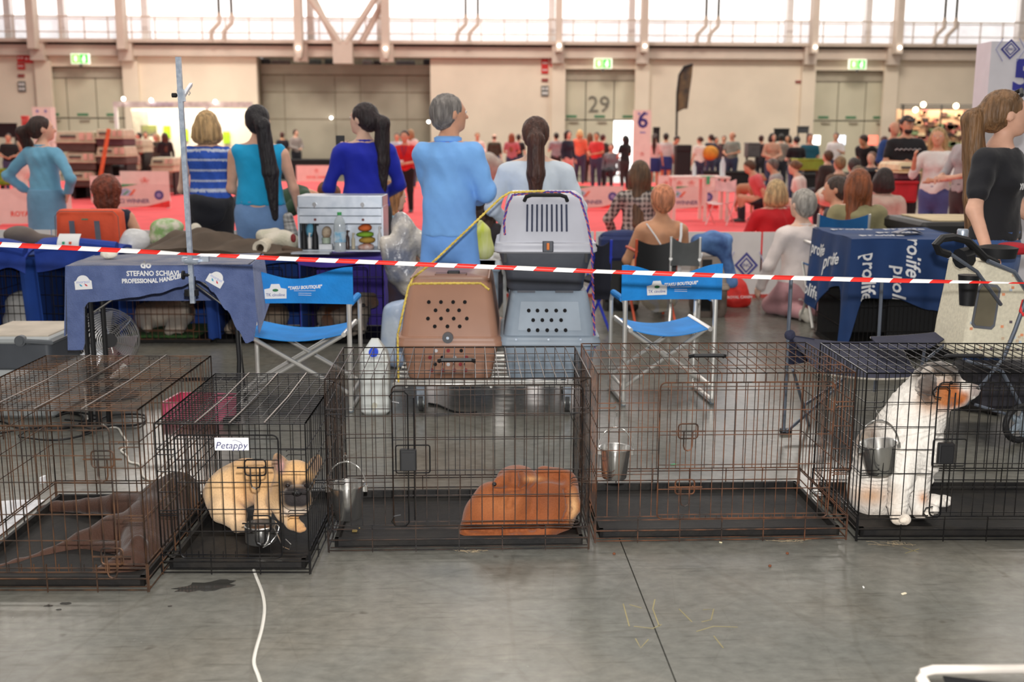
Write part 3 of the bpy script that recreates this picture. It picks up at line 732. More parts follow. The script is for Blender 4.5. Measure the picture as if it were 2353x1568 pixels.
for i, (x, y, s_, m_) in enumerate(((815, 1222, .010, (206, 178, 110)), (800, 1197, .007, (200, 170, 100)), (826, 1216, .004, (215, 190, 130)))):
    p = fl(x, y, .022); o = MB().rbox(-s_, s_, -s_ * .6, s_ * .6, 0, .005, .002).build('biscuit_crumb', mat('crumb', m_, .8)); o.location = p; o.rotation_euler = (0, 0, i)
    tag(o, ['largest biscuit crumb on the tray by the pail', 'biscuit crumb right under the pail', 'tiny biscuit crumb beside the largest one'][i], 'crumb', 'crumbs on the tray')
for i, (x, y, s_) in enumerate(((2077, 1366, .010), (1984, 1351, .006), (1656, 1248, .006), (1548, 1069, .014), (100, 1110, .016))):
    p = fl(x, y); m_ = [(226, 214, 186), (226, 226, 222), (226, 216, 176), (60, 190, 130), (240, 240, 244)][i]
    mb = MB().rbox(-s_, s_, -s_ * .45, s_ * .45, 0, .004 if i < 4 else .03, .002)
    o = mb.build('paper_scrap' if i < 4 else 'bottle_cap', mat('scrap%d' % i, m_, .7)); o.location = p; o.rotation_euler = (0, 0, .5 + i)  # the last, taller piece is a white bottle cap
    tag(o, ['cream paper scrap on the bare floor at right', 'thin white scrap on the bare floor at right', 'pale chip at the foot of the empty crate', 'green and white scrap behind the empty crate', 'small white bottle cap on the floor behind the left crate'][i], 'scrap' if i < 4 else 'paper')
def tuft(label, px, py, s, seed):
    r = random.Random(seed); mb = MB()
    for i in range(26):
        a = r.uniform(0, 6.28); L_ = s * r.uniform(.3, 1); x, y = r.gauss(0, s * .5), r.gauss(0, s * .12)
        mb.tube([(x, y, .002), (x + L_ * .5 * math.cos(a), y + .3 * L_ * math.sin(a), .006), (x + L_ * math.cos(a), y + .3 * L_ * math.sin(a) + .01, .003)], .0005, 3, cap=False)
    o = mb.build('hair_tuft', mat('loose_hair', (176, 156, 124), .9)); o.location = fl(px, py); o['kind'] = 'stuff'; tag(o, label, 'hair')
tuft('loose dog hair at the foot of the empty crate', 1815, 1245, .06, 1); tuft('loose dog hair below the curled dog crate', 1085, 1268, .05, 2); tuft('loose dog hair below the right crate', 2060, 1252, .06, 3)
# yellow chalk marks
M_ch = mat('yellow_chalk', (140, 130, 92), .9)
for lab, strokes in (('faint yellow chalk mark left of the floor joint', [[(1432, 1388), (1446, 1440)], [(1446, 1390), (1474, 1398)], [(1456, 1440), (1500, 1445), (1520, 1436)], [(1460, 1468), (1472, 1490), (1490, 1470)]]), ('faint yellow chalk mark right of the floor joint', [[(1505, 1378), (1500, 1400), (1515, 1440)], [(1560, 1400), (1590, 1430)], [(1615, 1402), (1640, 1400), (1634, 1425), (1612, 1430)], [(1600, 1452), (1640, 1440), (1695, 1442)], [(1640, 1462), (1662, 1490)]]), ('faint yellow chalk mark below the right crate', [[(2075, 1258), (2110, 1270)], [(2080, 1272), (2112, 1262)], [(2200, 1268), (2235, 1266)]])):
    mb = MB()
    if len(strokes) > 2 and 'below' in lab: strokes = strokes[:2]
    for s_ in strokes: mb.tube([fl(x, y) + Vector((0, 0, .0004)) for x, y in s_], .0028, 4, flat=.08)
    tag(mb.build('chalk_mark', M_ch), lab, 'mark')
# white pad at the far left
q = [fl(-30, 1262), fl(-60, 1160), fl(40, 1152), fl(104, 1152)]
tag(MB().prism([(p.x, p.y) for p in q], .001, .006, 'z').build('puppy_pad', mat('pad_white', (222, 222, 226), .8, bump=.2)), 'white pad on the floor left of the rusty brown crate', 'pad')
# blurred folding chair corner at the bottom right
t = thing('folding_chair', 'pale metal chair corner with black fabric at the bottom right', 'chair', fl(2330, 1700))
MB().tube([at(2122, 1640, 2.3), at(2117, 1565, 2.3), at(2122, 1546, 2.3), at(2145, 1540, 2.3), at(2400, 1538, 2.32), at(2600, 1538, 2.34)], .011, 10).build('frame', mat('cream_tube', (214, 206, 196), .35, .3), t, world=True, smooth=True)
MB().tube([at(2117, 1560, 2.3), at(2160, 1640, 2.2), at(2230, 1800, 2.1)], .014, 10).build('leg', mat('cream_tube', (0, 0, 0)), t, world=True, smooth=True)
p0, p1 = at(2166, 1556, 2.3), at(2600, 1552, 2.34)
MB().surf(lambda u, v: (p0.x + (p1.x - p0.x) * u, p0.y - .25 * v, p0.z - .12 * v - .02 * math.sin(math.pi * u)), 8, 6, .004).build('seat_fabric', M_black, t, world=True, smooth=True)

# ------------------------------------------------------------------ red and white barrier tape
TP = [(-60, 560), (0, 562), (120, 568), (240, 574), (360, 580), (440, 584.5), (520, 588), (640, 594), (760, 599), (860, 603), (1000, 609), (1160, 615), (1300, 621), (1400, 625), (1500, 628), (1640, 633), (1753, 637), (1900, 641), (2060, 645), (2200, 648), (2353, 651), (2420, 652)]
WID = [6, 6, 5.6, 5.4, 5, 2, 4.6, 5.2, 5.2, 4.8, 5, 5, 5.2, 4.2, 5.4, 5, 5, 5.2, 5.2, 3.6, 1.4, 3]
TY = 4.25
tp = thing('barrier_tape', 'red and white striped barrier tape stretched across the whole view', 'tape', at(1176, 616, TY))
def tape_at(px):
    for i in range(len(TP) - 1):
        if px <= TP[i + 1][0]: u = (px - TP[i][0]) / (TP[i + 1][0] - TP[i][0]); return TP[i][1] + (TP[i + 1][1] - TP[i][1]) * u, WID[i] + (WID[i + 1] - WID[i]) * u
    return TP[-1][1], WID[-1]
M_tr, M_tw = mat('tape_red', (226, 52, 44), .35, var=.05), mat('tape_white', (244, 242, 240), .35, var=.02)
x = -40.0; i = 0
me_r = None
while x < 2400:
    x2 = x + 45.5; sk = 9
    vs = []
    for (xx, s_) in ((x, -1), (x2, -1), (x2 - sk, 1), (x - sk, 1)):
        yc, w_ = tape_at(xx); vs.append(at(xx, yc + s_ * w_, TY + .01 * math.sin(xx * .01)))
    mb = MB(); n_ = 4; rows = []
    a_, b_, c_, d_ = vs
    mb.surf(lambda u, v: (a_.lerp(b_, u)).lerp(d_.lerp(c_, u), v) + Vector((0, .004 * math.sin(math.pi * v), 0)), 4, 4, .0006)
    mb.build('stripe', M_tr if i % 2 == 0 else M_tw, tp, world=True, smooth=True)
    x = x2; i += 1
# ================================================================== things behind the crates
M_blue = mat('bright_blue_canvas', (18, 138, 222), .75, var=.08, scale=5, bump=.12, bscale=60)
M_navy = mat('navy_fabric', (30, 56, 122), .85, var=.12, scale=4, bump=.15, bscale=30)
M_rblue = mat('royal_blue_cloth', (32, 62, 150), .85, var=.12, scale=5, bump=.25, bscale=14)
M_purple = mat('purple_cloth', (70, 52, 150), .85, var=.1, bump=.2, bscale=14)
M_towel = mat('slate_blue_towel', (84, 100, 146), .95, c2=(96, 112, 158), scale=14, bump=.5, bscale=160, sheen=.3)
M_towel_top = mat('grey_towel_top', (138, 138, 150), .95, c2=(112, 118, 140), scale=9, bump=.4, bscale=120)  # top sheet paler and greyer than the flaps
M_galv = mat('galvanised_steel', (168, 180, 196), .4, .7, c2=(196, 206, 218), scale=40)
M_print = mat('white_print', (236, 236, 236), .7, var=.02)
M_navyink = mat('blue_print', (44, 66, 150), .7)

# ---- grooming table under a towel
TYF, TYB = 5.55, 6.05
tz = at(350, 612, TYF).z
tl = thing('grooming_table', 'folding grooming table with black legs under a blue towel', 'table', (at(350, 612, TYF).x, 5.8, 0))
x0, x1 = at(158, 612, TYF).x, at(548, 612, TYF).x
MB().rbox(x0, x1, TYF, TYB, tz - .03, tz - .004, .02).build('table_top', M_black, tl, world=True)
for px, y_ in ((190, TYF + .05), (231, TYF + .06), (527, TYF + .05), (546, TYB - .06)):
    a = at(px, 690, y_); MB().tube([(a.x, y_, tz - .03), (a.x + (.01 if px > 400 else 0), y_, .35), (a.x + (.03 if px > 540 else -.01), y_ + .01, .012)], .0125, 8).build('leg', M_black, tl, world=True, smooth=True)
a = at(203, 700, TYF + .02); MB().tube([(a.x, TYF + .02, tz - .03), (a.x, TYF + .02, .02)], .0125, 8).build('leg', M_black, tl, world=True, smooth=True)
MB().tube([(at(190, 880, TYF + .03).x, TYF + .04, .25), (at(527, 880, TYF).x, TYF + .04, .25)], .01, 8).build('stretcher', M_black, tl, world=True, smooth=True)
for (p, q) in (((262, 680), (195, 725)), ((425, 645), (512, 712)), ((440, 640), (510, 690))):
    MB().tube([at(*p, TYF + .03), at(*q, TYF + .03)], .006, 8).build('brace', M_chrome, tl, world=True, smooth=True)
a = at(515, 942, TYF + .05); MB().rbox(a.x - .035, a.x + .035, TYF + .02, TYF + .08, .0, .035, .015).build('rubber_foot', M_black, tl, world=True)
tw = thing('towel', 'slate blue towel with white lettering draped over the grooming table', 'towel', (at(350, 612, TYF).x, 5.8, 0))
hem = [(150, 800), (186, 800), (190, 705), (200, 692), (250, 688), (300, 682), (350, 674), (400, 660), (436, 645), (452, 650), (470, 672), (500, 715), (522, 762), (540, 792), (556, 786), (566, 740)]
def hemy(px):
    for i in range(len(hem) - 1):
        if px <= hem[i + 1][0]: u = (px - hem[i][0]) / (hem[i + 1][0] - hem[i][0]); u = u * u * (3 - 2 * u); return hem[i][1] + (hem[i + 1][1] - hem[i][1]) * u
    return hem[-1][1]
def flap(u, v):
    px = 150 + u * 416; yy = hemy(px); z0 = tz + .006; z1 = at(px, yy, TYF - .02).z; sp = (px - 350) * .02 * v
    a = at(px + sp * 0, 612, TYF); return (a.x + (u - .5) * .03 * v, TYF - .012 - .018 * v - .006 * math.sin(u * 40) * v, z0 + (z1 - z0) * v)
MB().surf(flap, 90, 14, .006).build('front_flap', M_towel, tw, world=True, smooth=True)
MB().surf(lambda u, v: (x0 - .014 + (x1 - x0 + .03) * u, TYF - .016 + (TYB - TYF + .03) * v, tz + .008 + .004 * math.sin(9 * u + 5 * v)), 30, 12, .006).build('top_sheet', M_towel_top, tw, world=True, smooth=True)
for sx, xx in ((-1, x0 - .014), (1, x1 + .016)):
    MB().surf(lambda u, v: (xx + sx * (.01 + .03 * v), TYF - .012 + (TYB - TYF + .03) * u, tz + .006 - v * (.36 - .1 * u)), 14, 10, .006).build('side_flap', M_towel, tw, world=True, smooth=True)
MB().surf(lambda u, v: (x0 + (x1 - x0) * u, TYB + .02 + .01 * math.sin(8 * u), tz + .006 - v * .26), 16, 8, .006).build('back_flap', M_towel, tw, world=True, smooth=True)
def on_flap(px, py, nm, txt, size, m=M_print, rot=0.0, bend=None, sx=1.0, bold=.001, fnt=None):
    c = at(px, py, TYF - .045); M = frame_at(c, (math.cos(rot), 0, math.sin(rot)), (-math.sin(rot), 0, math.cos(rot)))
    text(nm, txt, m, M, size, tw, .0006, bold, 0, sx, bend)
on_flap(338, 629, 'lettering', 'STEFANO SCHIAVI', .036, sx=.88, rot=.0)
cB = at(335, 646, TYF - .045)
on_flap(337, 646, 'lettering', 'PROFESSIONAL HANDLER', .031, sx=.84, bold=.0012, bend=lambda c: Vector((c.x, c.y, c.z + (max(0, c.x - cB.x + .02)) ** 2 * .9)))
on_flap(322, 609, 'lettering', 'do', .05, bold=.002)
for (px, py, rot) in ((183, 648, .05), (480, 643, -.55)):
    c = at(px, py, TYF - .046); M = frame_at(c, (math.cos(rot), 0, math.sin(rot)), (-math.sin(rot), 0, math.cos(rot)))
    po = [(-.042, -.034), (.042, -.034), (.042, .008), (.034, .012)] + [(.03 * math.cos(R(a)), .012 + .026 * math.sin(R(a))) for a in range(15, 166, 15)] + [(-.034, .012), (-.042, .008)]
    k = MB(); k.prism(po, 0, .0015, 'z'); k.xf(0, M); b = k.build('emblem_patch', M_print, tw, world=True)
    for q, cc in (((-.012, -.012), (40, 160, 200)), ((.014, -.012), (214, 60, 70))):
        e = MB(); e.prism([(q[0] - .009, q[1] + .006), (q[0], q[1] + .004), (q[0] + .008, q[1] - .006), (q[0] - .002, q[1] - .006)], .0015, .0022, 'z'); e.xf(0, M); e.build('emblem_mark', mat('mark_%d' % cc[0], cc, .6), b, world=True)
    text('emblem_lettering', 'morpol', mat('pale_blue_ink', (150, 160, 220), .6), M @ Matrix.Translation((0, .004, .0016)), .022, b, .0004)
tl.rotation_euler[2] = tw.rotation_euler[2] = .10
o = SDF(.006, .01).ell((0, 0, .015), (.045, .03, .022)).ell((.025, .01, .03), (.025, .02, .018)).ell((-.02, 0, .028), (.02, .018, .016)).mesh()[0]
o = link('crumpled_tissue', o, mat('tissue', (232, 226, 210), .9, bump=.6, bscale=30)); o.location = (at(245, 588, 5.8).x, 5.83, tz + .013); tag(o, 'crumpled white tissue on the draped grooming table', 'tissue')
# ---- grooming arm
ga = thing('grooming_post', 'galvanised steel grooming arm pole clamped to the table edge', 'pole', at(443, 697, TYF - .08))
def sq_tube(mb, a, b, r): return mb.tube([a, b], r * 1.414, 4)
sq_tube(MB(), at(443.5, 697, TYF - .085), at(409.5, 131, TYF - .085), .0115).build('pole', M_galv, ga, world=True)
sq_tube(MB(), at(419, 234, TYF - .085), at(414.5, 206, TYF - .085), .0145).build('sleeve', M_galv, ga, world=True)
MB().tube([at(420, 224, TYF - .06), at(430, 207, TYF + .2), at(439, 194, TYF + .5)], .011, 4).build('loop_arm', M_galv, ga, world=True)
MB().tube([at(434, 208, TYF + .3), at(437, 214, TYF + .3), at(434, 219, TYF + .3), at(431, 214, TYF + .3)], .003, 5, closed=True).build('hook', M_chrome, ga, world=True)
c = at(401, 219, TYF - .085); MB().cyl((c.x - .012, c.y, c.z), .011, .022, 10, axis='x').cyl((c.x + .01, c.y, c.z), .006, .02, 8, axis='x').build('knob', M_black, ga, world=True)
c = at(442, 601, TYF - .085); MB().box(c.x - .034, c.x + .034, c.y - .02, c.y + .02, c.z - .011, c.z + .011).box(c.x - .06, c.x - .03, c.y + .02, c.y + .05, c.z - .004, c.z + .018).box(c.x + .03, c.x + .075, c.y + .02, c.y + .05, c.z - .004, c.z + .022).build('clamp', M_galv, ga, world=True)
c = at(428, 632, TYF - .09); MB().cyl((c.x - .02, c.y, c.z), .022, .01, 12, axis='x').cyl((c.x - .012, c.y, c.z), .008, .03, 8, axis='x').build('wing_knob', M_black, ga, world=True)
c = at(445, 674, TYF - .06); MB().cyl((c.x - .01, c.y, c.z - .012), .036, .03, 14).build('clamp_screw', M_black, ga, world=True)
c = at(442, 650, TYF - .04); MB().box(c.x - .012, c.x + .012, c.y, c.y + .02, c.z - .06, c.z + .03).build('clamp_bracket', M_black, ga, world=True)

# ---- blue director chairs
def director_chair(label, loc, yaw, w=.60, d=.42, sag=.03, patch=True):
    t = thing('folding_chair', label, 'chair', loc, yaw, 'blue folding director chairs'); T = lambda pts, r=.0115, nm='frame_tube': MB().tube(pts, r * 1.12, 10).build(nm, M_tube, t, smooth=True)
    H, ha, hs = .80, .60, .44
    for x in (0, w): 
        T([(x, 0, .012), (x, 0, H)], .012, 'back_post'); MB().cyl((x, 0, 0), .014, .03, 10).build('foot_cap', mat('cap_grey', (120, 130, 136), .5), t)
        T([(x, 0, ha - .08), (x, .02, ha - .01), (x, .06, ha), (x, d - .04, ha), (x, d, ha - .05), (x, d, .03), (x, d, .012)], .0115, 'arm_and_front_leg')
        T([(x, .0, .10), (x, d, .10)], .009, 'side_rail'); T([(x, -.02, .02), (x, d + .02, .02)], .011, 'floor_rail')
        MB().tube([(x, .08, ha + .004), (x, d - .06, ha + .004)], .019, 10, flat=1).build('arm_pad', M_blue, t, smooth=True)
    for y in (.035, d - .03):
        T([(.02, y, hs), (w - .02, y, .10)], .011, 'cross_leg'); T([(w - .02, y + .02, hs), (.02, y + .02, .10)], .011, 'cross_leg')
    for x in (.03, w - .03): T([(x, -.02, hs), (x, d + .02, hs)], .012, 'seat_rail')
    MB().surf(lambda u, v: (.025 + (w - .05) * u, -.01 + (d + .02) * v, hs + .006 - sag * 1.4 * math.sin(math.pi * u)), 14, 8, .004).build('seat', M_blue, t, smooth=True)
    def bk(u, v):
        s_ = math.sin(math.pi * u); return (-.028 + (w + .056) * u, -.016 - .006 * math.cos(u * 6.28) + .035 * s_ * (1 - v * .3), H + .01 - (.055 * s_ ** 1.2) * (1 - v) - .20 * v + .012 * math.sin(u * 9 + v * 5) * (1 - v))
    bo = MB().surf(lambda u, v: bk(1 - u, v), 24, 8, .004).build('back_rest', M_blue, t, smooth=True)
    for x in (0, w): MB().tube([(x, 0, H - .19), (x, 0, H + .008)], .018, 8).build('back_sleeve', M_blue, t, smooth=True)
    if patch:
        def put(u, v, mesh_fn, m, nm, M0=Matrix.Identity(4)):
            c = Vector(bk(u, v)); X = Vector(bk(u + .05, v)) - Vector(bk(u - .05, v)); Z = Vector(bk(u, v - .1)) - Vector(bk(u, v + .1)); F = frame_at(c - Vector((0, .008, 0)), X, Z)
            me = mesh_fn(); me.transform(F @ M0); link(nm, me, m, bo)
        put(.36, .55, lambda: MB().prism([(-.058, -.04), (.058, -.04), (.06, .012), (.03, .018), (.022, .04), (-.022, .04), (-.03, .018), (-.06, .012)], 0, .0015, 'z').mesh(), M_print, 'printed_patch')
        put(.36, .70, lambda: text_mesh('TK cinoline', .024, .0005, sx=.92), M_navyink, 'lettering', Matrix.Translation((0, 0, .003)))
        put(.36, .50, lambda: MB().prism([(.016 * math.cos(R(q)), .008 * math.sin(R(q))) for q in range(0, 360, 24)], 0, .0008, 'z').mesh(), mat('patch_green', (20, 110, 60), .6), 'patch_mark', Matrix.Translation((0, 0, .003)))
        put(.60, .45, lambda: text_mesh('"TAKU BOUTIQUE"', .024, .0005, .0012, .2, .92), M_print, 'lettering', Matrix.Translation((0, 0, .002)))
        for k_, wd in ((.56, .1), (.64, .06), (.70, .06)): put(.60, k_, lambda: MB().box(-wd / 2 * 1.2, wd / 2 * 1.2, -.001, .001, 0, .001).mesh(), M_print, 'small_print', Matrix.Translation((0, 0, .002)))
    return t
a = fl(555, 946); director_chair('blue director chair seen from behind between towel table and jug', a, math.atan2(0, 1), w=fl(808, 946).x - a.x)
a = fl(1432, 932); director_chair('blue director chair seen from behind right of the grey carriers', a, .10, w=.52)

# ---- water canister
wc = fl(861, 954); t = thing('water_canister', 'white plastic water canister with blue cap and tap', 'canister', (wc.x, wc.y + .07, 0))
M_can = mat('milky_plastic', (220, 224, 220), .35, var=.02, spec=.4)
MB().rbox(-.078, .078, -.07, .07, 0, .30, .028, 4).build('body', M_can, t, smooth=True)
MB().loft([[(x * .078, y * .07, .295) for x, y in ((1, -.7), (1, .7), (.7, 1), (-.7, 1), (-1, .7), (-1, -.7), (-.7, -1), (.7, -1))], [(x * .066, y * .06, .345) for x, y in ((1, -.7), (1, .7), (.7, 1), (-.7, 1), (-1, .7), (-1, -.7), (-.7, -1), (.7, -1))], [(x * .02, y * .02, .415) for x, y in ((1, -.7), (1, .7), (.7, 1), (-.7, 1), (-1, .7), (-1, -.7), (-.7, -1), (.7, -1))]]).build('shoulder', M_can, t, smooth=True)
MB().cyl((0, -.075, .352), .026, .03, 16, axis='y').build('cap', mat('cap_blue', (30, 76, 220), .4), t)
MB().cyl((0, -.095, .055), .016, .03, 12, axis='y').tube([(0, -.09, .06), (0, -.1, .03)], .009, 8).build('tap', mat('tap_cream', (206, 202, 184), .5), t, smooth=True)
# ---- floor fan
fc = at(246, 782, 6.25); t = thing('floor_fan', 'round metal floor fan with wire guard under the towel table', 'fan', (fc.x, fc.y, 0))
ax = Vector((.55, -.83, .12)).normalized(); ux = ax.orthogonal().normalized(); uy = ax.cross(ux); RF = .185
for sgn, nm in ((1, 'front_guard'), (-1, 'rear_guard')):
    mb = MB()
    for i in range(1, 17):
        r = RF * i / 16; d = sgn * .07 * math.sqrt(max(0, 1 - (i / 16) ** 2.2))
        mb.tube([fc + ux * r * math.cos(q * 2 * math.pi / 28) + uy * r * math.sin(q * 2 * math.pi / 28) + ax * d for q in range(28)], .0022 if i < 16 else .005, 4, closed=True)
    for q in range(6):
        an = q * math.pi / 3; mb.tube([fc + (ux * math.cos(an) + uy * math.sin(an)) * RF * s_ + ax * sgn * .074 * math.sqrt(max(0, 1 - s_ ** 2.2)) for s_ in (0.1, .4, .7, .9, 1)], .0025, 4)
    o = mb.build(nm, M_chrome, t, world=True); o['kind'] = 'stuff'
for q in range(3):
    an = q * 2.094; e1 = ux * math.cos(an) + uy * math.sin(an); e2 = ax.cross(e1)
    MB().surf(lambda u, v: fc + e1 * (.03 + .13 * u) + e2 * (.10 * (v - .5) * (.5 + u)) + ax * (.03 * (v - .5)), 6, 5, .003).build('blade', mat('fan_blade', (170, 172, 176), .3, .8), t, world=True, smooth=True)
MB().tube([fc - ax * .14, fc - ax * .02], .05, 14).build('motor', M_black, t, world=True, smooth=True)
MB().tube([fc + ax * .065, fc + ax * .078], .04, 14).build('hub_cap', M_black, t, world=True, smooth=True)
MB().lathe([(.001, 0), (.16, 0), (.16, .015), (.05, .04), (.02, .06), (.015, fc.z - .15), (.001, fc.z - .15)], n=24).build('stand', M_black, t, smooth=True)
MB().tube([fc - ax * .08 + ux * .2, fc - ax * .1 + ux * .2 - Vector((0, 0, .12)), Vector((fc.x, fc.y, .16)), fc - ax * .1 - ux * .2 - Vector((0, 0, .12)), fc - ax * .08 - ux * .2], .009, 6).build('yoke', M_black, t, world=True, smooth=True)
# white grip and lead by the fan
MB().tube([at(287, 840, 6.0), at(277, 852, 6.0), at(255, 868, 6.0), at(230, 882, 6.0), at(216, 888, 6.0)], [.016, .016, .01, .008, .006], 8).build('fan_handle', M_white, t, world=True, smooth=True)
MB().tube([at(194, 892, 5.9), at(197, 920, 5.9), at(199, 950, 5.9), fl(201, 966) + Vector((0, 0, .008))], .006, 6).build('hanging_lead', M_cw, t, world=True, smooth=True)
# ---- cool box
c0 = fl(126, 962); t = thing('cool_box', 'grey cool box with beige lid at far left', 'cooler', (c0.x - .2, c0.y + .25, 0))
zt_ = at(115, 772, c0.y).z; xr = c0.x; xl = xr - .42; yf, yb = c0.y, c0.y + .5
zm_ = at(100, 848, c0.y).z
MB().rbox(xl, xr, yf, yb, 0, zm_, .03).build('body', mat('cooler_light', (176, 180, 180), .5, var=.04), t, world=True, smooth=True)
MB().rbox(xl - .005, xr + .005, yf - .006, yb + .006, zm_ - .01, zt_ - .035, .03).build('band', mat('cooler_dark', (74, 78, 84), .5, var=.05), t, world=True, smooth=True)
MB().rbox(xl - .008, xr + .008, yf - .01, yb + .01, zt_ - .045, zt_ - .008, .03).build('lid', mat('cooler_light', (0, 0, 0)), t, world=True, smooth=True)
MB().rbox(xl + .01, xr - .01, yf + .02, yb - .02, zt_ - .01, zt_, .03).build('lid_top', mat('lid_beige', (196, 184, 168), .7, bump=.1), t, world=True, smooth=True)
c = at(49, 783, c0.y - .01); MB().cyl((c.x, yf - .03, c.z), .03, .03, 16, axis='y').cyl((c.x, yf - .04, c.z), .022, .02, 14, axis='y').build('pivot', mat('pivot_grey', (92, 96, 100), .5), t, world=True)
MB().tube([(c.x, yf - .02, c.z), (xr + .02, yf - .02, c.z - .01), (xr + .02, yb, c.z - .01)], .013, 6).build('handle', mat('pivot_grey', (0, 0, 0)), t, world=True)
# ---- pink tray
p = fl(452, 968); t = thing('plastic_tray', 'pink plastic tray on the floor behind the small black crate', 'tray', (p.x, p.y + .12, 0), -.1)
M_pink = mat('pink_plastic', (226, 84, 122), .35, c2=(232, 120, 150), scale=6)
MB().rbox(-.17, .17, -.12, .12, 0, .012, .03).build('base', M_pink, t)
for (xa, xb, ya, yb_) in ((-.18, .18, -.125, -.113), (-.18, .18, .113, .125), (-.18, -.168, -.12, .12), (.168, .18, -.12, .12)): MB().box(xa, xb, ya, yb_, .008, .10).build('rim', M_pink, t)

# ---- trolley
tY0, tY1 = 5.86, 6.75; tzp = at(1100, 884, tY0).z; txa, txb = at(905, 884, tY0).x, at(1352, 884, tY0).x
t = thing('trolley', 'chrome tube trolley on casters carrying the pet carriers', 'trolley', ((txa + txb) / 2, 6.3, 0))
MB().tube([(txa, tY0, tzp), (txb, tY0, tzp), (txb, tY1, tzp), (txa, tY1, tzp)], .011, 8, closed=True).build('frame', M_tube, t, world=True, smooth=True)
for i in range(7): y_ = tY0 + .08 + i * .12; MB().tube([(txa, y_, tzp + .002), (txb, y_, tzp + .002)], .007, 6).build('slat', M_tube, t, world=True, smooth=True)
for x_ in (txa + .07, (txa + txb) / 2, txb - .07): MB().tube([(x_, tY0, tzp - .012), (x_, tY1, tzp - .012)], .008, 6).build('bearer', M_tube, t, world=True, smooth=True)
for x_, y_ in ((at(968, 925, tY0 + .07).x, tY0 + .07), (at(1303, 925, tY0 + .07).x, tY0 + .07), (txa + .1, tY1 - .1), (txb - .1, tY1 - .1)):
    w = MB().cyl((x_ - .012, y_, .05), .05, .024, 20, axis='x').build('caster_wheel', mat('caster_rubber', (62, 62, 62), .6), t, world=True, smooth=True)
    MB().cyl((x_ - .016, y_, .05), .032, .032, 18, axis='x').build('rim', mat('caster_rim', (176, 182, 178), .4, .4), w, world=True, smooth=True)
    MB().hexa([(x_ - .02, y_ - .02, .04), (x_ + .02, y_ - .02, .04), (x_ + .02, y_ + .02, .04), (x_ - .02, y_ + .02, .04)], [(x_ - .024, y_ - .04, tzp - .012), (x_ + .024, y_ - .04, tzp - .012), (x_ + .024, y_ + .01, tzp - .012), (x_ - .024, y_ + .01, tzp - .012)]).build('caster_fork', M_galv, t, world=True)

# ---- pet carriers
def rr_ring(cx, cy, hx, hy, r, z, n=4):
    o = []
    for sx, sy, a0 in ((1, 1, 0), (-1, 1, 90), (-1, -1, 180), (1, -1, 270)):
        for i in range(n + 1): a = R(a0 + 90 * i / n); o.append((cx + sx * (hx - r) + r * math.cos(a), cy + sy * (hy - r) + r * math.sin(a), z))
    return o
def carrier(label, loc, w, d, levels, m_top, m_bot, rimz, group='plastic pet carriers on the trolley', yaw=0.0, name='pet_carrier'):
    """levels: (z, scale_x, front inset, part) lofted rounded rectangles"""
    t = thing(name, label, 'carrier', loc, yaw, group)
    def shell(lv, nm, m):
        MB().loft([rr_ring(0, d / 2 + ins * .5, w / 2 * sx, d / 2 - ins * .5, .045, z) for z, sx, ins in lv]).build(nm, m, t, smooth=True, angle=50)
    shell([l[:3] for l in levels if l[0] <= rimz + 1e-6], 'lower_shell', m_bot); shell([l[:3] for l in levels if l[0] >= rimz - 1e-6], 'upper_shell', m_top)
    MB().loft([rr_ring(0, d / 2, w / 2 + .006 + o_, d / 2 + .006 + o_, .045, z) for z, o_ in ((rimz - .035, 0), (rimz - .025, .012), (rimz - .004, .012), (rimz + .004, .006), (rimz + .02, .006), (rimz + .026, -.004))]).build('rim', m_top, t, smooth=True, angle=50)
    return t
def holes(t, spots, r=.012, m=None):
    for x, y, z, rr in spots: MB().cyl((x, y - .004, z), rr or r, .008, 14, axis='y').build('vent_hole', m or M_hole, t)
M_hole = mat('vent_dark', (16, 14, 16), .9)
M_brown = mat('tan_plastic', (164, 122, 100), .42, var=.05, scale=3, bump=.03)
bY = tY0 + .05; zc = tzp + .012
bl = (at(1033, 885, bY).x, bY, zc); W_ = (at(1148, 770, bY).x - at(918, 770, bY).x)
zr_ = at(1030, 785, bY).z - zc; zt2 = at(1030, 636, bY + .12).z - zc
bc = carrier('tan plastic pet carrier with round vent holes on the trolley', bl, W_, .72, [(0, .80, .03), (.01, .84, .02), (.04, .86, .02), (zr_ - .03, .97, .004), (zr_, 1.0, 0), (zr_ + .03, .98, .01), (zt2 - .05, .84, .10), (zt2 - .012, .79, .125), (zt2, .74, .15)], M_brown, M_brown, zr_)
def face_y(z):  # front face of the tan carrier at local height z (upper half leans back)
    return .01 + (z - zr_ - .03) / (zt2 - .05 - zr_ - .03) * .09 if z > zr_ + .03 else .004 + (zr_ - .03 - z) / zr_ * .02
rows = [(695, (985, 1013, 1041, 1068)), (713, (1001, 1029, 1055)), (731, (984, 1014, 1043, 1073)), (748, (1000, 1029, 1057))]
for py, xs in rows:
    for px in xs:
        q = at(px, py, bY + .06); z = q.z - zc; MB().cyl((q.x - bl[0], face_y(z) - .006, z), .0105, .03, 14, axis='y').build('vent_hole', M_hole, bc)
for py, xs, cl in ((806, (1002, 1030, 1060), 0), (822, (988, 1016, 1045, 1072), 1), (838, (1000, 1030, 1058), 2), (852, (992, 1017, 1044, 1070), 3)):
    for j, px in enumerate(xs):
        q = at(px, py, bY + .005); z = q.z - zc; MB().cyl((q.x - bl[0], face_y(z) - .008, z), .010, .02, 14, axis='y').build('vent_hole', [mat('vent_pale', (196, 196, 200), .7), mat('vent_red', (140, 40, 48), .7), M_hole][(cl + j) % 3 if cl != 3 else 1], bc)
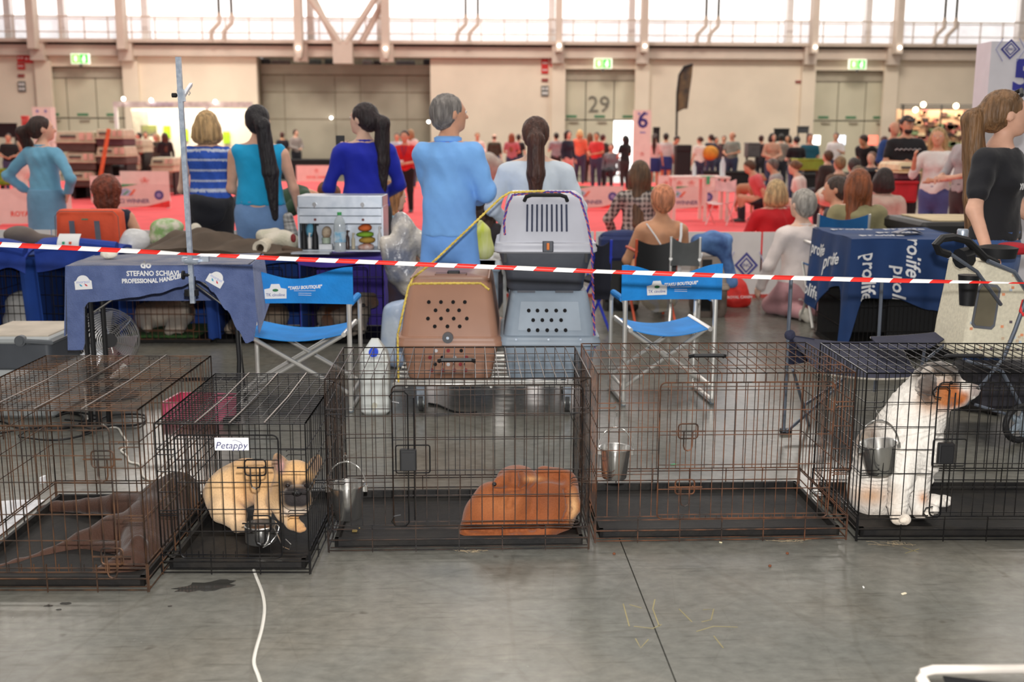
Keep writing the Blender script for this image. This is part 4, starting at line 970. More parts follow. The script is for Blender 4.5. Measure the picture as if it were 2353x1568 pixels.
q = at(1029, 776, bY - .02); MB().cyl((q.x - bl[0], -.035, q.z - zc), .03, .03, 20, axis='y').build('latch_disc', mat('latch_grey', (88, 88, 92), .4), bc); MB().cyl((q.x - bl[0], -.042, q.z - zc), .008, .01, 12, axis='y').build('latch_pin', M_galv, bc)
MB().rbox(-.09, .09, .18, .26, zt2 - .006, zt2 + .008, .01).build('handle_recess', mat('tan_dark', (120, 86, 70), .5), bc); MB().rbox(-.02, .05, .19, .24, zt2, zt2 + .022, .008).build('handle', M_black, bc)
for k_ in (-.5, .5): MB().rbox(W_ * .84 * k_ * .93 - .006, W_ * .84 * k_ * .93 + .006, .1, .6, zt2 - .02, zt2 - .004, .004).build('roof_rib', M_brown, bc)
# lower grey carrier
M_gl = mat('grey_plastic', (142, 156, 170), .45, var=.05); M_g2 = mat('light_grey_plastic', (190, 192, 202), .4, var=.03); M_gd = mat('charcoal_plastic', (66, 70, 80), .5, var=.06, bump=.05)
gY = tY0 + .07; gx = at(1262, 870, gY).x; W2 = at(1370, 783, gY).x - at(1150, 783, gY).x
zr2 = at(1262, 783, gY).z - zc; zt3 = at(1262, 668, gY + .1).z - zc
gc = carrier('blue-grey plastic pet carrier under the two-tone one', (gx, gY, zc), W2, .62, [(0, .84, .02), (.02, .88, .01), (zr2 - .03, .97, .004), (zr2, 1, 0), (zr2 + .03, .96, .01), (zt3 - .03, .82, .07), (zt3, .78, .09)], M_gl, M_gl, zr2)
MB().add([(-W2 * .33, .022, zr2 + .055), (W2 * .33, .022, zr2 + .055), (W2 * .30, .066, zt3 - .055), (-W2 * .30, .066, zt3 - .055)] + [(-W2 * .33, .012, zr2 + .055), (W2 * .33, .012, zr2 + .055), (W2 * .30, .056, zt3 - .055), (-W2 * .30, .056, zt3 - .055)], [(0, 1, 2, 3), (7, 6, 5, 4), (0, 4, 5, 1), (1, 5, 6, 2), (2, 6, 7, 3), (3, 7, 4, 0)]).build('front_plate', M_gl, gc)
for py, xs in ((714, (1215, 1235, 1256, 1278, 1298)), (735, (1225, 1246, 1267, 1289)), (757, (1215, 1235, 1257, 1278, 1299))):
    for px in xs:
        q = at(px, py, gY + .04); z = q.z - zc; MB().cyl((q.x - gx, -.012 + (z - zr2) * .29, z), .0105, .03, 14, axis='y').build('vent_hole', M_hole, gc)
for px in (1186, 1260, 1333): q = at(px, 779, gY - .01); MB().cyl((q.x - gx, -.03, q.z - zc), .007, .02, 6, axis='y').build('bolt', M_galv, gc)
# upper two-tone carrier
uY = gY + .04; uz = zc + zt3 + .004; W3 = at(1365, 560, uY).x - at(1143, 560, uY).x; ux_ = at(1254, 600, uY).x
zr3 = at(1254, 566, uY).z - uz; zt4 = at(1254, 446, uY + .1).z - uz
uc = carrier('two-tone pet carrier, light grey above charcoal, on top of the blue-grey one', (ux_, uY, uz), W3, .56, [(0, .76, .03), (.015, .80, .02), (.10, .84, .012), (.12, .88, .01), (zr3 - .04, .97, .0), (zr3 - .005, 1.0, 0), (zr3 + .005, 1.0, 0), (zr3 + .03, .97, .006), (zt4 - .06, .84, .05), (zt4 - .015, .78, .07), (zt4, .70, .10)], M_g2, M_gd, zr3 - .005)
for i in range(9):
    px = 1211 + i * 11.4; q0, q1 = at(px, 532, uY + .02), at(px - (i - 4) * .2, 470, uY + .05)
    MB().tube([(q0.x - ux_, .012, q0.z - uz), (q1.x - ux_, .046, q1.z - uz)], .006, 6).build('vent_slot', mat('slot_dark', (56, 62, 84), .7), uc)
q = at(1259, 562, uY); MB().rbox(q.x - ux_ - .03, q.x - ux_ + .03, -.03, .02, zr3 - .03, zr3 + .028, .006).build('latch', M_gd, uc); MB().rbox(q.x - ux_ - .008, q.x - ux_ + .008, -.036, -.02, zr3 - .018, zr3 + .02, .006).build('latch_button', mat('orange_plastic', (240, 130, 40), .4), uc)
hA, hB = at(1205, 462, uY + .03), at(1304, 462, uY + .03)
MB().tube([(hA.x - ux_, .05, zt4 - .035), (hA.x - ux_ + .01, .03, zt4 - .012), (hA.x - ux_ + .04, .025, zt4 - .002), (hB.x - ux_ - .04, .025, zt4 - .002), (hB.x - ux_ - .01, .03, zt4 - .012), (hB.x - ux_, .05, zt4 - .035)], .011, 8).build('handle', M_black, uc, smooth=True)
for x_ in (-W3 * .42, W3 * .42): MB().box(x_ - .008, x_ + .008, -.004, .02, zr3 - .09, zr3 - .03).build('clip', M_black, uc)
for x_ in (-W3 * .2, W3 * .2): MB().box(x_ - .05, x_ + .05, .03, .2, -.012, .004).build('foot', M_gd, uc)
# ---- ropes
def rope(name, label, pts, r, m1, m2, group=None):
    P = [Vector(p) for p in pts]; L_ = [0]
    for i in range(len(P) - 1): L_.append(L_[-1] + (P[i + 1] - P[i]).length)
    n = int(L_[-1] / .012); t = thing(name, label, 'rope', P[0])
    def pos(s_):
        for i in range(len(P) - 1):
            if s_ <= L_[i + 1] or i == len(P) - 2: return P[i].lerp(P[i + 1], (s_ - L_[i]) / max(1e-6, L_[i + 1] - L_[i]))
    MB().tube([pos(L_[-1] * i / n) for i in range(n + 1)], r * .8, 6).build('core', m1, t, world=True, smooth=True)
    for k_, m in ((0, m1), (math.pi, m2)):
        pts_ = []
        for i in range(n * 2 + 1):
            p = pos(L_[-1] * i / (n * 2)); a = i * .9 + k_; pts_.append(p + Vector((math.cos(a), .6 * math.sin(a), math.sin(a))) * r * .55)
        MB().tube(pts_, r * .62, 5).build('strand', m, t, world=True, smooth=True)
M_yel, M_yel2, M_rp, M_ro = mat('yellow_rope', (222, 196, 96), .8), mat('yellow_rope_dark', (196, 164, 70), .8), mat('rope_violet', (86, 66, 150), .8), mat('rope_orange', (214, 110, 100), .8)
yy = bY - .03
rope('rope', 'yellow rope running from the tan carrier up to the two-tone carrier', [at(915, 764, yy), at(925, 720, yy), at(938, 660, yy + .04), at(950, 638, yy + .1), at(1000, 598, yy + .03), at(1080, 522, yy + .03), at(1150, 455, uY - .01), at(1172, 442, uY + .02), at(1250, 439, uY + .06)], .0065, M_yel, M_yel2)
rope('rope', 'yellow rope lying across the front roof edge of the tan carrier', [at(938, 658, yy + .08), at(950, 652, bY + .075), at(1040, 651, bY + .075), at(1105, 651, bY + .075), at(1124, 666, bY + .06)], .0065, M_yel, M_yel2)
rope('rope', 'violet and orange rope draped over the two-tone carrier and hanging down its right side', [at(1160, 540, uY - .02), at(1158, 510, uY - .01), at(1166, 470, uY - .005), at(1178, 448, uY + .02), at(1250, 441, uY + .07), at(1310, 441, uY + .06), at(1333, 455, uY + .02), at(1350, 510, uY - .01), at(1360, 570, uY - .02), at(1362, 640, uY - .025), at(1364, 700, uY - .025), at(1366, 770, uY - .02), at(1366, 800, uY)], .0065, M_rp, M_ro)
rope('rope', 'yellow rope hanging beside the tan carrier', [at(914, 766, yy), at(915, 830, yy), at(916, 878, yy)], .006, M_yel, M_yel2)
# ================================================================== covered crates behind and the clutter on them
def lump(name, label, cat, prims, m, h=.02, k=.05, noise=None, group=None, parts=None):
    s = SDF(h, k)
    for q in prims: (s.ell if q[0] == 'e' else s.cone)(*q[1:])
    lo, hi = s.bounds(); base = Vector(((lo[0] + hi[0]) / 2, (lo[1] + hi[1]) / 2, lo[2]))
    me = s.mesh(noise=noise)[0]; me.transform(Matrix.Translation(-base)); o = link(name, me, m); o.location = base
    _xf[o] = Matrix.Translation(base); return tag(o, label, cat, group)
BY, BYB = 7.95, 8.58
btz = at(500, 592, BY).z
M_bin = mat('cover_blue', (22, 62, 138), .85, var=.12, scale=3, bump=.25, bscale=9)
def back_crate(label, xa, xb, wm, clabel, cm, side=None, grid=.045, tray=True, sidedrop=.62):
    A, B = at(xa, 700, BY).x, at(xb, 700, BY).x; w = B - A
    t = thing('wire_dog_crate', label, 'crate', (A, BY, 0), 0, 'covered wire crates along the ring')
    H = btz - .012
    def grid_panel(p0, u, L_, nm, d=None):
        mb = MB(); n = round(L_ / grid)
        for i in range(n + 1): mb.tube([(p0[0] + u[0] * L_ * i / n, p0[1] + u[1] * L_ * i / n, .03), (p0[0] + u[0] * L_ * i / n, p0[1] + u[1] * L_ * i / n, H)], .0024, 4, cap=False)
        for z in (.03, .09, .22, .36, .5, H): mb.tube([(*p0, z), (p0[0] + u[0] * L_, p0[1] + u[1] * L_, z)], .003, 4, cap=False)
        o = mb.build(nm, wm, t); o['kind'] = 'stuff'
    grid_panel((0, 0), (1, 0), w, 'front_panel'); grid_panel((0, 0), (0, 1), BYB - BY, 'left_panel'); grid_panel((w, 0), (0, 1), BYB - BY, 'right_panel')
    MB().tube(rrect(w * .18, w * .82, .1, H - .06, .02, -.006), .0035, 5, closed=True).tube([(w * .18, -.006, .28), (w * .82, -.006, .28)], .003, 4).build('door', wm, t)
    MB().rbox(.01, w - .01, .01, BYB - BY - .01, 0, .03, .01).build('tray', M_tray, t)
    c = thing('crate_cover', clabel, 'cover', (A, BY, 0), 0, 'fabric covers over the crates')
    D = BYB - BY
    MB().surf(lambda u, v: (-.012 + (w + .024) * u, -.02 + (D + .04) * v, H + .012 + .006 * math.sin(7 * u + 4 * v)), 12, 10, .008).build('top', cm, c, smooth=True)
    MB().surf(lambda u, v: (-.012 + (w + .024) * u, D + .018, H + .012 - (H - .02) * v), 8, 6, .008).build('back', cm, c, smooth=True)
    for sx, xx in ((-1, -.012), (1, w + .012)):
        if side and sx not in side: continue
        MB().surf(lambda u, v: (xx + sx * .012 * math.sin(6 * u) * v, -.02 + (D + .04) * u, H + .012 - (sidedrop * H / .64) * v), 10, 10, .008).build('side', cm, c, smooth=True)
    MB().surf(lambda u, v: (-.012 + (w + .024) * u, -.022 - .008 * v, H + .014 - (.05 + .02 * math.sin(u * 5)) * v), 12, 3, .006).build('valance', cm, c, smooth=True)
    return t, A, w
back_crate('covered wire crate at far left holding a white bundle', -40, 88, M_wold, 'blue cover over the crate at far left', M_bin)
back_crate('covered black wire crate half hidden behind the towel table', 92, 272, M_wblk, 'blue cover over the crate behind the towel table', M_bin)
back_crate('covered rusty wire crate holding a lying brown and white dog', 278, 482, M_wrust, 'blue cover over the rusty crate with the lying dog', M_bin)
back_crate('covered black wire crate seen behind the left blue chair', 488, 688, M_wblk, 'blue cover over the crate behind the left blue chair', M_bin)
back_crate('covered black wire crate below the metal tool chest', 694, 880, M_wblk, 'purple cover over the crate below the tool chest', M_purple, sidedrop=.6)
zz = btz + .012
# hanging blue side drapes between the left crates
for xa, xb, lab in ((44, 84, 'hanging blue cloth flap between the two leftmost crates'), (466, 494, 'hanging blue cloth flap behind the left chair leg')):
    A, B = at(xa, 600, BY - .06), at(xb, 600, BY - .06)
    o = MB().surf(lambda u, v: (A.x + (B.x - A.x) * (u + .25 * v), BY - .06 - .02 * math.sin(u * 7), .63 - .58 * v), 8, 10, .008).build('cloth_flap', M_bin, smooth=True); tag(o, lab, 'cloth')
# white bundle in the far left crate
lump('fleece_bundle', 'white fleece bundle inside the far left crate', 'blanket', [('e', (at(55, 740, 8.2).x, 8.25, .12), (.17, .18, .12)), ('e', (at(50, 720, 8.2).x, 8.25, .25), (.13, .15, .1))], mat('fleece_white', (190, 188, 184), .95, bump=.4, bscale=30))
# near rusty wire panel at the very left edge
p = fl(8, 1010); t = thing('wire_panel', 'narrow rusty wire cage panel standing at the left edge', 'panel', p, 1.2)
mb = MB()
for i in range(5): mb.tube([(-.12 + i * .03, 0, 0), (-.12 + i * .03, 0, .78)], .0028, 4)
for z in (.02, .2, .4, .6, .78): mb.tube([(-.12, 0, z), (0, 0, z)], .0028, 4)
o = mb.build('wire_grid', M_wrust, t); o['kind'] = 'stuff'
# folded royal blue covers
def fold(name, label, xa, xb, yt, yb, Y, m, drop, th=.05, patch=None, tilt=0.0):
    A, B = at(xa, yb, Y), at(xb, yb, Y); w = B.x - A.x
    t = thing(name, label, 'cover', (A.x, Y, zz), 0, 'folded blue covers on the crates')
    MB().surf(lambda u, v: (w * u, -.10 + .36 * v, .05 + .03 * math.sin(3 * u + 1) + th * math.sin(math.pi * v) ** .7 + tilt * u), 16, 10, .02).build('fold', m, t, smooth=True)
    MB().surf(lambda u, v: (w * u * (1 - .06 * v) + .02 * v, -.10 - .03 * v - .01 * math.sin(u * 9), .05 + .03 * math.sin(3 * u + 1) + tilt * u - drop * v * (.75 + .25 * math.cos(u * 4))), 20, 8, .008).build('hanging_part', m, t, smooth=True)
    MB().tube([(w * .02, -.09, .06), (w * .5, -.09, .10 + tilt * .5), (w * .98, -.09, .07 + tilt)], .045, 10).build('rolled_edge', m, t, smooth=True)
    if patch:
        MB().surf(lambda u, v: (w * (patch + .26 * u), -.142 + .06 * v * v, .065 + .085 * v + .02), 6, 4, .004).build('white_patch', M_print, t, smooth=True)
        for k_, cc in ((.08, (40, 160, 120)), (.16, (220, 90, 50))): MB().box(w * (patch + k_) - .008, w * (patch + k_) + .008, -.146, -.13, .10, .118).build('patch_mark', mat('pm%d' % cc[0], cc), t)
fold('folded_cover', 'royal blue folded cover with a white patch behind the towel table', 95, 284, 540, 598, 7.9, M_rblue, .18, patch=.30)
fold('folded_cover', 'royal blue folded cover at the far left edge', -30, 74, 535, 590, 7.85, M_rblue, .20, tilt=-.02)
# orange bag
A = at(136, 565, 8.32); B = at(288, 565, 8.32); t = thing('tote_bag', 'orange zip bag with grey straps standing on the crates', 'bag', ((A.x + B.x) / 2, 8.32, zz)); w = B.x - A.x
hB = at(210, 481, 8.32).z - zz; M_or = mat('orange_canvas', (226, 84, 46), .7, var=.06, bump=.1, bscale=40)
MB().rbox(-w / 2, w / 2, -.08, .10, 0, hB, .05, 4, .95).build('body', M_or, t, smooth=True, angle=60)
MB().tube([(-w / 2 + .01, -.078, .02), (-w / 2 + .015, -.078, hB - .05), (-w / 2 + .05, -.078, hB - .012), (w / 2 - .05, -.078, hB - .012), (w / 2 - .015, -.078, hB - .05), (w / 2 - .01, -.078, .02)], .003, 5).build('piping', mat('piping_grey', (120, 100, 90), .7), t, smooth=True)
for x_ in (-.11, .08): MB().surf(lambda u, v: (x_ - .02 + .04 * u + .008 * v, -.088, hB * .74 - hB * .72 * v), 3, 6, .004).build('strap', mat('strap_grey', (104, 106, 114), .7), t)
MB().box(-.035, .012, -.086, -.08, hB * .76, hB * .79).build('label', mat('label_green', (70, 150, 110), .6), t)
# aluminium tool chest with open front
A = at(688, 578, 8.02); B = at(880, 578, 8.02); w = B.x - A.x; tcx = (A.x + B.x) / 2; z0 = A.z
t = thing('tool_chest', 'aluminium grooming tool chest with open front on the crates', 'chest', (tcx, 8.02, z0)); M_alu = mat('brushed_aluminium', (188, 196, 206), .38, .75, c2=(206, 212, 220), scale=12)
hz = lambda y: at(780, y, 8.02).z - z0
D = .34
MB().box(-w / 2, w / 2, 0, D, 0, .01).build('bottom', M_alu, t); MB().box(-w / 2, w / 2, D - .01, D, 0, hz(475)).build('back', M_alu, t)
for s_ in (-1, 1): MB().box(s_ * w / 2 - .006, s_ * w / 2 + .006, 0, D, 0, hz(475)).build('side', M_alu, t)
MB().rbox(-w / 2 - .004, w / 2 + .004, -.004, D, hz(478), hz(450), .008).build('lid', M_alu, t)
MB().rbox(-w / 2, w / 2, 0, D, hz(496), hz(479), .004).build('upper_drawer', M_alu, t); MB().rbox(-w / 2, w / 2, 0, D, hz(514), hz(497), .004).build('lower_drawer', M_alu, t)
MB().box(-.015, .004, 0, D, 0, hz(514)).build('divider', M_alu, t); MB().box(-w / 2 - .03, -.06, -.16, .0, -.004, .006).build('drop_flap', M_alu, t)
for x_ in (-w * .3, w * .27):
    MB().cyl((x_, -.016, hz(470)), .016, .014, 12, axis='y').box(x_ - .008, x_ + .008, -.012, 0, hz(478), hz(466)).build('clasp', M_chrome, t)
    MB().cyl((x_, -.008, hz(505)), .01, .01, 10, axis='y').build('drawer_pull', mat('pull_red', (110, 44, 40), .5), t)
# things in the chest: each bottle, pot, cloth of its own
def bottle(label, px, pyb, h, r, m, cap=None, Y=8.1, shape='pump', group='bottles in the tool chest'):
    b = at(px, pyb, Y); b.z = z0 + .011; t = thing('bottle', label, 'bottle', b, 0, group)
    MB().lathe([(.001, 0), (r, .002), (r, h * .62), (r * .45, h * .74), (r * .4, h * .86), (.001, h * .86)] if shape != 'spray' else [(.001, 0), (r, .002), (r * .9, h * .5), (r * .5, h * .72), (r * .5, h * .86), (.001, h * .86)], n=14).build('body', m, t, smooth=True)
    MB().cyl((0, 0, h * .84), r * .5, h * .16, 10).box(-r * .3, r * 1.1, -.006, .006, h * .93, h * .98).build('nozzle', cap or m, t)
bottle('black spray bottle at the left in the tool chest', 699, 572, .19, .024, M_black, shape='spray')
bottle('small white tube next to the left black spray bottle', 712, 572, .12, .014, M_white)
bottle('black spray bottle near the middle of the tool chest', 725, 572, .19, .026, M_black, shape='spray')
bottle('slim white bottle at the right in the tool chest', 873, 574, .17, .015, M_white)
bottle('cream bottle standing right of the divider', 812, 570, .12, .014, mat('cream_bottle', (214, 204, 176), .5))
bottle('brown bottle right of the water bottle', 799, 574, .14, .016, mat('amber_bottle', (70, 44, 36), .3))
b = at(782, 580, 7.98); t = thing('water_bottle', 'clear plastic water bottle with blue label in front of the tool chest', 'bottle', (b.x, 7.98, z0))
M_pet = mat('clear_plastic', (214, 222, 226), .12, alpha=.55, var=.02)
MB().lathe([(.001, 0), (.042, .003), (.042, .08), (.036, .10), (.042, .12), (.043, .2), (.036, .235), (.014, .27), (.001, .272)], n=18).build('body', M_pet, t, smooth=True)
MB().lathe([(.0435, .075), (.0438, .08), (.0438, .145), (.0435, .15)], n=18).build('paper_label', mat('label_blue', (120, 180, 214), .6, c2=(214, 226, 232), scale=20), t, smooth=True)
MB().cyl((0, 0, .27), .016, .022, 12).build('cap', mat('cap_green', (60, 170, 90), .5), t)
def chest_lump(label, px, py, r, m, cat='cloth', Y=8.14, name='folded_cloth', noise=None):
    c = at(px, py, Y); o = lump(name, label, cat, [('e', (c.x, Y, c.z), r), ('e', (c.x + r[0] * .3, Y, c.z + r[2] * .3), (r[0] * .7, r[1], r[2] * .7))], m, h=.009, k=.02, noise=noise); return o
chest_lump('orange cloth on top of the pile in the tool chest', 838, 524, (.05, .05, .025), mat('cloth_orange', (240, 120, 60), .9))
chest_lump('lime green cloth in the pile in the tool chest', 838, 539, (.065, .05, .018), mat('cloth_lime', (140, 190, 60), .9))
chest_lump('mustard cloth at the bottom of the pile in the tool chest', 843, 552, (.06, .05, .022), mat('cloth_mustard', (196, 156, 70), .9))
chest_lump('clear bag of pink sticks in the tool chest', 840, 568, (.06, .04, .025), mat('bag_pink', (214, 160, 140), .3, c2=(230, 200, 190), scale=30), 'bag', name='plastic_bag')
chest_lump('light blue cloth standing behind the bottles in the tool chest', 712, 530, (.03, .03, .05), mat('cloth_sky', (110, 180, 210), .8))
chest_lump('paper packet leaning in the middle of the tool chest', 750, 535, (.035, .025, .045), mat('packet', (206, 186, 160), .7, c2=(150, 120, 100), scale=20), 'packet', name='paper_packet')
for lab, px, py, wv, hv, cc in (('small white carton in the tool chest', 749, 574, .10, .04, (226, 228, 230)),):
    c = at(px, py, 8.06); o = MB().rbox(-wv / 2, wv / 2, -.02, .03, 0, hv, .004).box(-wv * .4, wv * .4, -.0215, -.02, hv * .3, hv * .6).build('carton', mat('carton', cc, .6)); o.location = (c.x, 8.06, z0 + .011); tag(o, lab, 'box')
b = at(750, 556, 8.12); o = MB().lathe([(.001, 0), (.032, .001), (.032, .028), (.034, .03), (.034, .042), (.001, .043)], n=16).build('jar', mat('jar_green', (176, 190, 170), .4), smooth=True); o.location = (b.x, 8.12, z0 + .052); tag(o, 'pale green jar on the white carton in the tool chest', 'jar')
# brown jacket heap and bags on the crates
c = lambda px, py, Y=8.2: tuple(at(px, py, Y))
nz = lambda X, Y, Z: .012 * np.sin(X * 14 + 5 * Z + 3 * np.sin(Y * 9)) + .008 * np.sin(X * 31 + Y * 17)
def jk(u, v):
    px = 318 + 382 * u; Yv = 7.86 + .75 * v; A = at(px, 585, 8.1).x
    hgt = np.interp(u, [0, .06, .2, .34, .5, .62, .8, 1], [.0, .05, .13, .16, .12, .085, .05, .015])
    wv = .012 * math.sin(u * 31 + 4 * math.sin(v * 9)) + .010 * math.sin(u * 17 - v * 14) + .014 * math.sin(v * 11 + u * 6)
    if v < .16: q = 1 - v / .16; return (A, 7.93 - .05 * (1 - q), zz + .012 + (hgt * .35 + wv * .4) * (1 - q) - .055 * q * (1 + .5 * math.sin(u * 13)))
    return (A + .02 * math.sin(v * 7), Yv, zz + .014 + abs(hgt * math.sin(math.pi * min(1, (v - .1) / .9) ** .7) + wv * min(1, hgt * 14)))
jo = MB().surf(jk, 70, 26, .012).build('jacket', mat('brown_cloth', (88, 74, 62), .8, var=.12, scale=5, bump=.3, bscale=10), smooth=True); tag(jo, 'dark brown jacket spread over the crates behind the grooming pole', 'jacket')
lump('plastic_bag', 'white plastic bag left of the brown jacket', 'bag', [('e', (*c(315, 560)[:2], zz + .09), (.09, .1, .085)), ('e', (*c(300, 565)[:2], zz + .05), (.08, .1, .05))], mat('bag_white', (216, 216, 216), .4, bump=.5, bscale=14), h=.015, noise=nz)
lump('shopping_bag', 'cream and green patterned bag behind the brown jacket', 'bag', [('e', (*c(385, 540, 8.45)[:2], zz + .17), (.13, .09, .07)), ('e', (*c(380, 550, 8.45)[:2], zz + .08), (.13, .09, .08))], mat('bag_pattern', (220, 214, 196), .7, c2=(140, 180, 110), scale=14), h=.018)
lump('shopping_bag', 'small cream bag right of the grooming pole', 'bag', [('e', (*c(450, 535, 8.5)[:2], zz + .1), (.06, .06, .1))], mat('bag_cream', (214, 206, 190), .7), h=.015)
rl_ = thing('rolled_mat', 'cream rolled mat with open end facing the camera', 'mat', (*c(606, 572, 8.05)[:2], zz))
MB().loft([[(.055 * math.cos(q * .4488), -.02 + y_, .06 + .055 * math.sin(q * .4488)) for q in range(14)] for y_ in (-.1, .25)], False, True).loft([[(.03 * math.cos(-q * .4488), -.12, .06 + .03 * math.sin(-q * .4488)) for q in range(14)], [(.03 * math.cos(-q * .4488), .1, .06 + .03 * math.sin(-q * .4488)) for q in range(14)]], False, True).loft([[(.055 * math.cos(q * .4488), -.12, .06 + .055 * math.sin(q * .4488)) for q in range(14)], [(.03 * math.cos(q * .4488), -.12, .06 + .03 * math.sin(q * .4488)) for q in range(14)]], False, False).build('roll', mat('cream_felt', (222, 212, 192), .95, bump=.3, bscale=60), rl_, smooth=True)
lump('towel_pile', 'cream towels with green edging piled by the tool chest', 'towel', [('e', (*c(640, 555, 8.2)[:2], zz + .10), (.11, .1, .08)), ('e', (*c(672, 560, 8.2)[:2], zz + .08), (.07, .09, .07)), ('e', (*c(620, 548, 8.3)[:2], zz + .12), (.09, .08, .07))], mat('towel_cream', (222, 214, 198), .95, c2=(200, 196, 176), scale=9, bump=.4, bscale=40), h=.014, noise=nz)
for i, (xa, ya, xb, yb) in enumerate(((612, 532, 640, 528), (640, 528, 655, 540), (660, 542, 688, 540))): pass
lump('dark_red_tag', 'dark red and black tag on the cream towels', 'tag', [('e', (*c(674, 546, 8.08)[:2], zz + .12), (.022, .012, .035))], mat('tag_red', (140, 40, 44), .6), h=.008, k=.01)
lump('gloves', 'brown gloves lying in front of the cream towels', 'gloves', [('c', (*c(655, 575, 8.0)[:2], zz + .05), (*c(690, 570, 8.0)[:2], zz + .035), .025, .018), ('c', (*c(660, 572, 8.0)[:2], zz + .035), (*c(685, 580, 8.0)[:2], zz + .02), .02, .014)], mat('glove_brown', (92, 74, 60), .9), h=.01, k=.02)
lump('grey_bag', 'dull grey bag on the far left crate', 'bag', [('e', (*c(45, 540, 8.4)[:2], zz + .11), (.12, .1, .07)), ('c', (*c(70, 540, 8.4)[:2], zz + .08), (*c(120, 540, 8.4)[:2], zz + .07), .05, .04)], mat('bag_grey', (110, 100, 94), .8), h=.016)
lump('camera_lens', 'camera with striped lens held low by the woman in turquoise', 'camera', [('c', c(662, 500, 8.35), c(672, 545, 8.2), .04, .05)], mat('lens_dark', (46, 46, 48), .4, c2=(150, 150, 150), scale=20, stretch=(.2, .2, 2)), h=.01)
# items between the tool chest and the man
lump('wrapped_bundle', 'clear plastic wrapped grey and cream bundle left of the man in pale blue', 'bundle', [('e', c(922, 535, 7.6), (.10, .12, .11)), ('c', c(910, 560, 7.55), c(905, 640, 7.55), .07, .06), ('c', c(945, 560, 7.6), c(945, 650, 7.6), .08, .07)], mat('wrap_grey', (118, 122, 136), .3, c2=(216, 208, 196), scale=5, bump=.8, bscale=16), h=.014, noise=lambda X, Y, Z: 2.2 * nz(X, Y, Z * 2))
lump('plastic_bag', 'pale blue plastic bag standing left of the tan carrier', 'bag', [('c', (*c(905, 760, 7.1)[:2], .09), (*c(910, 680, 7.1)[:2], .38), .085, .075), ('c', (*c(920, 660, 7.1)[:2], .40), (*c(928, 645, 7.1)[:2], .44), .05, .02)], mat('bag_paleblue', (192, 204, 216), .4, c2=(160, 180, 210), scale=5, bump=.4, bscale=12), h=.015, noise=nz)
lump('backpack', 'dark blue backpack hanging behind the plastic bundle', 'bag', [('e', c(922, 600, 7.75), (.10, .1, .2)), ('e', c(925, 650, 7.75), (.09, .1, .1)), ('c', c(922, 660, 7.75), (*c(922, 760, 7.75)[:2], .09), .09, .1)], mat('pack_blue', (34, 44, 74), .8, c2=(60, 40, 44), scale=5), h=.018)
# second trolley with crate and yellow bag behind the man
t = thing('wire_rack', 'chrome wire rack trolley behind the man in pale blue', 'trolley', (*c(1110, 800, 7.7)[:2], 0)); x_0, x_1 = at(1010, 590, 7.7).x, at(1160, 590, 7.7).x; rz_ = at(1100, 592, 7.7).z
for i in range(9): MB().tube([(x_0, 7.55 + i * .06, rz_), (x_1, 7.55 + i * .06, rz_)], .004, 5).build('rack_bar', M_chrome, t, world=True)
for x_ in (x_0, x_1):
    for y_ in (7.55, 8.03): MB().tube([(x_, y_, 0), (x_, y_, rz_)], .012, 6).build('rack_leg', M_tube, t, world=True)
lump('shopping_bag', 'lime yellow bag with white stripes on the wire rack', 'bag', [('c', (*c(1112, 570, 7.6)[:2], rz_ + .07), (*c(1108, 530, 7.6)[:2], rz_ + .18), .075, .055), ('c', (*c(1108, 520, 7.6)[:2], rz_ + .2), (*c(1104, 505, 7.6)[:2], rz_ + .26), .04, .015)], mat('bag_lime', (196, 206, 60), .6, c2=(220, 222, 160), scale=5, stretch=(3, 1, .6)), h=.012)
b = at(1110, 700, 7.75); o = MB().rbox(x_0 + .05, x_1 - .05, 7.6, 8.0, .05, rz_ - .05, .04).rbox(x_0 + .03, x_1 - .03, 7.58, 8.02, rz_ - .09, rz_ - .05, .04).build('storage_bin', M_gl, smooth=True, angle=40); tag(o, 'blue-grey storage bin under the wire rack', 'bin')

# ================================================================== right side: cloth-covered crate, camp chair, stroller
pY, pD = 7.4, .92; pz = at(1965, 552, pY).z; pxa, pxb = at(1962, 552, pY).x, at(2238, 560, pY).x
t = thing('wire_dog_crate', 'dark double-height crate under the printed navy cloth', 'crate', (pxa, pY, 0))
mb = MB(); w = pxb - pxa
for p0, u, L_ in (((.02, .02), (1, 0), w - .04), ((.02, .02), (0, 1), pD - .04), ((w - .02, .02), (0, 1), pD - .04), ((.02, pD - .02), (1, 0), w - .04)):
    n = round(L_ / .03)
    for i in range(n + 1): mb.tube([(p0[0] + u[0] * L_ * i / n, p0[1] + u[1] * L_ * i / n, .02), (p0[0] + u[0] * L_ * i / n, p0[1] + u[1] * L_ * i / n, pz - .02)], .0024, 4, cap=False)
    for z in (.03, .2, .38, .56, pz - .02): mb.tube([(*p0, z), (p0[0] + u[0] * L_, p0[1] + u[1] * L_, z)], .003, 4, cap=False)
o = mb.build('wire_panels', M_wblk, t); o['kind'] = 'stuff'
MB().rbox(.02, w - .02, .02, pD - .02, .01, .05, .02).build('tray', M_tray, t); MB().box(.03, w - .03, pD - .08, pD - .05, .05, pz - .04).build('back_dark_sheet', M_black, t); MB().box(w * .45, w - .04, .3, .33, .05, pz - .1).build('inner_dark_sheet', M_black, t)  # black sheets stand in for the dark inside of the crate
M_pro = mat('printed_navy_cloth', (22, 56, 106), .8, var=.1, scale=3, bump=.3, bscale=6)
tc_ = thing('printed_cloth', 'navy cloth with white lettering draped over a crate', 'cloth', (pxa, pY, 0))
MB().surf(lambda u, v: (-.015 + (w + .03) * u, -.02 + (pD + .04) * v, pz + .008 + .006 * math.sin(6 * u + 8 * v)), 14, 14, .005).build('top', M_pro, tc_, smooth=True)
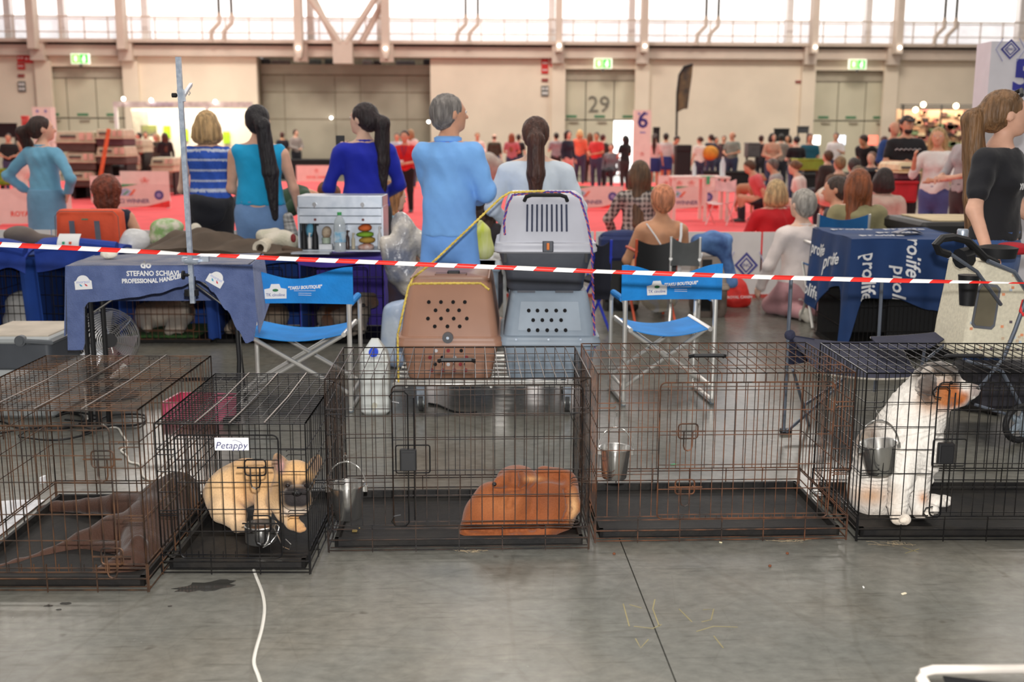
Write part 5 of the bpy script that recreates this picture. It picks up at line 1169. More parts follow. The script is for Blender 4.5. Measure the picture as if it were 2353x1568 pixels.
def drp(s_):   # drop along the rim: back-left 0 .. corner .42 .. front-right 1
    k_ = [(0, .56), (.12, .60), (.25, .40), (.36, .34), (.42, .74), (.48, .40), (.62, .40), (.8, .48), (1, .56)]
    for i in range(len(k_) - 1):
        if s_ <= k_[i + 1][0]: u = (s_ - k_[i][0]) / (k_[i + 1][0] - k_[i][0]); u = u * u * (3 - 2 * u); return k_[i][1] + (k_[i + 1][1] - k_[i][1]) * u
    return .56
def skirt(u, v):
    if u < .42: q = u / .42; x, y, nx, ny = -.02, (pD + .02) * (1 - q) - .02 * q, -1, 0
    else: q = (u - .42) / .58; x, y, nx, ny = -.02 + (w + .04) * q, -.025, 0, -1
    co = math.exp(-((u - .42) / .05) ** 2); nx, ny = nx - co * .5, ny - co * .5
    f = .02 * math.sin(u * 46) * v + .035 * v
    return (x + nx * f, y + ny * f, pz + .008 - drp(u) * v)
MB().surf(lambda u, v: skirt(u, v), 100, 12, .005).build('skirt', M_pro, tc_, smooth=True)
MB().surf(lambda u, v: (w + .02 + .04 * v, -.02 + (pD + .03) * u, pz + .008 - .5 * v), 10, 8, .005).build('side', M_pro, tc_, smooth=True)
def on_skirt(u, v, txt, size, rot, nm='lettering', sx=1.0):
    me = text_mesh(txt, size, .0005, .002, .12, sx); me.transform(Matrix.Rotation(rot, 4, 'Z'))
    L_u = pD / .42 if u < .42 else w / .58
    for p in me.vertices:
        uu = u + p.co.x / L_u; vv = v - p.co.y / max(.2, drp(u)); a_ = Vector(skirt(min(.999, max(0, uu)), min(1, max(0, vv))))
        n_ = Vector((-1, 0, 0)) if u < .42 else Vector((0, -1, 0)); p.co = a_ + n_ * (.008 + p.co.z)
    link(nm, me, M_print, tc_)
for u, v, s_, r_ in ((.10, .25, .13, 0), (.26, .45, .13, 0), (.04, .80, .13, 0)): on_skirt(u, v, 'prolife', s_, r_)
for u, v, s_ in ((.50, .62, .13), (.70, .20, .13), (.64, .85, .13), (.90, .50, .11)): on_skirt(u, v, 'prolife', s_, -math.pi / 2)
for (x_, y_, a_) in ((.2, .72, 0), (.45, .45, 0), (.6, .75, 0), (.25, .2, 0)): text('lettering', 'prolife', M_print, Matrix.Translation((x_, y_, pz + .016)) @ Matrix.Rotation(a_, 4, 'Z'), .12, tc_, .0004, .001, world=False)
c = at(2085, 545, 7.75); o = MB().surf(lambda u, v: (-.09 + .18 * u, -.06 + .12 * v, .03 * math.sin(math.pi * u) * (1 - .5 * v) + .003), 8, 6, .004).build('paper_packet', mat('crumpled_grey', (96, 96, 110), .5, c2=(150, 150, 160), scale=20), smooth=True); o.location = (c.x, c.y, pz + .02); tag(o, 'crumpled grey packet on the printed navy cloth', 'packet')
# folding camp chair
M_fr = mat('steel_blue_tube', (124, 132, 146), .35, .7); M_nvy = mat('charcoal_navy_canvas', (46, 48, 70), .85, bump=.15, bscale=60); M_pip = mat('cream_piping', (214, 206, 192), .8)
t = thing('camp_chair', 'charcoal folding camp chair with cream piping behind the right crates', 'chair', fl(1960, 1000))
Yc = 5.35
for px0, py0, px1, py1, Ya, Yb in ((1818, 640, 1800, 992, 5.35, 5.35), (2027, 640, 2018, 800, 5.9, 5.9), (2018, 800, 2010, 900, 5.9, 5.9)):
    MB().tube([at(px0, py0, Ya), at(px1, py1, Yb)], .0095, 8).build('post', M_fr, t, world=True, smooth=True)
for a_, b_ in (((1822, 850, 5.35), (1868, 1010, 5.7)), ((1808, 992, 5.35), (1930, 885, 5.8)), ((2205, 765, 5.6), (2125, 830, 5.6)), ((2125, 800, 5.6), (2100, 960, 5.6)), ((1850, 930, 5.4), (1940, 870, 5.75))):
    MB().tube([at(*a_), at(*b_)], .0085, 8).build('leg', M_fr, t, world=True, smooth=True)
p = fl(1805, 996); MB().rbox(p.x - .03, p.x + .03, p.y - .02, p.y + .02, 0, .025, .01).build('foot', M_black, t, world=True)
def q4(a, b, c_, d_, sag):
    a, b, c_, d_ = [at(*q) for q in (a, b, c_, d_)]
    return lambda u, v: a.lerp(b, u).lerp(d_.lerp(c_, u), v) - Vector((0, 0, sag * math.sin(math.pi * u) * math.sin(math.pi * min(1, v * .5 + .3))))
sf = q4((1812, 772, 5.4), (2060, 782, 5.9), (2110, 868, 5.35), (1880, 858, 4.95), .03)
MB().surf(sf, 16, 10, .006).build('seat', M_nvy, t, world=True, smooth=True)
MB().tube([sf(u / 12, 1) for u in range(13)], .006, 6).build('piping', M_pip, t, world=True, smooth=True); MB().tube([sf(1, u / 8) for u in range(9)], .006, 6).build('piping', M_pip, t, world=True, smooth=True)
sf2 = q4((2000, 776, 5.7), (2208, 758, 5.75), (2140, 800, 5.5), (2020, 800, 5.5), .01)
MB().surf(sf2, 10, 6, .006).build('arm_sling', M_nvy, t, world=True, smooth=True); MB().tube([sf2(u / 10, 0) for u in range(11)], .006, 6).build('piping', M_pip, t, world=True, smooth=True)
sf3 = q4((1806, 768, 5.38), (1870, 778, 5.5), (1865, 830, 5.5), (1808, 840, 5.38), .0)
MB().surf(sf3, 8, 6, .006).build('side_sling', M_nvy, t, world=True, smooth=True)
for px, py, Y_ in ((1815, 770, 5.35), (2204, 758, 5.72)): MB().ball(at(px, py, Y_), .028, 8, 6).build('corner_joint', M_nvy, t, world=True, smooth=True)
# pet stroller
M_cream = vmat('patterned_cream', .8, .15, 60)
t = thing('pet_stroller', 'cream patterned pet stroller with black foam handle at the right edge', 'stroller', fl(2400, 1005))
sY = 5.35
prof = [(2212, 822), (2222, 760), (2238, 690), (2248, 640), (2252, 618), (2262, 605), (2300, 606), (2340, 628), (2385, 700), (2400, 830)]
P0 = [at(x, y, sY) for x, y in prof]
mb = MB(); n_ = len(P0)
mb.prism([(p.x, p.z) for p in P0], sY, sY + .42, 'y')
me = mb.mesh(True, 40)
import bmesh
bm = bmesh.new(); bm.from_mesh(me); bmesh.ops.bevel(bm, geom=[e for e in bm.edges if abs(e.verts[0].co.y - e.verts[1].co.y) < 1e-5], offset=.03, segments=3, affect='EDGES', profile=.5); bmesh.ops.triangulate(bm, faces=[f for f in bm.faces if len(f.verts) > 4]); bmesh.ops.subdivide_edges(bm, edges=[e for e in bm.edges if e.calc_length() > .02], cuts=3, use_grid_fill=True); bm.to_mesh(me); bm.free()
V = np.array([v.co for v in me.vertices]); cols = np.tile(np.array(sl((228, 220, 196))), (len(V), 1)); coat(me, cols)
link('body', me, M_cream, t, True)
rnd = random.Random(4)
mcs = [mat('dot_%d' % i, c_, .8) for i, c_ in enumerate(((190, 200, 210), (226, 150, 110), (96, 86, 92), (200, 176, 150)))]
for i in range(46):
    px, py = rnd.uniform(2226, 2352), rnd.uniform(625, 812)
    if px < 2226 + (812 - py) * .0 or (2240 < px < 2302 and 640 < py < 765) or px < 2222 + (760 - py) * .2: continue
    q = at(px, py, sY); MB().prism([(.009 * math.cos(R(45 + 90 * k_)), .009 * math.sin(R(45 + 90 * k_))) for k_ in range(4)], -.001, .003, 'y').xf(0, Matrix.Translation((q.x, sY - .003, q.z))).build('printed_dot', mcs[i % 4], t, world=True)
win = [(2232, 745), (2248, 660), (2256, 651), (2292, 655), (2300, 664), (2286, 750), (2278, 758), (2238, 754)]
MB().prism([(at(x, y, sY - .006).x, at(x, y, sY - .006).z) for x, y in win], sY - .008, sY - .001, 'y').build('window_frame', mat('grey_binding', (96, 98, 104), .8), t, world=True)
win2 = [(2238, 742), (2252, 666), (2258, 658), (2289, 661), (2294, 667), (2282, 745), (2276, 751), (2242, 748)]
MB().prism([(at(x, y, sY - .01).x, at(x, y, sY - .01).z) for x, y in win2], sY - .012, sY - .008, 'y').build('mesh_window', mat('mesh_brown', (112, 104, 84), .6, alpha=.92), t, world=True)
for nm, m_, pts, r in (('handle', M_black, [(2292, 606, 5.3), (2262, 592, 5.28), (2240, 570, 5.25), (2222, 553, 5.2), (2190, 545, 5.15), (2165, 548, 5.1), (2150, 562, 5.08), (2158, 578, 5.1), (2180, 585, 5.12)], .019), ('frame_tube', M_fr, [(2178, 580, 5.12), (2245, 625, 5.2), (2300, 700, 5.3)], .009), ('frame_tube', M_fr, [(2270, 600, 5.25), (2330, 625, 5.3), (2380, 700, 5.3)], .011), ('frame_tube', M_fr, [(2368, 660, 5.25), (2332, 760, 5.28), (2305, 825, 5.3)], .011), ('frame_tube', M_fr, [(2305, 825, 5.3), (2260, 880, 5.25), (2220, 930, 5.2)], .009), ('frame_tube', M_fr, [(2220, 830, 5.3), (2300, 850, 5.3), (2360, 960, 5.3)], .01), ('axle', M_fr, [(2240, 930, 5.3), (2345, 962, 5.3)], .008)):
    MB().tube([at(*q) for q in pts], r, 8).build(nm, m_, t, world=True, smooth=True)
MB().tube([at(2205, 595, 5.25), at(2225, 590, 5.27)], .05, 10).build('cup_holder', M_black, t, world=True, smooth=True); c = at(2225, 660, 5.3)
MB().lathe([(.001, -.09), (.035, -.09), (.05, .05), (.052, .06), (.001, .06)], c=(c.x, c.y, c.z), n=14).build('side_pouch', M_black, t, world=True, smooth=True)
MB().lathe([(.001, -.03), (.09, -.03), (.1, .02), (.06, .03), (.001, .03)], c=tuple(at(2290, 578, 5.4)), n=16).build('tray_ring', M_black, t, world=True, smooth=True)
w0 = at(2346, 962, 5.3); w0.z = .105
wo = MB().tube([w0 + Vector((.02, .1 * math.cos(q * .314), .1 * math.sin(q * .314))) if False else w0 + Vector((.088 * math.cos(q * .314), .03 * math.cos(q * .314), .088 * math.sin(q * .314))) for q in range(20)], .017, 8, closed=True).build('wheel', mat('tyre_black', (30, 30, 32), .6), t, world=True, smooth=True)
for q in range(5): MB().tube([w0, w0 + Vector((.08 * math.cos(q * 1.256), .027 * math.cos(q * 1.256), .08 * math.sin(q * 1.256)))], [.02, .014], 6).build('spoke', mat('wheel_grey', (150, 162, 172), .4), wo, world=True, smooth=True)
MB().rbox(at(2240, 900, 5.4).x, at(2420, 900, 5.4).x, 5.35, 5.75, .16, .34, .04).build('basket', mat('basket_black', (40, 38, 44), .8), t, world=True, smooth=True)
MB().tube([at(2352, 690, 5.28), at(2345, 715, 5.26), at(2352, 725, 5.26)], .008, 6).build('red_hook', mat('hook_red', (220, 40, 44), .5), t, world=True, smooth=True)
lump('red_cloth', 'dark red cloth lying on the stroller hood', 'cloth', [('e', at(2340, 572, 5.6), (.1, .1, .018)), ('e', at(2325, 570, 5.58), (.06, .07, .022))], mat('cloth_red', (170, 26, 40), .9), h=.012)
c = at(2211, 552, 5.5); t = thing('drink_can', 'silver drink can held above the stroller handle', 'can', (c.x, c.y, at(2211, 552, 5.5).z))
MB().lathe([(.001, 0), (.024, .0), (.028, .006), (.028, .048), (.024, .056), (.001, .055)], n=16).build('body', M_galv, t, smooth=True)
# flat suitcases / table beyond, next to the navy cloth
t = thing('flat_case', 'beige and black soft case lying behind the navy cloth', 'case', (*at(2180, 545, 8.6)[:2], 0)); a_, b_ = at(2095, 530, 8.6), at(2300, 530, 8.6)
MB().rbox(a_.x, b_.x, 8.4, 9.3, at(2180, 545, 8.4).z, at(2180, 512, 8.4).z, .06).build('case_body', M_black, t, world=True, smooth=True); MB().rbox(a_.x + .12, b_.x, 8.5, 9.2, at(2180, 512, 8.4).z, at(2180, 508, 8.4).z, .06).build('beige_panel', mat('beige_canvas', (206, 186, 150), .85), t, world=True, smooth=True)
MB().box(a_.x + .1, b_.x - .1, 8.5, 9.2, 0, at(2180, 546, 8.4).z).build('stand', M_black, t, world=True)

# ================================================================== seats, bags and carrier by the ring board
def camp_seat(name, label, px, pyt, pyb, wpx, Y, yaw, mfab, mframe, seat_z=.42, legs=True, ht=None):
    a = at(px, pyt, Y); w = wpx / FPX * Y; H = a.z; hb = a.z - at(px, pyb, Y).z
    t = thing(name, label, 'chair', (a.x, Y, 0), yaw)
    MB().surf(lambda u, v: (w * (.5 - u), .03 * math.sin(math.pi * u), H - hb * v - .05 * math.sin(math.pi * u) * (1 - v)), 10, 8, .008).build('back_rest', mfab, t, smooth=True)
    MB().surf(lambda u, v: (w * (u - .5), .04 + .4 * v, seat_z - .04 * math.sin(math.pi * u)), 8, 6, .008).build('seat', mfab, t, smooth=True)
    for s_ in (-1, 1):
        MB().tube([(s_ * w / 2, 0, H), (s_ * w / 2, .02, seat_z), (s_ * w / 2, .42, .015)], .011, 8).build('back_leg', mframe, t, smooth=True)
        MB().tube([(s_ * w / 2, .44, seat_z), (s_ * w / 2, .0, .015)], .011, 8).build('front_leg', mframe, t, smooth=True)
        MB().tube([(s_ * w / 2, .0, seat_z + .18), (s_ * w / 2, .4, seat_z + .18)], .013, 8).build('arm_rest', mframe, t, smooth=True)
    return t
camp_seat('folding_chair', 'black camp chair with orange edging under the woman with apricot hair', 1510, 550, 640, 95, 8.9, .1, M_black, mat('orange_edge', (206, 84, 50), .6))
camp_seat('folding_chair', 'grey canvas folding chair right of the woman with apricot hair', 1576, 545, 612, 66, 8.3, -.2, mat('grey_canvas', (90, 92, 92), .85), M_tube)
camp_seat('folding_chair', 'black and blue camp chair half hidden by the grey carriers', 1385, 552, 690, 44, 8.4, .35, mat('black_blue', (24, 26, 40), .8), mat('blue_edge', (40, 60, 190), .6))
camp_seat('folding_chair', 'teal blue folding chair behind the navy cloth', 1940, 492, 530, 116, 8.6, -.02, mat('teal_canvas', (16, 92, 150), .8), M_tube, seat_z=.5)
t = thing('gear_bag', 'navy gear bag with a bright reflective handle by the ring board', 'bag', (*at(1425, 600, 9.6)[:2], 0)); a_, b_ = at(1378, 600, 9.6), at(1472, 600, 9.6)
M_gb = mat('gear_navy', (40, 52, 98), .85, var=.1, bump=.2, bscale=12)
MB().rbox(a_.x, b_.x, 9.5, 9.85, at(1420, 600, 9.5).z, at(1420, 545, 9.5).z, .05).build('body', M_gb, t, world=True, smooth=True); MB().box(a_.x + .05, b_.x - .05, 9.55, 9.8, 0, at(1420, 598, 9.5).z).build('stand', M_black, t, world=True)
lumpo = SDF(.02, .05).ell(at(1420, 542, 9.65), (.16, .12, .05)).ell(at(1445, 543, 9.65), (.1, .1, .045)).mesh()[0]; link('flap', lumpo, M_gb, t, True)
MB().tube([at(1478, 553, 9.45), at(1462, 554, 9.45), at(1457, 562, 9.45), at(1462, 573, 9.45), at(1478, 576, 9.45)], .014, 8).build('glowing_handle', mat('reflective', (255, 252, 235), .3, emit=.6), t, world=True, smooth=True)  # emission stands in for the glare off the reflective handle
# carrier with denim jacket
c = at(1632, 715, 9.3); t2 = carrier('beige and black pet carrier under a denim jacket by the ring board', (c.x, 9.2, 0), .26, .5, [(0, .9, .02), (.05, 1, 0), (.25, 1, 0), (.28, 1, 0), (.45, .95, .02), (.52, .8, .05)], mat('taupe_plastic', (168, 152, 138), .6), mat('taupe_dark', (120, 106, 96), .6), .27, group='plastic pet carriers by the ring')
MB().box(-.1, -.02, -.02, .01, .06, .5).build('wire_door', M_black, t2)
lump('denim_jacket', 'blue denim jacket thrown over the beige carrier', 'jacket', [('c', (c.x - .12, 9.3, .62), (c.x + .1, 9.3, .6), .07, .07), ('c', (c.x + .1, 9.28, .6), (c.x + .17, 9.25, .3), .06, .05), ('e', (c.x, 9.35, .66), (.18, .16, .06))], mat('denim', (60, 84, 136), .9, c2=(108, 150, 208), scale=5, bump=.3, bscale=14), h=.016, noise=nz)
# red drawstring bag
c = fl(1698, 708); s = SDF(.013, .04).cone((0, 0, .09), (.0, 0, .16), .125, .10).cone((0, 0, .16), (.01, 0, .24), .10, .03).ell((0, 0, .05), (.13, .11, .05))
t = thing('drawstring_bag', 'red drawstring bag with white lettering on the floor by the ring board', 'bag', (c.x, c.y + .12, 0)); link('sack', s.mesh(noise=lambda X, Y, Z: .006 * np.sin(X * 40 + Z * 25))[0], mat('bag_red', (224, 48, 40), .6, var=.1, bump=.3, bscale=20), t)
text('lettering', 'ROYAL CANIN', M_print, frame_at((0, -.135, .10), (1, 0, .03), (0, .1, 1)), .034, t, .001, .0006, world=False)
# ================================================================== dogs
_Mi = np.array(_M.inverted())
def proj(V):
    q = (np.asarray(V) - np.array(CAMP)) @ _Mi.T; return IW / 2 + FPX * q[:, 0] / -q[:, 2], IH / 2 - FPX * q[:, 1] / -q[:, 2]
def S(Y): return (Y * .983 + .27) / FPX
class Dog(SDF):
    """shapes given as (pixel x, pixel y, distance) with radii in pixels at that distance"""
    def c(s, pts, rads, k=None):
        P = [np.array(at(*p)) for p in pts]; return s.chain(P, [r * S(p[2]) for r, p in zip(rads, pts)], k)
    def e(s, p, r, rot=None, k=None): return s.ell(at(*p), [q * S(p[2]) for q in r], rot, k)
    def hit(s, px, py):
        d = ray(px, py); d = np.array(d / d.y); o = np.array(CAMP)
        for Y in np.arange(3.2, 5.2, .004):
            p = o + d * Y
            for q in s.p:
                if q[0] == 'c':
                    ab = q[2] - q[1]; t_ = min(1, max(0, (p - q[1]) @ ab / max(1e-9, ab @ ab)))
                    if np.linalg.norm(p - q[1] - t_ * ab) < q[3] + t_ * (q[4] - q[3]): return Y
                elif q[0] == 'e':
                    w = p - q[1]; w = w if q[3] is None else q[3] @ w
                    if np.linalg.norm(w / q[2]) < 1: return Y
        return 4.1
    def groove(s, pts, r, k=.02):
        P = [at(x, y, s.hit(x, y)) for x, y in pts]
        for i in range(len(P) - 1):
            for u in (0, .33, .66): p = P[i].lerp(P[i + 1], u); s.cut(p, (r * 1.6, r * 2, r), k=k)
        return s
def sm(x, a, b): t = np.clip((x - a) / (b - a), 0, 1); return t * t * (3 - 2 * t)
def mixc(cols, w, c): return cols * (1 - w[:, None]) + np.array(sl(c)) * w[:, None]
def place_dog(t_name, label, s, paint, m, foot, noise=None, parts=()):
    t = thing(t_name, label, 'dog', foot); me, V, vid = s.mesh(noise=noise); x, y = proj(V); coat(me, paint(x, y, V, vid)); link('body', me, m, t, True); return t
M_fur = vmat('short_fur', .75, .25, 160, sheen=.15); M_fur2 = vmat('long_fur', .85, .6, 70, (1, 1, .35), sheen=.2)
M_eye = mat('dog_eye', (28, 18, 16), .08, spec=.8); M_nose = mat('dog_nose', (24, 20, 22), .25, bump=.3, bscale=200)
def dball(nm, t, p, r, m, sc=(1, 1, 1)): MB().ball(tuple(at(*p)), r, 12, 8, sc).build(nm, m, t, world=True, smooth=True)
# ---- fawn bulldog
s = Dog(.0055, .03)
s.c([(512, 1135, 4.15), (565, 1108, 4.12), (620, 1112, 4.05), (660, 1125, 3.97)], [44, 50, 50, 44])
s.e((520, 1140, 4.06), (50, 40, 58)).e((545, 1118, 4.15), (60, 50, 50))
s.c([(520, 1170, 4.0), (540, 1188, 3.97), (548, 1207, 3.94)], [38, 26, 16], .02).c([(545, 1210, 3.93), (575, 1213, 3.86)], [14, 11], .015)
s.c([(640, 1150, 3.92), (655, 1180, 3.88), (672, 1202, 3.83), (688, 1212, 3.80)], [28, 19, 14, 13], .02)
for dx, dy in ((682, 1217), (690, 1219), (698, 1216)): s.e((dx, dy, 3.785), (6.5, 7, 6), k=.006)
s.c([(610, 1150, 3.96), (602, 1190, 3.93), (598, 1212, 3.9)], [26, 17, 13], .02)
s.e((678, 1100, 3.88), (46, 44, 42), k=.025).e((655, 1128, 3.9), (30, 30, 40), k=.03)
s.e((682, 1140, 3.79), (33, 26, 26), k=.018).e((666, 1150, 3.77), (19, 16, 19), k=.012).e((699, 1150, 3.77), (19, 16, 19), k=.012).e((682, 1163, 3.78), (24, 18, 10), k=.01)
s.e((682, 1122, 3.765), (26, 10, 5), k=.01).e((680, 1170, 3.83), (30, 22, 16), k=.02)
s.c([(650, 1088, 3.88), (642, 1064, 3.9), (637, 1050, 3.9)], [17, 16, 9], .012).c([(716, 1085, 3.92), (726, 1066, 3.95), (730, 1052, 3.95)], [16, 15, 8], .012)
s.cut(at(644, 1072, 3.84), [8 * S(3.85), .02, 18 * S(3.85)], (0, .25, 0), k=.006).cut(at(722, 1072, 3.90), [8 * S(3.9), .02, 16 * S(3.9)], (0, -.25, 0), k=.006)
s.cut(at(660, 1118, 3.755), [7 * S(3.8), .012, 6 * S(3.8)], k=.008).cut(at(704, 1118, 3.755), [7 * S(3.8), .012, 6 * S(3.8)], k=.008)
for q in range(3): s.cut(at(672 + q * 9, 1098, 3.775), [1.2 * S(3.8), .008, 12 * S(3.8)], k=.004)
def pb(x, y, V, vid):
    c = np.tile(np.array(sl((216, 170, 116))), (len(V), 1))
    c = mixc(c, sm(y, 1110, 1190) * (x < 660) * .6, (226, 196, 160)); c = mixc(c, sm(x, 560, 500) * .35, (236, 206, 164))
    c = mixc(c, .7 * sm(y, 1158, 1172) * sm(x, 640, 660) * (V[:, 1] < 4.0) * sm(y, 1190, 1178), (226, 214, 200))
    f = np.exp(-(((x - 682) / 34) ** 2 + ((y - 1143) / 24) ** 4)) * (V[:, 1] < 3.9); c = mixc(c, np.clip(f * 1.9, 0, 1), (40, 34, 34))
    for ex in (661, 705): c = mixc(c, np.clip(1.6 * np.exp(-(((x - ex) / 15) ** 2 + ((y - 1114) / 11) ** 2)), 0, .95) * (V[:, 1] < 3.88), (48, 40, 38))
    for q in range(3): c = mixc(c, .7 * np.exp(-(((x - 672 - q * 9) / 1.8) ** 2 + ((y - 1098) / 13) ** 2)) * (V[:, 1] < 3.86), (120, 90, 66))
    e = np.clip(1.5 * np.exp(-(((x - 641) / 15) ** 2 + ((y - 1064) / 22) ** 2)), 0, 1) * (y < 1090) + np.clip(1.5 * np.exp(-(((x - 727) / 14) ** 2 + ((y - 1066) / 20) ** 2)), 0, 1) * (y < 1088); c = mixc(c, np.clip(e, 0, .85), (112, 92, 84))
    c = mixc(c, np.clip(1.3 * np.exp(-(((x - 645) / 7) ** 2 + ((y - 1073) / 14) ** 2)), 0, .9), (206, 152, 146))
    c = mixc(c, .6 * sm(y, 1196, 1216) * sm(x, 665, 685), (170, 120, 80)); return c
t = place_dog('bulldog', 'fawn bulldog with black muzzle crouching in the small black crate', s, pb, M_fur, (at(600, 1215, 3.95).x, 3.95, .021))
dball('eye', t, (661, 1116, 3.772), .0095, M_eye); dball('eye', t, (704, 1116, 3.772), .0095, M_eye); dball('nose', t, (682, 1134, 3.738), .016, M_nose, (1.15, .6, .7))
# ---- curled red dog
s = Dog(.006, .035)
s.e((1205, 1170, 4.14), (112, 100, 76)).e((1258, 1160, 4.10), (66, 92, 78)).e((1140, 1192, 4.02), (76, 80, 54))
s.c([(1110, 1200, 3.98), (1085, 1220, 3.96), (1066, 1234, 3.95)], [40, 26, 9]).c([(1095, 1234, 3.92), (1180, 1236, 3.9), (1250, 1226, 3.92)], [14, 16, 18], .03)
s.c([(1190, 1222, 3.95), (1250, 1214, 3.97), (1288, 1198, 4.02)], [28, 30, 28], .03).e((1205, 1232, 4.05), (90, 90, 18), k=.03)
s.c([(1175, 1150, 4.0), (1130, 1150, 4.02), (1105, 1175, 4.0)], [46, 38, 34], .03)
s.c([(1250, 1092, 4.14), (1290, 1115, 4.12), (1300, 1160, 4.04)], [20, 34, 32], .03)
s.c([(1316, 1130, 4.05), (1318, 1165, 4.0), (1300, 1196, 3.98)], [12, 16, 10], .02)
s.groove([(1140, 1128), (1175, 1122), (1215, 1108), (1262, 1096), (1300, 1104)], .014, .02).groove([(1080, 1216), (1130, 1222), (1200, 1222), (1270, 1206)], .007, .02).groove([(1190, 1128), (1172, 1150), (1168, 1172)], .006, .02).groove([(1300, 1130), (1308, 1170), (1292, 1205)], .007, .015)
s.e((1188, 1098, 4.06), (46, 50, 26), k=.012).c([(1172, 1100, 4.02), (1150, 1108, 3.98), (1138, 1114, 3.96)], [21, 13, 8], .012)
s.c([(1198, 1088, 3.99), (1204, 1104, 3.965), (1196, 1118, 3.965)], [8, 11, 5], .006)
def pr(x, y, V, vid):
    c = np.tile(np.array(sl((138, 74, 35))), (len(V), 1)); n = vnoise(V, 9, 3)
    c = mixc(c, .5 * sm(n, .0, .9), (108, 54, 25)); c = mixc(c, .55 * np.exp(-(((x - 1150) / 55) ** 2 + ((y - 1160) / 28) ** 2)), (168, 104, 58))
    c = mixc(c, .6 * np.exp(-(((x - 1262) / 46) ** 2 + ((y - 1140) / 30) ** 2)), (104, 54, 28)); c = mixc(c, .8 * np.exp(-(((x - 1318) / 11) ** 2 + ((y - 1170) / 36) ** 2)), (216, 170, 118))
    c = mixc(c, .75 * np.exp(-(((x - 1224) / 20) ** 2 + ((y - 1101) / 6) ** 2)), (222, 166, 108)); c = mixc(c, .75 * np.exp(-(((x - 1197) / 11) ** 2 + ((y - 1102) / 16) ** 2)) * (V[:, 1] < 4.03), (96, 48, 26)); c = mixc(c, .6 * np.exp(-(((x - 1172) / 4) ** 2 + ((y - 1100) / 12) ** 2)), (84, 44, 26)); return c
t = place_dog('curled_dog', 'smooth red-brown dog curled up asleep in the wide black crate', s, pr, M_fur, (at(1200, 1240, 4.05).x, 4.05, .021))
dball('nose', t, (1136, 1113, 3.935), .0085, M_nose)
# ---- dark brown dog lying in the left crate
s = Dog(.0065, .035)
s.c([(405, 1140, 4.25), (385, 1165, 4.1), (350, 1210, 3.92), (330, 1265, 3.75)], [50, 62, 62, 52]).e((410, 1135, 4.22), (44, 46, 48))
s.c([(330, 1165, 4.08), (270, 1160, 4.12), (200, 1163, 4.16), (130, 1166, 4.2), (100, 1174, 4.2)], [34, 25, 16, 13, 13], .02)
for q in range(3): s.e((92 + q * 3, 1172 + q * 5, 4.19), (8, 8, 6), k=.006)
s.c([(330, 1215, 3.88), (260, 1222, 3.86), (190, 1245, 3.82), (110, 1278, 3.74), (40, 1300, 3.66), (-10, 1312, 3.6)], [46, 36, 22, 14, 13, 12], .025)
s.c([(280, 1262, 3.74), (200, 1258, 3.8), (130, 1280, 3.78), (70, 1302, 3.7)], [18, 14, 10, 10], .015)
s.c([(325, 1275, 3.70), (300, 1300, 3.62), (255, 1318, 3.585), (205, 1332, 3.565)], [40, 36, 24, 16], .03).e((318, 1262, 3.66), (22, 20, 34), k=.015)
def pc(x, y, V, vid):
    c = np.tile(np.array(sl((66, 41, 29))), (len(V), 1)); c = mixc(c, .5 * sm(vnoise(V, 10, 5), 0, .9), (46, 28, 20)); c = mixc(c, .4 * sm(x, 200, 60), (84, 54, 40)); return c
t = place_dog('lying_dog', 'dark brown dog stretched out on its side in the left crate', s, pc, M_fur, (at(330, 1300, 3.8).x, 3.8, .021))
dball('nose', t, (196, 1331, 3.54), .012, M_nose)
# ---- white and tan shepherd sitting
s = Dog(.006, .04)
s.c([(2015, 1120, 4.24), (2045, 1060, 4.2), (2085, 990, 4.16), (2115, 935, 4.16), (2135, 895, 4.18)], [62, 66, 66, 58, 46])
s.e((2005, 1130, 4.24), (50, 60, 60)).e((2110, 1010, 4.1), (46, 40, 70)).e((2000, 1040, 4.26), (34, 50, 60)).e((2125, 1050, 4.08), (34, 36, 54))
s.e((2148, 880, 4.16), (48, 46, 46), k=.03).e((2165, 862, 4.16), (34, 40, 26), k=.03)
s.c([(2172, 898, 4.14), (2208, 902, 4.13), (2236, 898, 4.13)], [34, 25, 15], .025).c([(2175, 920, 4.13), (2212, 926, 4.13)], [20, 11], .015)
s.c([(2134, 858, 4.06), (2128, 888, 4.01), (2134, 918, 4.02)], [16, 22, 12], .008).c([(2170, 850, 4.22), (2190, 862, 4.24)], [16, 10], .012)
s.c([(2085, 1050, 4.06), (2070, 1110, 4.02), (2062, 1160, 3.99), (2062, 1186, 3.97)], [36, 25, 19, 17], .03).c([(2062, 1192, 3.95), (2080, 1194, 3.92)], [15, 13], .012)
s.c([(2122, 1055, 4.12), (2112, 1110, 4.1), (2108, 1150, 4.08), (2112, 1172, 4.06)], [34, 23, 17, 16], .03).c([(2112, 1178, 4.05), (2132, 1180, 4.02)], [15, 13], .012)
s.c([(2030, 1150, 4.22), (2090, 1162, 4.2), (2140, 1152, 4.14), (2172, 1152, 4.10)], [30, 22, 15, 14], .02).c([(2120, 1168, 4.12), (2146, 1172, 4.08)], [14, 12], .012)
for q in range(3): s.e((2072 + q * 5, 1197 - q, 3.905), (6, 7, 6), k=.005); s.e((2126 + q * 5, 1183 - q, 4.0), (6, 7, 6), k=.005); s.e((2174 + q * 3, 1149 + q * 4, 4.075), (6, 7, 5), k=.005)
fz = lambda X, Y, Z: .0045 * np.sin(X * 95 + 20 * np.sin(Z * 22)) * np.sin(Z * 40 + Y * 30) * (Z > .12)
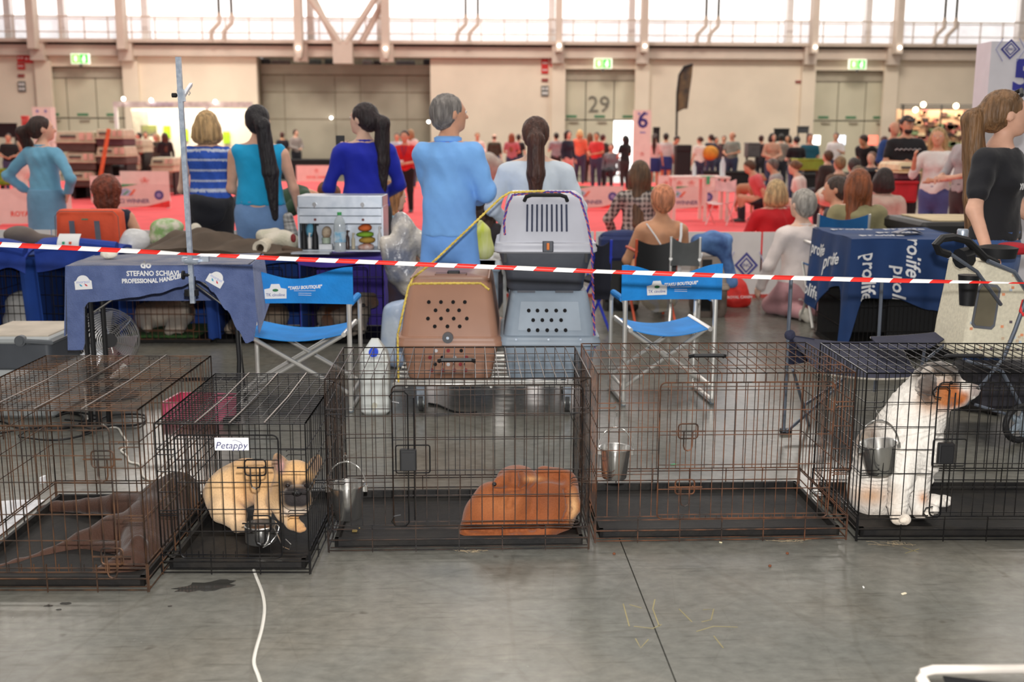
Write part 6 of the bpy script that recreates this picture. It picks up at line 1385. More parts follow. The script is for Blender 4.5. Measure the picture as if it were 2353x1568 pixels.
def pa(x, y, V, vid):
    c = np.tile(np.array(sl((236, 230, 220))), (len(V), 1)); n = vnoise(V, 40, 2); n2 = vnoise(V, 14, 6)
    tan = np.clip(2.2 * np.exp(-(((x - 2184) / 40) ** 2 + ((y - 908) / 27) ** 2)), 0, 1) * sm(x, 2240, 2222); c = mixc(c, tan, (178, 100, 46))
    c = mixc(c, np.clip(1.4 * np.exp(-(((x - 2138) / 30) ** 2 + ((y - 925) / 26) ** 2)), 0, 1) * .5, (206, 150, 100))
    mer = np.clip(1.9 * np.exp(-(((x - 2156) / 52) ** 2 + ((y - 858) / 27) ** 2)), 0, 1); c = mixc(c, mer * (.5 + .35 * (n > 0)), (134, 116, 98)); c = mixc(c, mer * .85 * (n > .3), (52, 44, 40))
    ear = np.clip(2.2 * np.exp(-(((x - 2131) / 24) ** 2 + ((y - 890) / 34) ** 2)), 0, 1) * (V[:, 1] < 4.08); c = mixc(c, ear * (.6 + .3 * (n > -.1)), (92, 70, 56)); c = mixc(c, ear * .7 * (n2 > .2), (48, 40, 38))
    c = mixc(c, np.clip(1.5 * np.exp(-(((x - 2218) / 12) ** 2 + ((y - 885) / 14) ** 2)), 0, 1), (240, 232, 222)); c = mixc(c, sm(x, 2226, 2238) * (y < 912) * .6, (110, 70, 66))
    c = mixc(c, np.clip(1.2 * np.exp(-(((x - 1986) / 36) ** 2 + ((y - 1005) / 50) ** 2)), 0, .9) * (.6 + .4 * (n2 > 0)), (128, 102, 80)); c = mixc(c, .35 * (n2 > .35) * sm(x, 2090, 2050), (190, 176, 158)); c = mixc(c, .8 * np.exp(-(((x - 2000) / 46) ** 2 + ((y - 1140) / 24) ** 2)), (196, 144, 96))
    c = mixc(c, .4 * sm(y, 1165, 1195), (232, 206, 176)); c = mixc(c, .8 * np.exp(-(((x - 2122) / 12) ** 2 + ((y - 1145) / 14) ** 2)), (196, 128, 70)); return c
t = place_dog('shepherd_dog', 'fluffy white and tan shepherd dog sitting in the right crate', s, pa, M_fur2, (at(2080, 1190, 4.1).x, 4.1, .021), noise=fz)
dball('nose', t, (2242, 896, 4.12), .014, M_nose); dball('eye', t, (2186, 880, 4.075), .0075, M_eye)
# ---- dogs in the covered crates
def lying(label, px, py, Y, col1, col2, flip=1, sc=1.0):
    s = SDF(.014, .05); k = sc
    s.cone((-.22 * k, 0, .13), (.12 * k, 0, .15), .12 * k, .13 * k).cone((.12 * k, -.02, .2), (.2 * k, -.05, .34 * k), .09 * k, .075 * k).ell((.22 * k, -.07, .37 * k), (.08 * k, .075 * k, .07 * k)).cone((.22 * k, -.12, .36 * k), (.22 * k, -.2, .34 * k), .045, .03)
    s.cone((.16 * k, -.08, .1), (.2 * k, -.26, .06), .05, .035).cone((.08 * k, -.1, .08), (.1 * k, -.28, .05), .05, .035).cone((-.2 * k, -.05, .1), (-.1, -.22, .06), .08, .035).cone((.15 * k, -.03, .4 * k), (.13 * k, -.05, .33 * k), .025, .03).cone((.29 * k, -.03, .4 * k), (.31 * k, -.05, .33 * k), .025, .03)
    me, V, vid = s.mesh(); n = vnoise(V, 7, int(px)); w = np.clip(sm(V[:, 2], .10, .24) * .75 + (n > -.1) * .8, 0, 1) * (1 - np.exp(-((V[:, 0] - .2 * k) / .04) ** 2) * (V[:, 1] < -.05)); c = mixc(np.tile(np.array(sl(col1)), (len(V), 1)), w, col2); coat(me, c)
    t = thing('lying_dog', label, 'dog', (at(px, py, Y).x, Y, .03)); o = link('body', me, M_fur, t); o.scale = (flip, 1, 1)
    MB().ball((.22 * k * flip, -.225, .345 * k), .016).build('nose', M_nose, t, smooth=True); return t
lying('white and brown dog lying in the covered rusty crate', 390, 740, 8.3, (170, 158, 144), (104, 60, 34), 1, .8)
lying('brown and white dog lying in the crate behind the left blue chair', 590, 750, 8.3, (150, 136, 118), (112, 66, 36), -1, .75)
lying('white and brown dog lying in the crate below the tool chest', 800, 750, 8.3, (150, 138, 124), (106, 64, 36), 1, .7)
tag(MB().rbox(at(300, 770, 8.2).x, at(470, 770, 8.2).x, 8.0, 8.55, .03, .05, .02).build('crate_mat', mat('grass_mat', (60, 96, 44), .95, c2=(34, 60, 30), scale=40)), 'green grass-like mat in the covered rusty crate', 'mat')
# ================================================================== people
SKIN = {'a': (228, 178, 152), 'b': (216, 160, 130), 'c': (234, 192, 168), 'd': (210, 154, 118)}
def skin_m(k): return mat('skin_' + k, SKIN[k], .55, var=.04, scale=12, spec=.35)
def cloth_m(c, nm=None): return mat('cloth_%d_%d_%d' % tuple(c), c, .85, var=.07, scale=4, bump=.35, bscale=11, sheen=.1)
def hair_m(c): return mat('hair_%d_%d_%d' % tuple(c), tuple(int(v * .8) for v in c), .55, c2=tuple(min(255, int(v * 1.1)) for v in c), scale=40, stretch=(1, 1, .12), bump=.8, bscale=60)
_pn = [0]
def person(label, px, pyt, Y, yaw=0.0, head=0.0, pose='stand', h=.015, skin='a', male=False, top=None, bottom=None, hair=None, arms=None, lean=0.0, seat=.46, hs=None, stance=0.0, lf=1.10, shoes=(60, 56, 56), pitch=0.0, extra=None, group=None, H=None, girth=1.0, fingers=None, sleeve='long', hem=.90, paint=None, skirt=None, neck=1.455, body_px=None, detail=None):
    """yaw: 0 looks away from the camera, positive turns left. arms: ((elbow),(hand)) for left and right, in a 1.72 m body"""
    zt = at(px, pyt, Y).z; detail = (h < .02) if detail is None else detail; hs = hs or (1.17 if detail else 1.1)
    g = (.99 if not male else 1.06) * girth
    drop = {'stand': 0, 'sit': .94 - (seat + .06), 'kneel': .94 - .50, 'bend': 0}[pose]
    sc = H / 1.72 if H else (zt / (1.735 + .2 * (hs - 1)) if pose == 'stand' else 1.0)
    if pose != 'stand' and not H:   # raise the seat so that the head is where the photo has it
        top_z = .94 - drop + (1.72 - .94) * math.cos(lean); drop -= (zt - top_z); drop = max(drop, .1) if pose != 'bend' else drop
    P0 = np.array([0, 0, .94]); cl, sn = math.cos(-lean), math.sin(-lean)
    hp = np.array([0., .0, 1.52]); ch, sh_ = math.cos(head), math.sin(head); cp, sp_ = math.cos(-pitch), math.sin(-pitch)
    def U(p):   # upper body: lean about the pelvis
        p = np.array(p, float) - P0; p = np.array([p[0], p[1] * cl - p[2] * sn, p[1] * sn + p[2] * cl]) + P0; p[2] -= drop; return p * sc
    def HD(p):
        p = (np.array(p, float) - hp) * hs; p = np.array([p[0], p[1] * cp - p[2] * sp_, p[1] * sp_ + p[2] * cp]); p = np.array([p[0] * ch - p[1] * sh_, p[0] * sh_ + p[1] * ch, p[2]]) + hp; return U(p)
    fx = (0, 1, 0) if lean < .4 else (0, math.cos(lean), -math.sin(lean))
    fl_t = (fx, .70)
    sw = .165 * (1.1 if male else 1.09) * (1 + (girth - 1) * .6); hw = .1 if male else .09
    def torso(s, k=.05):
        s.cone(U((0, 0, .86)), U((0, 0, .98)), .165 * g * sc, .158 * g * sc, k, fl_t); s.cone(U((0, 0, .98)), U((0, 0, 1.12)), .152 * g * sc, (.145 if male else .128) * g * sc, k, fl_t)
        s.cone(U((0, 0, 1.12)), U((0, .005, 1.30)), (.145 if male else .130) * g * sc, .158 * g * sc, k, fl_t); s.cone(U((-sw * .72, -.01, 1.385)), U((sw * .72, -.01, 1.385)), .070 * sc, .070 * sc, k)
        s.cone(U((0, -.015, 1.36)), U((0, -.012, 1.46)), .11 * sc, .062 * sc, k)
        if not male: s.ell(U((-.065, .085, 1.27)), np.array((.06, .05, .06)) * sc, k=.04); s.ell(U((.065, .085, 1.27)), np.array((.06, .05, .06)) * sc, k=.04)
    da = (((-.235, -.02, 1.13), (-.25, .05, .90)), ((.235, -.02, 1.13), (.25, .05, .90)))
    AR = arms or da
    def arm(s, i, upto=1.0, k=.03, ru=.047, rl=.028):
        e, w = AR[i]; sh = U(((-1, 1)[i] * sw, -.01, 1.375)); e = U(e); w = U(w)
        s.cone(sh, e, ru * sc * (.5 + g * .5), .037 * sc, k)
        if upto > .5: q = (upto - .5) * 2; s.cone(e, e + (w - e) * q, .038 * sc, (.038 + (rl - .038) * q) * sc, k)
    def hand(s, i):
        e, w = AR[i]; e = U(e); w = U(w); d = (w - e) / max(1e-6, np.linalg.norm(w - e)); up = np.array([0, 0, 1.0]); sd = np.cross(d, up); sd = sd / max(.05, np.linalg.norm(sd)); up2 = np.cross(sd, d)
        b = w + d * .05 * sc; s.cone(w, w + d * .075 * sc, .027 * sc, .034 * sc, .015, (sd, .55))
        if not detail: s.cone(w + d * .06 * sc, w + d * .15 * sc, .03 * sc, .018 * sc, .02); return
        for q in range(4):
            o_ = up2 * (q - 1.5) * .019 * sc; L_ = (.058, .068, .064, .05)[q] * sc; a_ = w + d * .078 * sc + o_; m_ = a_ + d * L_ * .6 - sd * .008 * sc * (1 if i else -1); s.chain([a_, m_, m_ + d * L_ * .35 - sd * .022 * sc * (1 if i else -1)], [.0098 * sc, .009 * sc, .0075 * sc], .006)
        a_ = w + d * .03 * sc + up2 * -.026 * sc * -1; s.chain([a_, a_ + d * .035 * sc + up2 * .018 * sc, a_ + d * .065 * sc + up2 * .02 * sc], [.013 * sc, .011 * sc, .009 * sc], .01)
    if pose == 'stand' or pose == 'bend':
        LG = [[np.array(((-1, 1)[i] * hw, 0, .90)) * sc, np.array(((-1, 1)[i] * (hw + .012 + stance), .015, .49)) * sc, np.array(((-1, 1)[i] * (hw + .02 + stance * 2), -.02, .085)) * sc] for i in (0, 1)]
    elif pose == 'sit':
        pz_ = .94 - drop; LG = [[np.array(((-1, 1)[i] * hw, 0, pz_ - .03)) * sc, np.array(((-1, 1)[i] * .12, .43, max(.45, pz_ - .03))) * sc, np.array(((-1, 1)[i] * .12, .40, .085)) * sc] for i in (0, 1)]
    else:
        pz_ = .94 - drop; LG = [[np.array(((-1, 1)[i] * hw, 0, pz_ - .03)) * sc, np.array(((-1, 1)[i] * .12, .22, .075)) * sc, np.array(((-1, 1)[i] * .11, -.22, .07)) * sc] for i in (0, 1)]
    def leg(s, i, k=.035, f=1.0, cut=1.0):
        a, b, c = LG[i]; s.cone(a, b, .088 * g * sc * f, .058 * sc * f, k)
        if cut > .5: s.cone(b, b + (c - b) * min(1, (cut - .5) * 2), .058 * sc * f, .040 * sc * f, k)
    def foot(s, i, k=.02):
        c = LG[i][2]
        if pose == 'kneel': s.cone(c, c + np.array((0, -.06, -.01)) * sc, .04 * sc, .04 * sc, k); s.cone(c + np.array((0, -.06, 0)), c + np.array((0, -.10, .0)) + np.array((0, 0, -.04)), .036 * sc, .03 * sc, k); return
        s.cone(c, c + np.array((0, .02, -.045)) * sc, .04 * sc, .04 * sc, k); s.cone(c + np.array((0, -.02, -.05)) * sc, c + np.array((0, .15, -.055)) * sc, .035 * sc, .028 * sc, k, ((0, 0, 1), .8))
    s = SDF(h * sc, .03)
    torso(s)
    for i in (0, 1): arm(s, i); hand(s, i); leg(s, i, f=min(1, lf - .1)); foot(s, i)
    s.cone(U((0, -.012, 1.40)), HD((0, .01, 1.55)), .056 * sc * (1.08 if male else .92), .05 * sc * (1.08 if male else .92), .03)
    E = lambda c, r, k: s.ell(HD(c), np.array(r) * sc * hs, (0, 0, head), k)
    E((0, .005, 1.63), (.074, .092, .088), .02); E((0, .05, 1.585), (.054, .052, .062), .03); E((0, .07, 1.545), (.032, .03, .026), .02)
    if detail:
        s.cone(HD((0, .098, 1.628)), HD((0, .118, 1.598)), .009 * sc, .0135 * sc, .012); E((0, .092, 1.568), (.022, .012, .010), .008); E((0, .088, 1.556), (.018, .012, .008), .006)
        for x_ in (-.03, .03): E((x_, .088, 1.645), (.02, .01, .006), .01); s.cut(HD((x_, .104, 1.628)), np.array((.014, .012, .009)) * sc * hs, (0, 0, head), .01)
        for x_ in (-.076, .076): E((x_, -.002, 1.61), (.010, .020, .030), .006)
    f0 = at(px, pyt, Y); off = U((0, 0, 1.5))[:2] * 0
    hx = HD((0, 0, 1.62)); cy, sy = math.cos(yaw), math.sin(yaw)
    loc = (f0.x - (hx[0] * cy - hx[1] * sy), Y - (hx[0] * sy + hx[1] * cy), 0)
    if body_px is not None: loc = (at(body_px, pyt, Y).x, Y, 0)
    t = thing('person', label, 'person', loc, yaw, group)
    link('body', s.mesh()[0], skin_m(skin), t)
    if detail:
        for x_ in (-.03, .03): MB().ball(tuple(HD((x_, .092, 1.628))), .0105 * sc, 8, 6).build('eye', mat('eye_white', (228, 222, 218), .2), t, smooth=True); MB().ball(tuple(HD((x_, .0985, 1.628))), .0055 * sc, 6, 4).build('iris', mat('eye_dark', (52, 36, 28), .1), t, smooth=True)
    hr = h * sc * 1.0
    if top:
        s = SDF(hr, .05); torso(s)
        if sleeve != 'none':
            for i in (0, 1): arm(s, i, {'long': .97, 'elbow': .62, 'short': .36}[sleeve] if sleeve != 'short' else .5, ru=.052, rl=.034) if sleeve != 'short' else s.cone(U(((-1, 1)[i] * sw, -.01, 1.375)), U(((-1, 1)[i] * sw, -.01, 1.375)) * 0 + U(((-1, 1)[i] * sw, -.01, 1.375)) + (U(AR[i][0]) - U(((-1, 1)[i] * sw, -.01, 1.375))) * .62, .058 * sc, .05 * sc, .03)
        nn = U((0, 0, 2)) - U((0, 0, 1)); nn = nn / np.linalg.norm(nn)
        pl = [(U((0, 0, neck)), nn)]
        if lean < .3 and pose in ('stand',): pl.append((U((0, 0, hem)), -nn))
        nzf = (lambda X, Y_, Z: .003 * np.sin(Z * 36 + 9 * np.sin(X * 8 + Y_ * 5)) + .002 * np.sin(X * 50 + Z * 22)) if detail else None
        me, V, vid = s.mesh((.011 if lf > 1 else .022) * sc, pl, nzf)
        if paint: coat(me, paint(V)); link('top', me, vmat('printed_cloth_coat', .85, .2, 50), t)
        else: link('top', me, cloth_m(top), t)
        if detail and sleeve == 'long': MB().tube([U((.062 * math.cos(q * .5236), -.012 + .058 * math.sin(q * .5236), 1.465)) for q in range(12)], .016 * sc, 6, closed=True).build('collar', cloth_m(top), t, smooth=True)
    if bottom:
        s = SDF(hr, .05)
        s.cone(U((0, 0, .86)), U((0, 0, 1.0)), .165 * g * sc, .152 * g * sc, .05, fl_t)
        if skirt:
            z1 = skirt; s.cone(np.array((0, 0, .92)) * sc, np.array((0, 0, z1)) * sc, .185 * g * sc, .20 * g * sc, .05, ((0, 1, 0), .8)); me = s.mesh(.012 * sc, [((0, 0, 1.03 * sc), (0, 0, 1)), ((0, 0, z1 * sc), (0, 0, -1))])[0]; link('skirt', me, cloth_m(bottom), t)
        else:
            for i in (0, 1): leg(s, i, f=lf, cut=1.0)
            me = s.mesh(.012 * sc, [(U((0, 0, 1.03)), (U((0, 0, 2)) - U((0, 0, 1))))] if lean < .6 else [])[0]; link('trousers', me, cloth_m(bottom), t)
        if detail and not skirt and pose == 'stand': MB().tube([U((.162 * g * math.cos(q * .3927), .118 * g * math.sin(q * .3927), 1.0)) for q in range(16)], .009 * sc, 5, closed=True).build('waistband', cloth_m(bottom), t, smooth=True)
    if shoes:
        for i in (0, 1): s = SDF(max(.012, hr), .02); foot(s, i); link('shoe', s.mesh(.008 * sc)[0], mat('shoe_%d_%d_%d' % tuple(shoes), shoes, .5), t)
    if hair:
        st, hc = hair[0], hair[1]; s = SDF(min(hr, .012) if detail else hr, .03); HE = lambda c, r, k=.03: s.ell(HD(c), np.array(r) * sc * hs, (0, 0, head), k)
        if st != 'bald': HE((0, -.012, 1.642), (.083, .098, .090))
        if st == 'short': HE((0, -.04, 1.60), (.075, .065, .08)); s.cut(HD((0, .12, 1.56)), np.array((.10, .085, .10)) * sc * hs, (0, 0, head), .015)
        elif st == 'bald': HE((0, -.02, 1.61), (.081, .088, .062)); s.cut(HD((0, .115, 1.60)), np.array((.10, .085, .12)) * sc * hs, (0, 0, head), .015)
        else: s.cut(HD((0, .125, 1.575)), np.array((.075, .08, .10)) * sc * hs, (0, 0, head), .015)
        if st == 'bob': HE((0, -.03, 1.58), (.108, .092, .10)); HE((0, -.025, 1.53), (.115, .085, .06))
        if st == 'curly': HE((0, -.035, 1.62), (.112, .105, .105)); HE((0, -.05, 1.53), (.10, .075, .09))
        if st == 'pony':
            o_ = hair[2] if len(hair) > 2 else (0, 0); L_ = hair[3] if len(hair) > 3 else .42
            HE((0, -.05, 1.60), (.07, .06, .07)); s.chain([HD((0, -.095, 1.635)), HD((o_[0] * .4, -.145, 1.59)), HD((o_[0] * .8, -.135 + o_[1], 1.59 - L_ * .5)), HD((o_[0], -.125 + o_[1], 1.59 - L_))], [q * sc for q in (.036, .058, .064, .026)], .02)
        if st == 'long': L_ = hair[2] if len(hair) > 2 else .4; HE((0, -.045, 1.58), (.098, .078, .12)); s.cone(HD((0, -.06, 1.56)), HD((0, -.085, 1.60 - L_)), .088 * sc, .075 * sc, .04, ((math.sin(head), math.cos(head), 0), .5)); [s.cone(HD((x_, -.01, 1.60)), HD((x_ * 1.25, -.02, 1.60 - L_ * .8)), .032 * sc, .026 * sc, .03) for x_ in (-.075, .075)]
        if st == 'bun': HE((0, -.10, 1.62), (.04, .04, .04))
        nh = (lambda X, Y_, Z: .006 * np.sin(X * 90 + 3 * np.sin(Z * 60)) * np.sin(Z * 75 + Y_ * 60)) if st == 'curly' else ((lambda X, Y_, Z: .0025 * np.sin(X * 160 + Y_ * 120 + 2 * np.sin(Z * 14)) ) if detail else None)
        link('hair', s.mesh(noise=nh)[0], hair_m(hc), t)
        if st == 'cap': pass
    if extra: extra(t, U, HD, sc)
    return t
def band(m, z, r=.13, fy=.72, nm='belt', th=.016):
    def f(t, U, HD, sc): MB().tube([U((r * math.cos(q * .3142), r * fy * math.sin(q * .3142), z)) for q in range(20)], th * sc, 6, closed=True, flat=.6).build(nm, m, t, smooth=True)
    return f
# ---- the row of people watching
def ex1(t, U, HD, sc):
    band(M_black, 1.005, .152, .74)(t, U, HD, sc); MB().tube([U((-.28, .12, .96)), U((-.31, .2, .5)), U((-.33, .25, .1))], .004, 5).build('leash', M_black, t, smooth=True)
person('woman in a pale blue dress with dark ponytail at far left, hands on hips', 96, 265, 10.9, -.25, -.75, top=(112, 170, 200), bottom=(104, 148, 178), skirt=.45, hair=('pony', (58, 38, 32), (-.16, .06), .36), arms=(((-.40, -.06, 1.16), (-.27, .10, .98)), ((.38, -.10, 1.14), (.24, .02, .98))), extra=ex1, hem=.98, body_px=92)
person('woman with curly auburn hair sitting behind the orange bag', 246, 412, 9.9, .1, .0, 'sit', top=(36, 38, 58), sleeve='none', bottom=(40, 42, 60), hair=('curly', (126, 58, 36)), skin='b', arms=(((-.22, .1, 1.12), (-.14, .3, 1.0)), ((.30, -.05, 1.12), (.36, .05, .86))))
def stripes(V): w = (np.abs(((V[:, 2] + .02 * np.abs(V[:, 0])) % .085) - .042) < .009).astype(float); return mixc(np.tile(np.array(sl((52, 92, 190))), (len(V), 1)), w, (206, 214, 232))
def ex3(t, U, HD, sc):
    s = SDF(.018, .04)
    for i in range(14): a = i * .449; s.ell(U((.155 * math.cos(a), .12 * math.sin(a) - .01, .97 + .02 * math.sin(a * 2))), (.05, .05, .06))
    s.ell(U((0, -.11, .88)), (.15, .05, .12)); link('tied_sweater', s.mesh()[0], cloth_m((26, 28, 36)), t)
person('woman with blonde bob in a blue and white striped sleeveless top', 474, 252, 9.5, .0, .15, top=(52, 92, 190), sleeve='none', bottom=(24, 24, 30), hair=('bob', (196, 160, 112)), girth=1.08, paint=stripes, arms=(((-.245, .0, 1.08), (-.16, .2, 1.06)), ((.245, .0, 1.08), (.2, .22, 1.0))), extra=ex3, skin='c')
person('woman in a turquoise top with long black ponytail and light jeans', 548, 239, 8.85, .05, .12, top=(20, 162, 214), sleeve='none', bottom=(112, 148, 196), hair=('pony', (30, 26, 30), (.10, .0), .62), arms=(((-.24, .06, 1.1), (-.16, .25, 1.02)), ((.265, .02, 1.10), (.31, .10, .86))), girth=1.14, hem=.97, body_px=590)
def ex5(t, U, HD, sc):
    MB().rbox(-.036, .036, -.006, .006, -.07, .07, .008).xf(0, Matrix.Translation(Vector(U((-.20, .26, 1.44))))).build('phone', M_black, t); MB().tube([U((-.265, .0, 1.24)), U((-.29, -.01, 1.10))], .03, 6, flat=.25).build('number_band', M_print, t, smooth=True)
person('woman in a royal blue jacket with long dark hair holding up a phone', 836, 234, 8.85, .12, .85, top=(20, 36, 168), bottom=(34, 34, 44), hair=('pony', (40, 28, 30), (.05, .02), .50), arms=(((-.29, .0, 1.10), (-.20, .22, 1.36)), ((.27, .02, 1.12), (.12, .2, 1.02))), extra=ex5, skin='c', hem=.92, girth=1.1)
def ex6(t, U, HD, sc): MB().tube([U((.07 * math.cos(q * .5236), -.012 + .066 * math.sin(q * .5236), 1.47)) for q in range(12)], .02 * sc, 6, closed=True).build('collar', cloth_m((126, 182, 250)), t, smooth=True)
person('tall man in a pale blue suit with short grey hair, arms folded', 1040, 213, 6.95, -.3, -.75, male=True, top=(126, 182, 250), bottom=(118, 172, 242), lf=.82, hair=('short', (128, 122, 118)), arms=(((-.165, .12, 1.14), (.02, .24, 1.16)), ((.235, .03, 1.15), (.10, .26, 1.10))), hem=.875, girth=.84, h=.013, skin='b', extra=ex6, shoes=(230, 230, 230), body_px=1030, stance=.05, hs=1.08)
person('woman in a pale jacket with brown ponytail behind the two-tone carrier', 1231, 266, 7.3, .0, .0, top=(212, 222, 232), bottom=(190, 200, 212), hair=('pony', (78, 46, 34), (.0, .0), .40), girth=1.24, h=.013, arms=(((-.31, .0, 1.12), (-.2, .2, 1.0)), ((.32, .0, 1.12), (.22, .2, 1.0))), skin='c')
def check(V):
    a = (np.abs((V[:, 0] % .05) - .025) < .007) | (np.abs((V[:, 2] % .05) - .025) < .007); b = (np.abs(((V[:, 0] + .025) % .05) - .025) < .005) | (np.abs(((V[:, 2] + .025) % .05) - .025) < .005)
    c = np.tile(np.array(sl((150, 138, 132))), (len(V), 1)); c = mixc(c, a * .9, (46, 44, 50)); return mixc(c, b * .6, (206, 196, 188))
person('woman in a checked coat with long brown hair kneeling behind the ring board', 1470, 378, 11.4, .15, -.2, 'kneel', top=(150, 138, 132), bottom=(40, 40, 44), hair=('long', (96, 72, 50), .42), paint=check, skin='c', arms=(((-.30, .1, 1.15), (-.2, .3, 1.0)), ((.25, .1, 1.15), (.18, .3, 1.0))), girth=1.1)
def ex9(t, U, HD, sc):
    for x0_, x1_ in ((-.15, -.02), (.15, .12)): MB().tube([U((x0_, -.075, 1.44)), U(((x0_ + x1_) / 2, -.125, 1.34)), U((x1_, -.128, 1.24))], .012, 6, flat=.5).build('strap', M_print, t, smooth=True)
person('woman with short apricot hair and white strap top sitting in front of the ring board', 1522, 435, 9.2, .15, .1, 'sit', top=(222, 220, 220), sleeve='none', bottom=(226, 216, 196), hair=('short', (214, 138, 100)), skin='d', neck=1.25, arms=(((-.27, .08, 1.12), (-.2, .3, 1.0)), ((.25, .1, 1.12), (.15, .3, 1.0))), girth=1.05, extra=ex9)
person('woman with blond bob in a red pullover kneeling behind the ring board', 1783, 421, 11.6, .1, .0, 'kneel', top=(196, 26, 36), bottom=(50, 40, 44), hair=('bob', (196, 166, 120)), girth=1.15, arms=(((-.3, .05, 1.12), (-.2, .25, 1.0)), ((.27, .05, 1.15), (.2, .25, 1.0))))
person('grey-haired woman in a pale pink suit kneeling by the navy cloth', 1846, 446, 9.3, .35, .1, 'kneel', top=(238, 224, 218), bottom=(196, 146, 150), hair=('short', (170, 164, 156)), shoes=(206, 200, 186), arms=(((-.29, .02, 1.12), (-.28, .16, .92)), ((.22, .1, 1.12), (.15, .3, 1.0))), girth=1.08, skin='c')
person('man with dark short hair in profile sitting left of the auburn-haired woman', 1922, 416, 10.9, .8, .5, 'sit', male=True, top=(52, 46, 48), bottom=(44, 44, 54), hair=('short', (66, 50, 42)), lean=.12, skin='b')
person('woman with long auburn hair in an olive top on the teal chair', 1976, 399, 9.5, -.25, -.35, 'sit', top=(150, 142, 104), bottom=(60, 60, 66), hair=('long', (140, 78, 44), .42), skin='c', girth=1.08)
person('person with dark bob in a beige top sitting behind the auburn-haired woman', 2034, 394, 12.5, -.3, -.4, 'sit', top=(196, 172, 158), bottom=(60, 60, 66), hair=('bob', (44, 30, 28)))
def bent(V): return np.tile(np.array(sl((40, 66, 44))), (len(V), 1))
person('person in a dark green top bending over behind the tool chest', 752, 418, 10.2, -1.25, .0, 'bend', H=1.66, top=(40, 66, 44), bottom=(52, 54, 66), hair=('short', (116, 70, 46)), lean=1.45, arms=(((-.22, .1, 1.15), (-.15, .35, 1.1)), ((.22, .1, 1.15), (.15, .35, 1.1))), skin='b', h=.02)
person('person with long ginger hair crouching right of the tool chest', 902, 428, 9.6, -.5, -.4, 'kneel', top=(120, 170, 190), bottom=(60, 66, 80), hair=('long', (164, 112, 68), .38), sleeve='none', lean=.3, h=.018, skin='c', arms=(((-.25, .1, 1.15), (-.15, .3, 1.0)), ((.29, .05, 1.15), (.32, .2, .95))))
person('child with long dark hair behind the man in pale blue', 1106, 436, 8.7, .1, .0, 'sit', top=(40, 34, 40), bottom=(40, 40, 50), hair=('long', (72, 50, 40), .45), h=.02)
def ex15(t, U, HD, sc):
    text('shirt_print', 'XK', M_print, frame_at(U((.07, .155, 1.25)), tuple(U((-.1, .16, 1.25)) - U((.1, .16, 1.25))), (0, 0, 1)), .05, t, .001, world=False)
    MB().tube([HD((-.08, .04, 1.70)), HD((0, .07, 1.728)), HD((.08, .04, 1.70))], .012 * sc, 6).build('sunglasses', M_black, t, smooth=True); MB().tube([HD((-.02, -.11, 1.625)), HD((.02, -.13, 1.625))], .02, 6).build('hair_tie', M_black, t)
person('woman in a black shirt with a long fair ponytail leaning on the stroller', 2328, 204, 6.05, -2.35, .75, top=(24, 24, 30), sleeve='short', bottom=(58, 88, 140), hair=('pony', (128, 94, 62), (.02, .03), .72), skin='a', h=.012, arms=(((-.25, .02, 1.12), (-.24, .26, .98)), ((.30, .0, 1.13), (.33, .10, .92))), extra=ex15, girth=1.05, hem=.96, body_px=2312)
def excap(t, U, HD, sc):
    s = SDF(.015, .03).ell(HD((0, -.01, 1.67)), (.088, .1, .07)); s.cone(HD((0, .06, 1.67)), HD((0, .17, 1.655)), .06, .045, .02, ((0, 0, 1), .3)); link('cap', s.mesh()[0], mat('cap_black', (30, 30, 34), .8), t); s2 = SDF(.013, .02).ell(HD((0, .065, 1.545)), (.058, .05, .05)); link('beard', s2.mesh()[0], hair_m((48, 34, 30)), t)
    MB().tube([U((-.17 + q * .02, .168, 1.30 + .012 * math.sin(q * 2.1))) for q in range(18)], .014, 5, flat=.3).build('shirt_print', M_print, t)
person('bearded man in a black cap and black printed shirt behind the right crowd', 2086, 264, 16.2, 3.0, .1, male=True, top=(26, 26, 30), sleeve='short', bottom=(30, 30, 36), hair=('short', (48, 34, 30)), skin='b', h=.02, detail=True, girth=1.12, extra=excap, arms=(((-.27, .05, 1.12), (-.08, .28, 1.10)), ((.27, .05, 1.12), (.08, .28, 1.12))))
person('blonde woman in a white top and blue trousers talking at the right', 2158, 291, 13.6, 2.5, .2, top=(232, 226, 222), sleeve='elbow', bottom=(76, 82, 134), hair=('long', (186, 152, 104), .42), skin='b', h=.02, detail=True, arms=(((-.26, .05, 1.12), (-.05, .26, 1.08)), ((.28, .05, 1.14), (.22, .2, 1.36))), girth=1.05)
person('woman with glasses in a grey cardigan at the right', 2232, 267, 12.7, 1.9, .2, top=(176, 172, 174), sleeve='elbow', bottom=(60, 46, 48), hair=('bun', (70, 46, 36)), skin='a', h=.02, detail=True, arms=(((-.24, .1, 1.12), (-.1, .32, 1.08)), ((.24, .1, 1.12), (.1, .32, 1.06))), girth=1.1)
def ex19(t, U, HD, sc): MB().box(-.02, .3, .3, .31, 1.03, 1.08).build('clipboard', M_white, t); MB().tube([U((-.05, .12, 1.42)), U((0, .165, 1.2)), U((.05, .12, 1.42))], .008, 5).build('lanyard', mat('lanyard', (60, 60, 110), .8), t)
person('ring steward in a red polo shirt and black trousers standing in the ring', 930, 299, 22.5, 3.05, .0, top=(214, 34, 38), sleeve='short', bottom=(24, 22, 24), hair=('bun', (64, 40, 32)), skin='b', h=.02, detail=True, arms=(((-.25, .04, 1.1), (-.04, .26, 1.06)), ((.25, .04, 1.1), (.04, .28, 1.06))), extra=ex19, girth=1.1)
